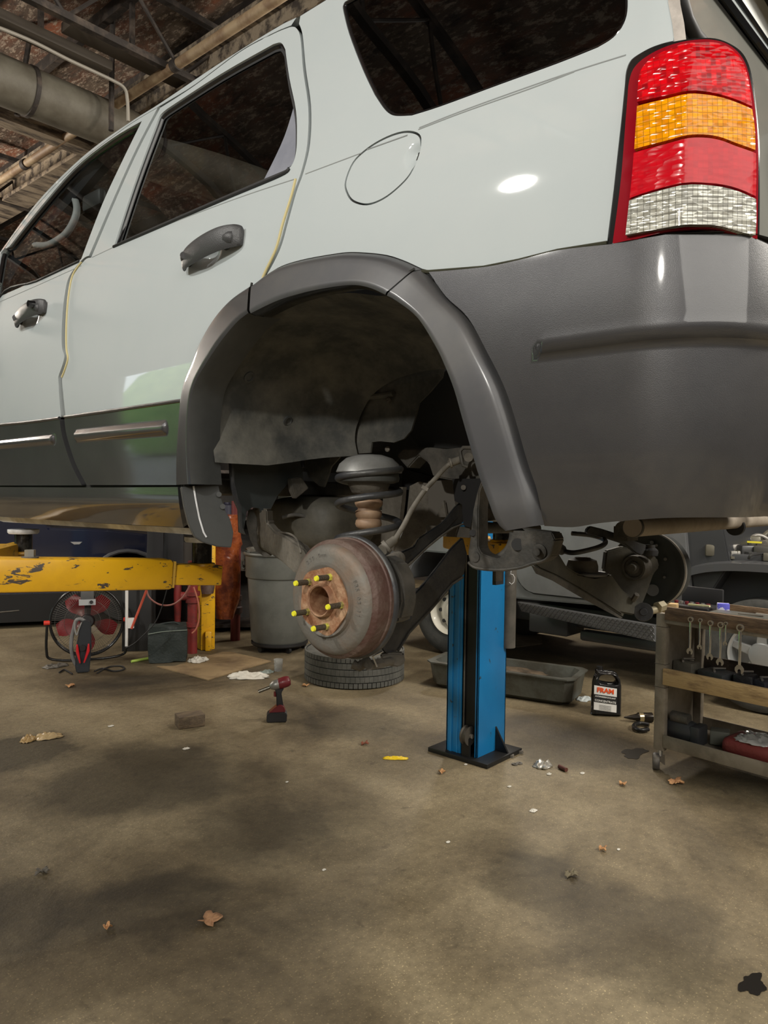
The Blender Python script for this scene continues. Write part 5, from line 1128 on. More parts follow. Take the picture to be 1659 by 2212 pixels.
q = fl(1262, 1511); crumple('paper_scrap', (q.x, q.y, 0), .07, .05, .03, mat('bluish_paper', (.42, .46, .46), .7), 'small bluish-white paper scrap by the right end of the drain pan', 'scrap', 7)
# coolant jug with its label
p = fl(1312, 1549); t_ = (p-CAM).dot(fwd); S = t_/F; r_, a_ = cam_axes(p)
a_ = (a_-r_*.20).normalized(); r_ = V((a_.y, -a_.x, 0))
jg = thing('coolant_jug', p+a_*.055, 'black one-gallon coolant jug with a white and orange label', 'jug')
def J(x, y, z=0): return p+r_*(x-1313)*S+a_*z+V((0, 0, (1549-y)*S))
M['jug'] = mat('black_jug_plastic', (.012, .012, .013), .28)
bo_ = [(1285, 1548), (1341, 1548), (1344, 1543), (1344, 1482), (1339, 1466), (1333, 1455), (1320, 1451), (1312, 1452), (1292, 1449), (1289, 1455), (1289, 1462), (1283, 1480), (1282, 1543)]
bo_ = [tuple(v) for v in closed([V(v) for v in bo_], 2)]
ho_ = [(1297, 1466), (1303, 1461), (1322, 1461), (1332, 1470), (1332, 1477), (1322, 1478), (1299, 1475)]
sheetf = lambda u, z: p+r_*u+V((0, 0, z))
ou = [V(((x-1313)*S, (1549-y)*S)) for x, y in bo_]; hu = [V(((x-1313)*S, (1549-y)*S)) for x, y in closed([V(v) for v in ho_], 3)]
def jugfn(side):
    def f(u, z):
        e = sdist(u, z, ou); e2 = sdist(u, z, hu); k = min(1, min(e, e2*1.4)/.018); b = .055*(1-(1-k)**2)**.5 if k < 1 else .055
        return p+r_*u+V((0, 0, z))+a_*(.058+side*(b))
    return f
for sd in (-1, 1):
    sheet('jug_half' if sd < 0 else 'jug_back', ou, [hu], jugfn(sd), M['jug'], jg, .006, 0, inn=1 if sd < 0 else -1)
MB().cyl(J(1298, 1452, .058), J(1298, 1444, .058), .020, n=28).build('jug_cap', M['jug'], jg)
lz = .0015
def lab(nm, pts, m, z): return MB().prism([J(x, y, z) for x, y in pts], a_*.001).build(nm, m, jg)
M['lw'] = mat('label_white', (.80, .79, .76), .5); M['lo'] = mat('label_orange', (.85, .10, .02), .5); M['lk'] = mat('label_black', (.02, .02, .02), .5)
lb = lab('front_label', [(1284, 1481), (1332, 1487), (1332, 1539), (1284, 1534)], M['lw'], .0015)
lk = lab('label_band', [(1284, 1500), (1332, 1505), (1332, 1522), (1284, 1517)], M['lk'], .0008)
def jtext(s, x, y, size, m, parent, sx=1., slope=.11, bold=.0003):
    X = (r_+V((0, 0, -slope))).normalized()*sx; Z = -a_; Y = V((0, 0, 1)); return text('label_lettering', s, size, basis(X, Y, Z, J(x, y, -.0012)), m, parent, .0004, bold=bold)
jtext('FRAM', 1308, 1492.5, .040, M['lo'], jg, 1.05, bold=.0016); jtext('ANTIFREEZE/COOLANT', 1308, 1506.5, .0125, M['lw'], jg, .95); jtext('CONCENTRATE', 1308, 1515.5, .0185, M['lw'], jg, .98)
for i in range(4): jtext('----------------', 1308, 1524.5+i*3, .008, M['lk'], jg, 1.8)
# grease gun and hose by the cart
p1, p2 = fl(1348, 1560), fl(1398, 1560); p1.z = .03; p2.z = .03
gg = MB().tube([p1, p1.lerp(p2, .55), p1.lerp(p2, .6), p1.lerp(p2, 1.2)], [.004, .022, .028, .030], 14).build('grease_gun', mat('oily_black_tool', (.02, .016, .012), .3, metal=.5), None, 50); tag(gg, 'black pointed grease gun lying on the floor left of the tool cart', 'grease gun')
MB().cyl(p1.lerp(p2, .62), p1.lerp(p2, .80), .031).build('barrel_ring', mat('brass_ring', (.5, .42, .25), .3, metal=.9), gg)
h_ = MB().tube(spl([fl(a, b)+V((0, 0, .018)) for a, b in ((1400, 1582), (1385, 1584), (1372, 1580), (1370, 1573), (1382, 1569), (1402, 1572))], 5), .013, 10).build('hose', M['oil'], None, 60); tag(h_, 'short black hose looped on the floor left of the tool cart', 'hose')
# ------------------------------------------------------------------ fan and its neighbours
p = fl(188, 1430); r_, a_ = cam_axes(p); t_ = (p-CAM).dot(fwd); S = t_/F
fc = p+a_*.05+V((0, 0, .322)); fx = (-a_+V((0, 0, .10))).normalized(); fn = thing('drum_fan', (fc.x, fc.y, 0), 'round black wire-caged floor fan with red blades', 'fan')
R = .275; M['blkt'] = mat('glossy_black_tube', (.02, .02, .02), .2, metal=.3)
x_, y_ = r_, fx.cross(r_)*-1
def circ(c, rr, n=64): return [c+(r_*math.cos(2*PI*k/n)+y_*math.sin(2*PI*k/n))*rr for k in range(n)]
MB().tube(circ(fc, R), .010, 10, closed=True).build('fan_rim', M['blkt'], fn, 60)
MB().tube(circ(fc-fx*.10, R), .008, 10, closed=True).build('fan_rim', M['blkt'], fn, 60)
mb = MB()
for k in range(90):
    a = 2*PI*k/90; mb.tube([fc+(r_*math.cos(a)+y_*math.sin(a))*q+fx*h for q, h in ((.06, .035), (.17, .03), (R, 0))], .0011, 4, caps=False)
for rr, h in ((.10, .034), (.17, .03), (.24, .018)): mb.tube(circ(fc+fx*h, rr, 40), .0014, 4, closed=True)
g_ = mb.build('fan_grille', mat('grille_wire', (.14, .13, .12), .4, metal=.6), fn); g_['kind'] = 'stuff'
mb = MB().lathe([(0, .04), (.045, .038), (.055, .02), (.055, -.10), (0, -.11)], fc, fx, 32); mb.build('fan_motor', M['black'], fn, 50)
M['fred'] = mat('red_fan_blade', (.20, .012, .016), .35)
for k in range(5):
    a = 2*PI*k/5+.35; mb = MB(); vs = []
    for i in range(9):
        q = .05+(R-.09)*i/8; w = .30+.35*math.sin(PI*i/8)
        for j in range(6):
            b = a+(j/5-.5)*w*1.3; vs.append(fc-fx*(.02+.06*(j/5))+(r_*math.cos(b)+y_*math.sin(b))*q)
    mb.add(vs, [(i*6+j, i*6+j+1, (i+1)*6+j+1, (i+1)*6+j) for i in range(8) for j in range(5)]); mb.build('fan_blade', M['fred'], fn, 60)
st = spl([fc-r_*(R+.02), fc-r_*(R+.025)-V((0, 0, .22)), fc-r_*(R-.02)-V((0, 0, .295))-fx*-.0, fc-V((0, 0, .308))+fx*.05, fc+r_*(R-.02)-V((0, 0, .295)), fc+r_*(R+.025)-V((0, 0, .22)), fc+r_*(R+.02)], 6)
MB().tube(st, .0105, 10).build('fan_stand', M['blkt'], fn, 60)
for s in (-1, 1): MB().cyl(fc+r_*s*(R-.0), fc+r_*s*(R+.045), .018).build('tilt_knob', mat('bright_red_knob', (.75, .05, .03), .4), fn)
q = fc+fx*.045+V((0, 0, .155)); MB().box(q, (.125, .03, .045), rz=math.atan2(r_.y, r_.x)).build('switch_plate', mat('pale_switch_plate', (.45, .47, .48), .5), fn)
MB().cyl(q+fx*.01+r_*.03, q+fx*.025+r_*.03, .014).build('speed_knob', M['black'], fn)
MB().box(fc+fx*.03+V((0, 0, .21)), (.10, .03, .10), rz=math.atan2(r_.y, r_.x), bev=.01).build('switch_housing', mat('grey_housing', (.10, .10, .10), .5), fn)
q = fc+r_*.30+fx*.035; MB().tube([q+V((0, 0, .30)), q-V((0, 0, .22))], .0125, 10).build('white_tube', M['lw'], fn)
MB().box(q+r_*.03-V((0, 0, .03)), (.055, .015, .085), rz=math.atan2(r_.y, r_.x)).build('hang_tag', M['lw'], fn)
# jump starter
p = fl(176, 1454); r_, a_ = cam_axes(p); S = (p-CAM).dot(fwd)/F
js = thing('jump_starter', p+a_*.06, 'slim grey and black jump starter with red clamps, standing before the fan', 'jump starter')
def Q(x, y, z=0): return p+a_*z+r_*(x-176)*S+V((0, 0, (1454-y)*S))
MB().prism([Q(x, y, 0) for x, y in ((166, 1453), (192, 1453), (196, 1400), (195, 1345), (180, 1340), (172, 1360), (165, 1400), (163, 1440))], a_*.12, .006).build('starter_case', mat('black_case', (.022, .026, .032), .5), js)
MB().tube(spl([Q(x, y, .05) for x, y in ((166, 1440), (158, 1420), (155, 1390), (160, 1360), (165, 1342), (174, 1339), (183, 1345))], 5), .014, 10).build('grey_frame', mat('grey_case_frame', (.20, .20, .20), .45), js, 60)
MB().tube(spl([Q(x, y, .02) for x, y in ((163, 1340), (162, 1355), (166, 1372), (171, 1358), (176, 1345))], 5), .006, 8).build('carry_handle', mat('grey_case_handle', (.28, .28, .27), .45), js, 60)
M['red'] = mat('glossy_red', (.55, .012, .02), .25, coat=.5)
for x0, x1 in ((167, 173), (190, 181)): MB().tube([Q(x0, 1390, -.02), Q(x0+.1*(x1-x0), 1405, -.025), Q(x1, 1430, -.03)], [.006, .012, .005], 10).build('battery_clamp', M['red'], js, 50)
MB().cyl(Q(178, 1399, -.02), Q(178, 1399, .0), .022).build('cable_reel', M['black'], js)
for i, (pts, lb_) in enumerate([([(204, 1452), (222, 1446), (245, 1452), (268, 1448), (262, 1441), (235, 1443), (210, 1456)], 'black cable looped on the floor right of the jump starter'), ([(156, 1458), (146, 1452), (138, 1449), (128, 1455)], 'thin black cable left of the jump starter'), ([(272, 1400), (290, 1390), (310, 1372), (335, 1345), (350, 1310), (362, 1268)], 'thin grey wire slung from the fan up to the lift arm')]):
    zz = [0, .0, .0]
    if i < 2: P_ = [fl(a, b)+V((0, 0, .008)) for a, b in pts]
    else: P_ = [onT(a, b, 5.5) for a, b in pts]
    tag(MB().tube(spl(P_, 5), .006 if i < 2 else .004, 8).build('cable' if i < 2 else 'hanging_cable', M['black'], None, 60), lb_, 'cable')
q = fl(120, 1440); crumple('dust_pan', (q.x, q.y, 0), .10, .06, .04, mat('grey_dust_pan', (.16, .15, .13), .5), 'bent grey metal scrap lying left of the jump starter', 'scrap', 12)
q0, q1 = fl(284, 1432), fl(322, 1425); o = MB().tube([q0+V((0, 0, .012)), q1+V((0, 0, .012))], .011, 8).build('glow_stick', mat('lime_plastic', (.45, .62, .12), .4)); tag(o, 'lime green plastic stick on the floor beside the black bag', 'stick')
# soft bag
p = fl(362, 1434); r_, a_ = cam_axes(p); S = (p-CAM).dot(fwd)/F
bg = thing('tool_bag', p+a_*.12, 'boxy black-green soft bag standing before the red pipe', 'bag')
mb = MB(); b = bmesh.new(); bmesh.ops.create_cube(b, size=1); bmesh.ops.subdivide_edges(b, edges=b.edges[:], cuts=8, use_grid_fill=True)
from mathutils import noise as _nz
for v in b.verts:
    c_ = v.co.copy(); rr = 1-.06*(abs(c_.x*2)**6*abs(c_.z*2)**6); v.co = V((c_.x*.30*rr, c_.y*.20, c_.z*.285)); v.co += c_.normalized()*.016*_nz.noise(c_*5); v.co = Matrix.Rotation(math.atan2(r_.y, r_.x), 3, 'Z') @ v.co+p+a_*.125+V((0, 0, .150))
mb.merge(b); M['bag'] = mat('black_green_fabric', (.018, .026, .024), .6, bump=.4, bscale=50); mb.build('bag_body', M['bag'], bg, 60)
MB().tube(spl([p+r_*x+a_*.02+V((0, 0, z)) for x, z in ((-.15, .24), (-.05, .255), (.05, .26), (.15, .262))], 4), .004, 6).build('bag_zip', mat('pale_piping', (.20, .24, .21), .5), bg)
MB().tube(spl([p+r_*x+a_*.13+V((0, 0, z)) for x, z in ((-.09, .285), (-.05, .30), (.05, .31), (.10, .285))], 4), .008, 8).build('bag_handle', M['bag'], bg, 60)
# red standpipe, yellow post, dark red pipe
p = fl(416, 1416)+a_*.10; sp = thing('standpipe', p, 'red standpipe with a valve, beside the black bag', 'pipe'); M['pred'] = mat('worn_red_paint', (.25, .028, .026), .5, c2=(.14, .025, .022), mscale=9)
def vz(y, q=p): return H-(y-1066)*((q-CAM).dot(fwd))/F
MB().cyl(p, p+V((0, 0, vz(1215))), .042, n=24).build('pipe_body', M['pred'], sp)
for y, r in ((1352, .058), (1300, .058), (1285, .062)): MB().cyl(p+V((0, 0, vz(y)-.018)), p+V((0, 0, vz(y)+.018)), r, n=24).build('pipe_flange', M['pred'], sp)
MB().cyl(p+V((0, 0, vz(1292))), p-r_*.10+V((0, 0, vz(1290))), .036, n=20).build('side_outlet', M['pred'], sp)
p = fl(384, 1410)+a_*.30; o = MB().lathe([(0, .15), (.025, .16), (.03, .3), (.035, .45), (.03, .62), (.012, .70), (.012, .95), (0, .95)], p, n=20).build('valve_lever', M['pred']); o.location = (0, 0, 0); tag(o, 'slender red fire-extinguisher-like bottle left of the standpipe', 'bottle')
MB().lathe([(0, 0), (.032, 0), (.036, .06), (.03, .14), (0, .15)], p, n=20).build('chrome_base', M['silver'], o)
p = fl(446, 1410)+a_*.1; r_, a_ = cam_axes(p); yp = thing('bollard', p+a_*.05, 'chipped yellow square post just right of the red standpipe', 'post'); rz_ = math.atan2(r_.y, r_.x)
MB().box(p+a_*.07+V((0, 0, .55)), (.125, .12, 1.10), rz=rz_+.3, bev=.008).build('post_body', M['yel'], yp)
MB().box(p-a_*.02+r_*.02+V((0, 0, .085)), (.055, .05, .17), rz=rz_, bev=.01).build('post_stub', M['yel'], yp)
MB().lathe([(0, 0), (.05, 0), (.06, .05), (.06, .11), (.045, .15), (0, .16)], p-a_*.02+V((0, 0, .50))+r_*.01, n=20).build('rusty_cap', M['rustd'], yp)
p = fl(512, 1404); o = MB().cyl(p+a_*.44, p+a_*.44+V((0, 0, 1.3)), .045, n=20).build('drain_pipe', mat('dark_red_pipe', (.13, .02, .018), .5), None); tag(o, 'dark red upright pipe left of the trash can', 'pipe')
MB().lathe([(.05, 0), (.065, .01), (.065, .06), (.05, .07), (.05, .12), (.06, .13), (.06, .17), (.04, .18)], p+a_*.44+V((0, 0, .25)), n=20).build('pipe_union', mat('dark_union', (.06, .035, .035), .5), o)
MB().lathe([(0, -.02), (.05, -.02), (.05, 0), (0, .004)], p+a_*.385-r_*.055+V((0, 0, .58)), -a_, 24).build('gauge', M['lw'], o)
# orange bag hanging from the shelf, dark shelf unit behind
p = fl(488, 1400)+a_*.12
vs = []; n1, n2 = 22, 20; mb = MB()
for i in range(n1):
    z = .24+.94*i/(n1-1); w = .075+.05*math.sin(PI*min(1, i/(n1-1)*1.1))+(.03 if i > 14 else 0)
    for j in range(n2):
        a = 2*PI*j/n2; k = w*(1+.25*_nz.noise(V((math.cos(a)*2, math.sin(a)*2, z*6)))); vs.append(p+r_*math.cos(a)*k+a_*math.sin(a)*k*.5+V((0, 0, z)))
mb.add(vs, [(i*n2+j, i*n2+(j+1) % n2, (i+1)*n2+(j+1) % n2, (i+1)*n2+j) for i in range(n1-1) for j in range(n2)]+[tuple(range(n2)), tuple(range((n1-1)*n2, n1*n2))])
ob = mb.build('hanging_bag', mat('orange_film', (.30, .075, .02), .25, c2=(.12, .025, .012), mscale=9, bump=.9, bscale=22), None, 70); tag(ob, 'crinkled orange plastic bag hanging left of the trash can', 'bag')
p = fl(470, 1392); r_, a_ = cam_axes(p); sh = thing('storage_shelf', p+a_*.55, 'dark storage shelf behind the red standpipe and orange bag', 'shelf'); rz_ = math.atan2(r_.y, r_.x)
cS = p+a_*.80-r_*.02
MB().box(cS+a_*.22+V((0, 0, .8)), (1.25, .03, 1.6), rz=rz_).build('back_panel', M['wall'], sh)
for z in (.06, .62, 1.12, 1.58): MB().box(cS+V((0, 0, z)), (1.25, .44, .03), rz=rz_).build('shelf_board', M['soot'], sh)
for x in (-.625, .625): MB().box(cS+r_*x+V((0, 0, .8)), (.03, .44, 1.6), rz=rz_).build('shelf_side', M['soot'], sh)
rn = random.Random(5)
for i in range(9):
    w_, h_2 = rn.uniform(.08, .16), rn.uniform(.12, .3); z = (.638, 1.138)[i % 2]; x = -.50+i*.12
    o = MB().lathe([(0, 0), (w_*.5, 0), (w_*.5, h_2*.8), (w_*.2, h_2*.9), (w_*.2, h_2), (0, h_2)], cS+r_*x+V((0, 0, z)), n=18).build('storage_bottle', mat('dim_bottle_%d' % i, [(.08, .05, .03), (.03, .03, .05), (.10, .09, .08), (.05, .02, .02)][i % 4], .4)); tag(o, 'dim bottle standing on the dark storage shelf', 'bottle', 'bottles on the storage shelf')
# dark cabinet side by the fan, clothes above it
p = fl(292, 1412); MB_ = MB().box(p+a_*.35+V((0, 0, .36)), (.24, .5, .72), rz=rz_, bev=.005).build('steel_cabinet', mat('charcoal_cabinet', (.022, .022, .022), .5)); tag(MB_, 'low charcoal steel cabinet between the fan and the black bag', 'cabinet')
for i, (x, lb_) in enumerate(((337, 'dark jacket hanging behind the lift arm, the left one'), (375, 'black jacket hanging nearer the lift pad post'))):
    q = onT(x, 1185, 6.1); vs = []; mb = MB()
    for a in range(14):
        z = .72+.66*a/13
        for j in range(16):
            b_ = 2*PI*j/16; k = .066*(1+.35*_nz.noise(V((math.cos(b_)*1.6+i*7, math.sin(b_)*1.6, z*1.5)))); vs.append(V((q.x, q.y, z))+r_*math.cos(b_)*k*1.1+a_*math.sin(b_)*k*.6)
    mb.add(vs, [(a*16+j, a*16+(j+1) % 16, (a+1)*16+(j+1) % 16, (a+1)*16+j) for a in range(13) for j in range(16)]+[tuple(range(16)), tuple(range(208, 224))])
    o = mb.build('jacket', mat('black_cloth_%d' % i, (.016, .016, .018), .85), None, 70); tag(o, lb_, 'jacket')
# orange air hose slung below the arm
tag(MB().tube(spl([onT(a, b, 5.6) for a, b in ((284, 1358), (297, 1325), (313, 1284), (318, 1270))], 5), .009, 8).build('hanging_air_hose', mat('orange_hose', (.55, .09, .05), .5), None, 60), 'orange air hose dropping from the lift arm right of the fan', 'hose')
tag(MB().tube(spl([onT(a, b, 5.8) for a, b in ((316, 1268), (322, 1290), (345, 1306), (372, 1306), (395, 1290), (412, 1262))], 5), .007, 8).build('hanging_air_hose', mat('dusky_hose', (.30, .12, .10), .5), None, 60), 'dusky red air hose sagging in a curve between fan and standpipe', 'hose')
tag(MB().tube(spl([onT(a, b, 5.6) for a, b in ((418, 1268), (428, 1300), (430, 1335), (424, 1358), (415, 1368))], 5), .006, 8).build('hanging_air_hose', mat('orange_hose_pale', (.50, .16, .10), .5), None, 60), 'thin orange hose looping in front of the red standpipe', 'hose')
# ------------------------------------------------------------------ dark blue car in the background
o0 = fl(275, 1347); r_, a_ = cam_axes(o0); bc = thing('blue_car', o0+a_*.8-r_*1.2, 'dark navy blue car parked in the gloom at the far left', 'car')
M['navy'] = mat('navy_paint', (.004, .007, .026), .25, coat=1)
def side(pts, z=0): return [o0+r_*x+V((0, 0, h))+a_*z for x, h in pts]
ar = [(.36*math.cos(t), .34+.40*math.sin(t)) for t in [PI*k/10 for k in range(11)]]
prf = [(.75, .30), (.82, .45), (.84, .70), (.70, .86), (-.20, .98), (-.75, 1.0), (-1.2, 1.42), (-2.6, 1.45), (-3.1, 1.05), (-3.6, .95), (-3.65, .45), (-3.5, .30)]+[(-.40, .30)]+ar[::-1]+[(.40, .30)]
MB().prism(side(prf), a_*1.7, .02).build('car_body', M['navy'], bc, 30)
MB().prism(side([(.72, .12), (.74, .32), (.42, .32), (.40, .12)], .02), a_*1.6).build('front_skirt', M['black'], bc)
MB().prism(side([(-.42, .06), (-.40, .34), (-3.6, .34), (-3.5, .06)], -.01), a_*1.6).build('side_skirt', mat('black_skirt', (.010, .010, .011), .35), bc)
MB().tube(side([(.40*math.cos(t), .34+.42*math.sin(t)) for t in [PI*k/14 for k in range(15)]], -.012), .022, 8).build('arch_moulding', mat('dark_grey_moulding', (.05, .052, .058), .5), bc)
for z in (.12, 1.45): MB().lathe([(.0, -.08), (.22, -.08), (.33, -.09), (.34, -.05), (.34, .09), (0, .09)], o0+a_*(z+.10)+V((0, 0, .34)), a_, 40).build('car_wheel', M['rub'], bc, 40)
MB().prism([o0+r_*x+V((0, 0, h))-a_*.02 for x, h in ((.05, .66), (.30, .655), (.26, .58), (.12, .585))], a_*.05, .005).build('fog_light', mat('pale_lamp', (.6, .62, .62), .15, coat=1), bc)
q = onP(165, 1173, o0, a_); MB().prism([q+r_*x+V((0, 0, h))-a_*.015 for x, h in ((-.055, .012), (.055, .012), (.03, -.012), (-.02, -.014))], a_*.02).build('side_badge', M['silver'], bc)
q0, q1 = onP(0, 1322, o0, a_), onP(42, 1318, o0, a_); MB().tube([q0-a_*.02, q1-a_*.02], .006, 6).build('skirt_glint_strip', M['under2'], bc)
for x in (-.9, -2.0): MB().tube(side([(x, .34), (x-.02, .9)], -.002), .004, 6).build('door_line', M['black'], bc)
# ------------------------------------------------------------------ stripped off-roader behind
XJ = 5.15
jp = thing('off_roader', (XJ+.75, 2.6, 0), 'grey open off-road vehicle with tread-plate rocker guard and bare engine bay', 'car')
M['jg'] = mat('satin_grey_paint', (.20, .205, .21), .33, metal=.3, coat=.4, coatr=.2, c2=(.16, .165, .17), mscale=2)
M['jd'] = mat('dark_jeep_plastic', (.035, .037, .04), .5)
def JX(px, py, x=XJ): return onX(px, py, x)
zt = 1.13
# body tub: rocker line z .56, doors up to the belt
tub = [(4.45, .62), (4.45, zt), (1.78, zt+.03), (1.72, .60), (3.12, .56), (3.30, .62), (3.38, .80), (3.48, .88), (4.05, .88), (4.18, .76), (4.24, .62)]
MB().prism([V((XJ, y, z)) for y, z in tub], (1.5, 0, 0), .012).build('body_tub', M['jg'], jp, 30)
# door skin with its rounded lower rear corner
dpx = [(1122, 1160), (1119, 1190), (1118, 1232), (1124, 1255), (1137, 1271), (1155, 1280), (1200, 1285), (1255, 1291), (1330, 1300), (1392, 1306), (1398, 1240), (1392, 1150), (1300, 1120), (1180, 1120)]
dn = sheet('door_panel', [V((JX(a, b).y, JX(a, b).z)) for a, b in [tuple(v) for v in closed([V(v) for v in dpx], 2)]], [], lambda u, z: V((XJ-.022+.06*(z-.85)**2, u, z)), M['jg'], jp, .06, .02, gap=0)
bead('door_gap', [JX(a-1, b+1)-V((.004, 0, 0)) for a, b in dpx[1:10]], .009, M['black'], dn)
# tread plate rocker guard
g0, g1 = JX(1122, 1300), JX(1416, 1350); h0, h1 = JX(1128, 1320), JX(1416, 1386)
def rg(u, v): return (g0.lerp(g1, u)).lerp(h0.lerp(h1, u), v)+V((-.03+.02*v, 0, 0))
mb = MB().prism([rg(0, 0), rg(1, 0), rg(1, 1), rg(.0, 1)], (.05, 0, 0)); gd = mb.build('rocker_guard', M['jg'], jp)
mb = MB(); N_ = 62
for i in range(N_):
    for j in range(5):
        u, v = (i+.5)/N_, (j+.6)/5.1; s = 1 if (i+j) % 2 else -1
        c_ = rg(u, v)-V((.001, 0, 0)); d = V((0, .0085*s, .0085)); mb.tube([c_-d, c_, c_+d], [.0012, .0042, .0012], 5)
o = mb.build('tread_pattern', mat('dark_tread_marks', (.06, .06, .062), .4, metal=.4), gd); o['kind'] = 'stuff'
# under-body, frame, cowl, fender, hood-less engine bay
MB().box((XJ+.75, 2.4, .42), (.9, 4.0, .16), bev=.02).build('chassis_frame', M['jd'], jp)
for c_, s_ in (((XJ+.3, 2.9, .36), (.3, .35, .16)), ((XJ+.25, 2.1, .30), (.10, 1.1, .08))): MB().box(c_, s_, bev=.02).build('under_tank', M['jd'], jp)
MB().prism([V((XJ+.02, y, z)) for y, z in ((1.80, zt), (1.80, 1.24), (1.55, 1.20), (1.50, .95), (1.70, .60))], (1.46, 0, 0), .01).build('cowl', M['jd'], jp)
fc_ = V((XJ+.06, 1.30, .40))
fo = [(1.86, .70), (1.80, .86), (1.68, .93), (1.45, .965), (1.1, .965), (.90, .93), (.74, .80), (.70, .68)]
mb = MB(); vs = []
for y, z in [tuple(v) for v in spl([V(q) for q in fo], 4)]: vs += [V((XJ-.04, y, z-.05)), V((XJ-.04, y, z)), V((XJ+.02, y, z+.012)), V((XJ+.22, y, z+.015))]
nn_ = len(vs)//4; mb.add(vs, [(i*4+j, i*4+j+1, i*4+j+5, i*4+j+4) for i in range(nn_-1) for j in range(3)]); mb.build('front_fender', mat('satin_dark_fender', (.07, .072, .075), .3, coat=.4), jp, 50)
MB().prism([V((XJ+.20, y, z)) for y, z in ((1.75, .62), (1.75, 1.02), (.62, .98), (.62, .60))], (.03, 0, 0)).build('inner_fender', M['jd'], jp)
MB().prism([V((x_, .62, z_)) for x_, z_ in ((XJ+.20, .60), (XJ+.20, 1.02), (XJ+1.3, 1.02), (XJ+1.3, .60))], (0, -.06, 0)).build('grille_panel', M['jg'], jp)
MB().box((XJ+.75, .48, .62), (1.5, .12, .14), bev=.01).build('front_bumper', M['jd'], jp)
for y, z_, st_ in ((1.30, .375, 'front'), (3.77, .375, 'rear')):
    for k, x_ in enumerate((XJ+.02, XJ+1.36)):
        s = -1 if k == 0 else 1; c_ = V((x_+.10 if k == 0 else x_-.0, y, z_))
        w_ = tyre2(c_, (s, 0, 0), .375, .24, .20, jp, M['rub']); w_.name = 'road_wheel'
        if k == 0 and y < 2:
            sw_ = MB().lathe([(.205, .105), (.200, .112), (.188, .105), (.178, .06), (.172, .05), (.172, -.02), (0, -.02)], c_, (-1, 0, 0), 64).build('alloy_wheel', mat('silver_alloy', (.45, .46, .46), .3, metal=.6), w_, 40)
            for q in range(5):
                a = q*2*PI/5+.3; d = V((0, math.cos(a), math.sin(a))); e = V((0, -math.sin(a), math.cos(a))); cc2 = c_-V((.085, 0, 0))
                MB().prism([cc2+d*.03+e*.034, cc2+d*.185+e*.022, cc2+d*.185-e*.022, cc2+d*.03-e*.034], (.03, 0, 0), .004).build('wheel_spoke', bpy.data.materials['silver_alloy'], sw_)
            MB().lathe([(0, .10), (.030, .10), (.075, .095), (.082, .08), (.082, .06)], c_, (-1, 0, 0), 40).build('centre_cap', bpy.data.materials['silver_alloy'], sw_, 40)
        elif k == 0: steelwheel(c_-V((.03, 0, 0)), (1, 0, 0), .195, w_, mat('cream_steel_wheel', (.55, .53, .45), .45, coat=.2), None)
# engine parts and tools lying on and in the engine bay
eng = MB().box((XJ+.75, 1.25, .88), (.42, .62, .30), bev=.03).build('engine_block', mat('oily_engine', (.05, .047, .04), .5, metal=.4, bump=.4), jp)
for i in range(4): MB().cyl((XJ+.55, 1.05+.13*i, 1.06), (XJ+.95, 1.05+.13*i, 1.06), .035, n=14).build('intake_runner', M['under2'], eng)
rn = random.Random(11)
M['tl'] = [mat('dull_part_%d' % i, c_, .4, metal=.4) for i, c_ in enumerate([(.25, .24, .22), (.05, .05, .05), (.14, .13, .10), (.45, .44, .42), (.09, .085, .075)])]
kinds = [('spark_plug_box', 'box'), ('metal_bracket', 'bracket'), ('socket_tool', 'socket'), ('loose_hose', 'hose'), ('engine_cover', 'cover')]
bn_ = 0
for i in range(26):
    px, y0 = 1478+i*7.2, 1216-rn.random()*16; x_ = XJ+.05+rn.random()*.16; q = JX(px, y0, x_); q.z = .985
    k = i % 5; m = M['tl'][rn.randrange(5)]; mb = MB()
    if k == 0: mb.box(q+V((0, 0, .025)), (.05+.03*rn.random(), .06, .05), rz=rn.random()*3, bev=.004)
    elif k == 1: mb.box(q+V((0, 0, .008)), (.02, .12, .016), rz=rn.random()*3).box(q+V((0, 0, .03)), (.02, .02, .05), rz=1)
    elif k == 2: mb.cyl(q+V((0, 0, .012)), q+V((.03, .06, .012)), .012).cyl(q+V((.03, .06, .012)), q+V((.06, .12, .012)), .006)
    elif k == 3: mb.tube(spl([q+V((.1*math.sin(a*1.9+i), .05*math.cos(a*1.3), .015+.03*abs(math.sin(a*1.4)))) for a in (0, .6, 1.2, 1.8, 2.4)], 4), .009, 8)
    else: mb.box(q+V((0, 0, .05)), (.09, .12, .08), rz=rn.random(), bev=.012)
    mb.build('engine_part', m, jp)
# grey pick-up-like engine bits above: hoses and brackets seen under the bumper
for i in range(12):
    px = 1455+i*17; q = JX(px, 1190-rn.random()*36, XJ+.55+.1*(i % 3)); m = M['tl'][rn.randrange(5)]
    if i % 2: MB().tube(spl([q, q+V((.1, -.05, .06)), q+V((.15, -.12, .03)), q+V((.2, -.2, -.08))], 5), .014+.01*rn.random(), 10).build('engine_hose', m, jp)
    else: MB().box(q, (.12, .12, .10), rz=rn.random(), bev=.02).build('engine_part', m, jp)
q = JX(1645, 1172, XJ+.5); MB().bar(q, q+V((0, .12, .0)), .02, .012).build('yellow_dipstick', mat('yellow_strip', (.8, .7, .05), .5), jp)
MB().box(JX(1560, 1205, XJ+.12), (.10, .55, .07), rz=.02, bev=.008).build('valve_cover', mat('dark_cover', (.05, .052, .055), .45), jp)
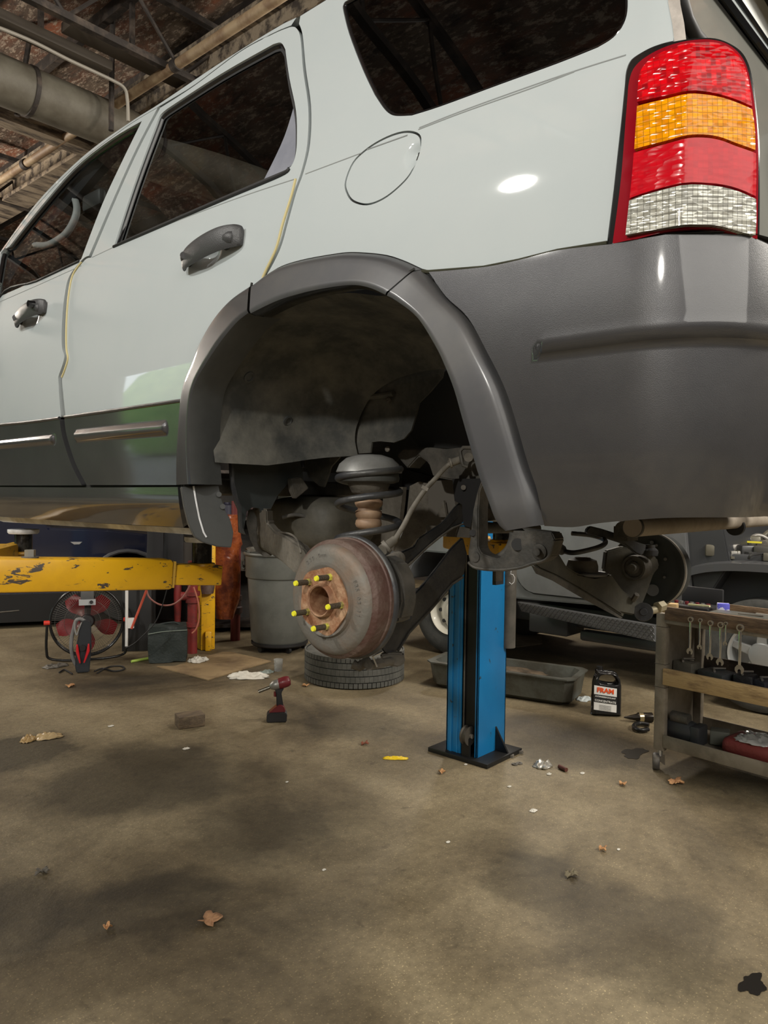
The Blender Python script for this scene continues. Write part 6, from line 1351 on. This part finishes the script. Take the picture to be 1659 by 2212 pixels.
# shiny bits at the bumper edge: roll bar and seat frame
for i, (a, b, c_, d) in enumerate(((1290, 1120, 1330, 1150), (1318, 1112, 1325, 1150), (1350, 1115, 1352, 1148), (1400, 1112, 1445, 1150))):
    MB().tube([JX(a, b, XJ+.4), JX(c_, d, XJ+.4)], .016, 8).build('roll_bar', M['silver'] if i % 2 else M['jd'], jp)
MB().prism([JX(a, b, XJ+.3) for a, b in ((1405, 1130), (1515, 1130), (1530, 1170), (1490, 1235), (1410, 1235))], (.5, 0, 0)).build('dash_panel', mat('blue_grey_panel', (.07, .08, .095), .4), jp)
# ------------------------------------------------------------------ tool cart
az = math.radians(7.5); ex = V((-math.sin(az), -math.cos(az), 0)); ey = V((math.cos(az), -math.sin(az), 0))
P0c = fl(1409, 1661); tc0 = (P0c-CAM).dot(fwd)
rzc = math.atan2(ex.y, ex.x); Wc, Dc = 1.05, .43
ct = thing('tool_cart', P0c+ex*Wc/2+ey*Dc/2, 'beige steel tool cart with timber rails and hanging wrenches', 'tool cart')
def K(x, y, z): return P0c+ex*x+ey*y+V((0, 0, z))
nrm = ey
def cz(px, py, off=0.): q = onP(px, py, K(0, off, 0), nrm); return q
def czx(px, py, off=0.): q = cz(px, py, off); return (q-P0c).dot(ex), q.z
M['beige'] = mat('scuffed_beige_steel', (.27, .235, .185), .5, c2=(.17, .145, .11), mscale=7, bump=.1)
M['wood1'] = mat('grimy_timber', (.22, .145, .085), .75, c2=(.085, .055, .035), mscale=5, lo=.4, hi=.65, stretch=(6, 1, 6), bump=.4, bscale=30)
M['wood2'] = mat('pale_timber', (.50, .35, .17), .7, c2=(.22, .14, .07), mscale=7, lo=.5, hi=.72, stretch=(5, 1, 5), bump=.3, bscale=30)
zl = czx(1410, 1618)[1]; ztop = czx(1412, 1322)[1]
def Kbox(nm, x0, x1, y0, y1, z0, z1, m, par, bev=.003): return MB().box(K((x0+x1)/2, (y0+y1)/2, (z0+z1)/2), (x1-x0, y1-y0, z1-z0), rz=rzc, bev=bev).build(nm, m, par)
for x in (0, Wc-.055):
    for y in (0, Dc-.04):
        lg = Kbox('cart_leg', x, x+(.058 if x == 0 else .055), y, y+.04, zl, ztop, M['beige'], ct, .008)
        c_ = K(x+.03, y+.02, 0)
        MB().tube([c_+V((0, 0, zl)), c_+V((0, 0, zl-.03))], .012, 8).build('caster_stem', M['silver'], lg)
        MB().prism([c_+ex*.022+V((0, 0, zl-.02)), c_+ex*.026-V((0, 0, -.03)), c_-ex*.02+V((0, 0, .05)), c_-ex*.03+V((0, 0, zl-.02))], ey*.004).build('caster_fork', M['beige'], lg)
        MB().lathe([(0, -.016), (.038, -.016), (.042, -.010), (.042, .010), (.038, .016), (0, .016)], c_-ex*.016-ey*.01+V((0, 0, .042)), (ex*.85+ey*.53).normalized(), 28).build('caster_wheel', mat('greasy_grey_caster', (.12, .105, .085), .5, c2=(.06, .055, .05), mscale=20), lg)
# shelves
zs1 = czx(1425, 1618)[1]; zs1 = zl+.02
a, b = czx(1432, 1587), czx(1432, 1610); Kbox('bottom_shelf', .03, Wc-.02, .01, Dc-.01, b[1], b[1]+.006, M['beige'], ct, 0)
Kbox('shelf_lip', .055, Wc-.02, -.004, .004, b[1]-.012, a[1], M['beige'], ct); Kbox('shelf_lip', .055, Wc-.02, Dc-.012, Dc-.004, b[1], a[1]+.015, M['beige'], ct); zB = b[1]+.012
a, b = czx(1432, 1443), czx(1432, 1478); md_ = Kbox('middle_rail', .050, Wc-.02, -.012, .012, b[1], a[1], M['wood2'], ct); Kbox('middle_shelf', .03, Wc-.02, .012, Dc-.01, b[1]+.02, b[1]+.026, M['jd'], ct, 0); Kbox('shelf_lip', .03, Wc-.02, Dc-.012, Dc-.002, b[1]+.02, a[1]+.01, M['soot'], ct); zM = b[1]+.031
a, b = czx(1430, 1309), czx(1430, 1337); a2, b2 = czx(1640, 1331), czx(1640, 1370); zt0, zt1 = b[1], a[1]
Kbox('top_rail', .055, Wc-.02, -.014, .010, b[1]+.0, a[1], M['wood1'], ct, .002); Kbox('top_shelf', .03, Wc-.02, .01, Dc-.01, b[1]+.012, b[1]+.018, M['beige'], ct, 0); zT = b[1]+.023; Kbox('top_rail', .03, Wc-.02, Dc-.012, Dc, b[1], a[1]-.01, M['wood1'], ct)
Kbox('rail_underlay', .055, Wc-.02, -.004, .006, b[1]-.02, b[1]+.002, M['beige'], ct)
Kbox('end_panel', .012, .018, .04, Dc-.04, zl+.05, ztop-.05, M['beige'], ct, 0)
for z in (czx(1412, 1352)[1], czx(1412, 1432)[1], czx(1412, 1482)[1]): Kbox('leg_joint', -.001, .059, -.001, .041, z, z+.002, M['soot'], ct, 0)
# hanging combination wrenches
def wrench(px, y0, y1, label, w=1.):
    (xa, za), (xb, zb) = czx(px, y0, -.03), czx(px-2, y1, -.03); L = (za-zb)
    o = V(K(xa, -.034, za)); R_ = .0135*w; t = .006
    th = thing('wrench', o, label, 'wrench', 'wrenches hanging on the cart rail')
    rim = [];
    mb = MB().lathe([(R_*.62, -t/2*1.3), (R_, -t/2*1.3), (R_, t/2*1.3), (R_*.62, t/2*1.3), (R_*.62, -t/2*1.3)], o, ey, 24)
    mb.build('ring_end', M['wr'], th, 30)
    mb = MB(); dn_ = (K(xb, -.034, zb)-o).normalized(); mb.bar(o+dn_*R_*.9, o+dn_*(L-R_*1.2), R_*.75, t*.7, bev=.0015, up=ey); mb.build('shank', M['wr'], th)
    e = o+dn_*(L-R_*.9); sx_ = ex; jaw = [(-.55, -1.0), (-1.15, -.2), (-1.2, .5), (-.75, 1.25), (-.42, 1.15), (-.45, .35), (0, .0), (.45, .35), (.42, 1.15), (.75, 1.25), (1.2, .5), (1.15, -.2), (.55, -1.0)]
    MB().prism([e+sx_*x*R_+dn_*y*R_-ey*t/2 for x, y in jaw], ey*t, .0008).build('open_jaw', M['wr'], th)
    MB().cyl(o-ey*.004, V(K(xa, -.0155, za)), .003, n=8).build('hang_nail', M['under'], th)
M['wr'] = mat('chrome_wrench', (.62, .60, .56), .22, metal=.95)
for px, y0, y1, lb_, w in ((1493, 1338, 1411, 'chrome wrench hanging leftmost on the cart rail', 1.), (1514, 1340, 1401, 'short thin chrome wrench, second from the left on the rail', .75), (1536, 1346, 1423, 'chrome wrench hanging third from the left on the rail', 1.), (1558, 1350, 1435, 'chrome wrench with dull jaw, fourth from the left on the rail', 1.1), (1569, 1347, 1393, 'shortest chrome wrench, half behind the fourth one', .65), (1600, 1356, 1452, 'largest chrome wrench, hanging rightmost on the cart rail', 1.3)): wrench(px, y0, y1, lb_, w)
# things on the cart
def top(nm, px, py, z, dy): pass
def onshelf(px, z, y):             # point on a shelf plane: depth y into the cart, at pixel column px
    q = onP(px, 1400, K(0, y, 0), nrm); x = (q-P0c).dot(ex); return V(K(x, y, z))
q = onshelf(1497, zT, .20); cs = thing('socket_case', q, 'open black socket case on top of the tool cart', 'tool case')
MB().box(q+V((0, 0, .02)), (.22, .16, .04), rz=rzc, bev=.006).build('case_base', M['bk2'], cs); MB().box(q+ey*.09+V((0, 0, .062)), (.22, .016, .12), rz=rzc, bev=.006).build('case_lid', M['bk2'], cs)
for i in range(7): MB().cyl(q+ex*(-.085+.028*i)-ey*.02+V((0, 0, .04)), q+ex*(-.085+.028*i)-ey*.02+V((0, 0, .055)), .010, n=12).build('socket', M['silver'] if i % 2 else M['dred'], cs)
MB().bar(q-ey*.06+ex*.0+V((0, 0, .046)), q-ey*.06+ex*.11+V((0, 0, .050)), .014, .008).build('tape_strip', mat('cream_strip', (.6, .6, .35), .6), cs)
q = onshelf(1560, zT, .16); MBo = MB().box(q+V((0, 0, .035)), (.055, .045, .07), rz=rzc+.5, bev=.002).build('parts_box', mat('violet_white_box', (.10, .10, .55), .5, c2=(.65, .65, .75), mscale=14, lo=.48, hi=.52)); tag(MBo, 'small violet and white box on the cart top beside the socket case', 'box')
q = onshelf(1600, zT, .10); tr = thing('metal_tray', q, 'flat grey metal tray with file on the cart top', 'tray'); MB().box(q+V((0, 0, .02)), (.26, .12, .04), rz=rzc, bev=.003).build('tray_body', mat('grey_tray', (.14, .14, .12), .45, metal=.4), tr); MB().bar(q-ey*.03+V((0, 0, .042)), q-ey*.02+ex*.11+V((0, 0, .046)), .02, .006).build('file', M['silver'], tr)
q = onshelf(1632, zT, .22); o = MB().tube([q+V((0, 0, .018)), q+ex*.09+V((0, 0, .018))], .018, 14).build('metal_tube', M['under2']); tag(o, 'short grey metal tube behind the tray on the cart top', 'tube')
q = onshelf(1446, zT, .08); o = MB().box(q+V((0, 0, .025)), (.07, .06, .05), rz=rzc+.3, bev=.003).build('wood_offcut', M['wood2']); tag(o, 'pale timber offcut at the left end of the cart top', 'wood block')
q = onshelf(1530, zT, .36); o = MB().box(q+V((0, 0, .056)), (.09, .025, .11), rz=rzc, bev=.003).build('wood_offcut', M['wood2']); tag(o, 'upright pale timber block at the back of the cart top', 'wood block')
its = [('parts_box', 1484, 'faded grey cardboard carton on the middle cart shelf', 'box', (.11, .08, .07), (.17, .16, .13)), ('metal_case', 1552, 'dark flat metal case lying on the middle cart shelf', 'case', (.15, .12, .05), (.06, .065, .07)), ('caliper_part', 1612, 'black caliper casting on the middle cart shelf', 'part', (.09, .09, .06), (.02, .02, .025)), ('rag', 1655, 'dark oily lump at the right end of the middle shelf', 'rag', (.07, .09, .05), (.03, .03, .045))]
for nm, px, lb_, ca, s_, c_ in its:
    q = onshelf(px, zM, .17); r = thing(nm, q, lb_, ca); MB().box(q+V((0, 0, s_[2]/2)), s_, rz=rzc+random.uniform(-.4, .4), bev=.008).build('main_piece', mat('shelf_item_'+nm+str(px), c_, .45, bump=.5), r)
    MB().tube([q+V((-.05, 0, s_[2]+.006)), q+V((.0, .02, s_[2]+.008)), q+V((.05, -.02, s_[2]+.006))], .006, 8).build('loose_bolt', M['silver'], r)
for i in range(10):
    q = onshelf(1585+i*7, zM, .04+.05*(i % 3)); o = MB().lathe([(.006, 0), (.012, 0), (.012, .010), (.006, .010), (.006, 0)], q, n=6 if i % 2 else 16).build('hex_nut', M['silver'] if i % 3 else M['under2'], None, 20); tag(o, 'small loose steel nut on the middle cart shelf', 'nut', 'nuts on the middle shelf')
q = onshelf(1472, zB, .10); mo = thing('starter_motor', q, 'dark grey starter motor lying at the left of the bottom shelf', 'motor')
MB().lathe([(0, 0), (.05, 0), (.055, .01), (.055, .11), (.048, .13), (0, .13)], q-ex*.05+V((0, 0, .060)), ex, 28).build('motor_body', mat('dark_motor', (.05, .053, .058), .45, metal=.3), mo, 40)
MB().lathe([(0, 0), (.028, 0), (.028, .09), (0, .09)], q-ex*.03+V((0, 0, .125))-ey*.02, ex, 20).build('solenoid', M['under'], mo, 40); MB().box(q+ex*.10+V((0, 0, .054)), (.05, .10, .10), rz=rzc, bev=.01).build('end_plate', M['jd'], mo)
q = onshelf(1560, zB, .22); o = MB().box(q+V((0, 0, .035)), (.09, .08, .07), rz=rzc+.4, bev=.004).build('filter_box', mat('grey_green_box', (.17, .18, .15), .6)); tag(o, 'small grey-green box on the bottom cart shelf', 'box')
q = onshelf(1548, zB, .05); o = MB().cyl(q+V((0, 0, .012)), q+ex*.14+ey*.01+V((0, 0, .020)), .006, n=10).build('breaker_bar', M['under2']); tag(o, 'thin steel bar lying slanted on the bottom cart shelf', 'bar')
q = onshelf(1545, zB, .30); o = MB().bar(q+V((0, 0, .02)), q+ex*.25+V((0, 0, .02)), .03, .02).build('red_handle_tool', M['dred']); tag(o, 'red-handled tool along the back of the bottom cart shelf', 'tool')
q = onshelf(1640, zB, .16); rb = thing('red_pouch', q, 'dull red padded pouch under clear wrap on the bottom cart shelf', 'pouch')
MB().box(q+V((0, 0, .045)), (.26, .22, .09), rz=rzc, bev=.035).build('pouch_body', mat('dull_red_cloth', (.20, .035, .03), .6, bump=.4), rb, 60)
crumple('clear_wrap', (q.x, q.y, q.z+.085), .12, .09, .04, mat('clear_film', (.5, .5, .48), .15, coat=1), '', '', 3, parent=rb)
# ------------------------------------------------------------------ litter
def leaf(px, py, r, label, m, seed, rz=None):
    rnd = random.Random(seed); c = fl(px, py); a0_ = rnd.random()*6 if rz is None else rz; pts = []
    for i in range(30):
        a = 2*PI*i/30; k = r*(.55+.45*abs(math.cos(a*2.5))**.7)*(1+.12*math.sin(a*15+seed)); pts.append((k*math.cos(a+a0_), k*math.sin(a+a0_)*.8))
    mb = MB(); vs = [c+V((0, 0, .012))]
    for x, y in pts: vs.append(c+V((x*.5, y*.5, .006+.008*rnd.random())))
    for x, y in pts: vs.append(c+V((x, y, .002+.018*abs(math.sin(math.atan2(y, x)*1.5+seed)))))
    fs = [(0, 1+i, 1+(i+1) % 30) for i in range(30)]+[(1+i, 31+i, 31+(i+1) % 30, 1+(i+1) % 30) for i in range(30)]
    mb.add(vs, fs); o = mb.build('dry_leaf', m, None, 20); md = o.modifiers.new('s', 'SOLIDIFY'); md.thickness = .0012; return tag(o, label, 'leaf')
lf = mat('brown_dry_leaf', (.24, .12, .06), .7, c2=(.36, .20, .10), mscale=30); lo_ = mat('pale_orange_leaf', (.50, .28, .12), .7, c2=(.36, .18, .08), mscale=30)
leaf(456, 1992, .045, 'curled brown maple leaf alone on the near floor', lf, 3)
leaf(1460, 1692, .045, 'pale orange leaf on the floor below the tool cart caster', lo_, 5); leaf(1234, 1893, .030, 'dusty olive leaf flat on the near floor at right', mat('olive_leaf', (.12, .10, .06), .8), 8)
leaf(1345, 1697, .022, 'small tan leaf bit left of the pale orange leaf', lo_, 9); leaf(955, 1671, .022, 'small tan leaf bit in front of the blue lift upright base', lo_, 10); leaf(788, 1609, .024, 'dark reddish leaf bit above the yellow scrap', mat('red_leaf', (.20, .06, .03), .7), 11); leaf(660, 1483, .03, 'orange leaf bit touching the left edge of the tyre', lo_, 12); leaf(152, 1484, .035, 'faint orange leaf on the floor in front of the fan', lo_, 13); leaf(90, 1888, .025, 'tiny grey leaf flake at the lower left floor', M['under2'], 14); leaf(1302, 1838, .018, 'tiny ochre flake on the near floor right of centre', lo_, 15); leaf(232, 2008, .016, 'tiny pale flake on the near floor at lower left', lo_, 16)
q = fl(62, 1600); crumple('paper_scrap', (q.x, q.y, 0), .05, .035, .05, mat('waxy_tan_paper', (.42, .28, .12), .35), 'small twisted tan wrapper at the far left of the floor', 'wrapper', 21, rz=.5)
q = fl(106, 1593); crumple('paper_scrap', (q.x, q.y, 0), .075, .05, .045, mat('waxy_tan_paper2', (.46, .34, .18), .3), 'larger crumpled tan wrapper beside the small twisted one', 'wrapper', 22, rz=-.3)
q = fl(855, 1639); crumple('yellow_scrap', (q.x, q.y, 0), .07, .022, .02, mat('yellow_plastic', (.85, .60, .02), .4), 'bright yellow plastic scrap left of the blue lift upright', 'scrap', 23, rz=math.atan2(RT.y, RT.x))
q = fl(1172, 1655); crumple('foil_wad', (q.x, q.y, 0), .055, .045, .055, mat('crumpled_foil', (.50, .48, .43), .3, metal=.5), 'crumpled foil wad on the floor right of the lift upright', 'foil', 24)
q = fl(1208, 1660); o = MB().tube([q+V((0, 0, .011)), q+V((-.02, -.05, .011))], .011, 10).build('cigar_stub', mat('dark_red_stub', (.10, .03, .02), .6)); tag(o, 'dark red stub lying right of the foil wad', 'stub')
for i, (a, b) in enumerate(((1104, 1636), (1124, 1627), (1112, 1652), (1122, 1650))):
    q = fl(a, b); o = MB().lathe([(.007, 0), (.016, 0), (.016, .016 if i < 2 else .006), (.007, .016 if i < 2 else .006), (.007, 0)], q, n=6 if i < 2 else 20).build('lug_nut' if i < 2 else 'washer', M['under2'], None, 20)
    tag(o, ['grey lug nut nearer the lift upright base', 'grey lug nut further from the lift upright, rightmost', 'flat steel washer nearest the camera by the lift upright', 'flat steel washer just right of the other washer'][i], 'nut' if i < 2 else 'washer')
for i, (a, b, r) in enumerate(((402, 1618, .02), (240, 1569, .018), (968, 1820, .01), (1152, 1752, .02), (1100, 1700, .012), (1186, 1673, .015), (1258, 1671, .015), (1336, 1836, .008), (700, 1880, .008), (1006, 1652, .01), (620, 1690, .008))):
    q = fl(a, b); o = crumple('paper_fleck', (q.x, q.y, 0), r, r*.7, r*.6, M['cloth'], 'tiny off-white paper fleck on the open floor', 'fleck', 40+i, group='paper flecks on the floor')
def stain(px, py, a, b, label, c_=(.012, .011, .010), seed=0, rough=.25, rz=0):
    q = fl(px, py); pts = []
    for i in range(40):
        t = 2*PI*i/40; k = 1+.18*math.sin(3*t+seed)+.12*math.sin(5*t+seed*2)+.08*math.sin(9*t+seed*3); x, y = a*k*math.cos(t), b*k*math.sin(t); pts.append(q+V((x*math.cos(rz)-y*math.sin(rz), x*math.sin(rz)+y*math.cos(rz), .0012)))
    o = MB().prism(pts, (0, 0, .0008)).build('oil_spot', mat('oil_%d' % seed, c_, rough)); return tag(o, label, 'oil stain')
stain(1626, 2127, .055, .03, 'small black oil spot at the lower right corner of the floor', seed=1)
stain(1370, 1627, .10, .05, 'dark oily patch on the floor beside the cart caster', (.03, .026, .02), 3, .35)
# ------------------------------------------------------------------ light and view
w = bpy.data.worlds.new('world'); sc.world = w; w.use_nodes = True
w.node_tree.nodes['Background'].inputs[0].default_value = (.85, .95, 1, 1); w.node_tree.nodes['Background'].inputs[1].default_value = 5.0
def area(name, loc, target, size, power, color, sy=None, spread=None):
    l = bpy.data.lights.new(name, 'AREA'); l.energy = power; l.color = color; l.size = size
    if sy: l.shape = 'RECTANGLE'; l.size_y = sy
    if spread: l.spread = math.radians(spread)
    o = bpy.data.objects.new(name, l); col.objects.link(o); o.location = loc
    o.rotation_euler = (V(target)-V(loc)).to_track_quat('-Z', 'Y').to_euler(); return o
def point(name, loc, r, power, color):
    l = bpy.data.lights.new(name, 'POINT'); l.energy = power; l.color = color; l.shadow_soft_size = r
    o = bpy.data.objects.new(name, l); col.objects.link(o); o.location = loc; return o
area('lamp_and_fill', (-2.55, 3.15, 4.45), (1.4, 1.9, .6), .26, 170, (1, .97, .90)).data.shape = 'DISK'
area('lamp_and_fill', (-3.3, -.4, 3.6), (1.8, 1.8, .3), .20, 190, (1, .96, .88)).data.shape = 'DISK'  # second key, added to give the floor a crisp shadow edge
area('fill_light', (-.6, -2.9, 4.25), (1.0, 1.0, .2), 5.6, 400, (1, .96, .88), 4.6)  # wide soft fill added behind the camera
area('fill_light', (3.9, -2.6, 4.1), (4.2, 3.0, .5), 2.0, 460, (1, .94, .84), 1.0)  # fill added to brighten the cart, jug and off-roader
point('lamp_and_fill', (7.4, 4.6, 3.6), .30, 380, (1, .92, .80))  # added far fill that lifts the ceiling
point('lamp_and_fill', (1.0, 8.4, 3.5), .30, 520, (1, .90, .78))  # fill added to brighten the ceiling at upper left
point('lamp_and_fill', (4.1, 1.9, 3.5), .25, 250, (1, .92, .80))  # fill added between the vehicles for the off-roader's door
vs = sc.view_settings; vs.view_transform = 'Standard'; vs.look = 'None'; vs.gamma = 1; vs.exposure = -0.55; vs.use_curve_mapping = False
sc.cycles.use_denoising = True; sc.cycles.max_bounces = 6; sc.cycles.transparent_max_bounces = 12
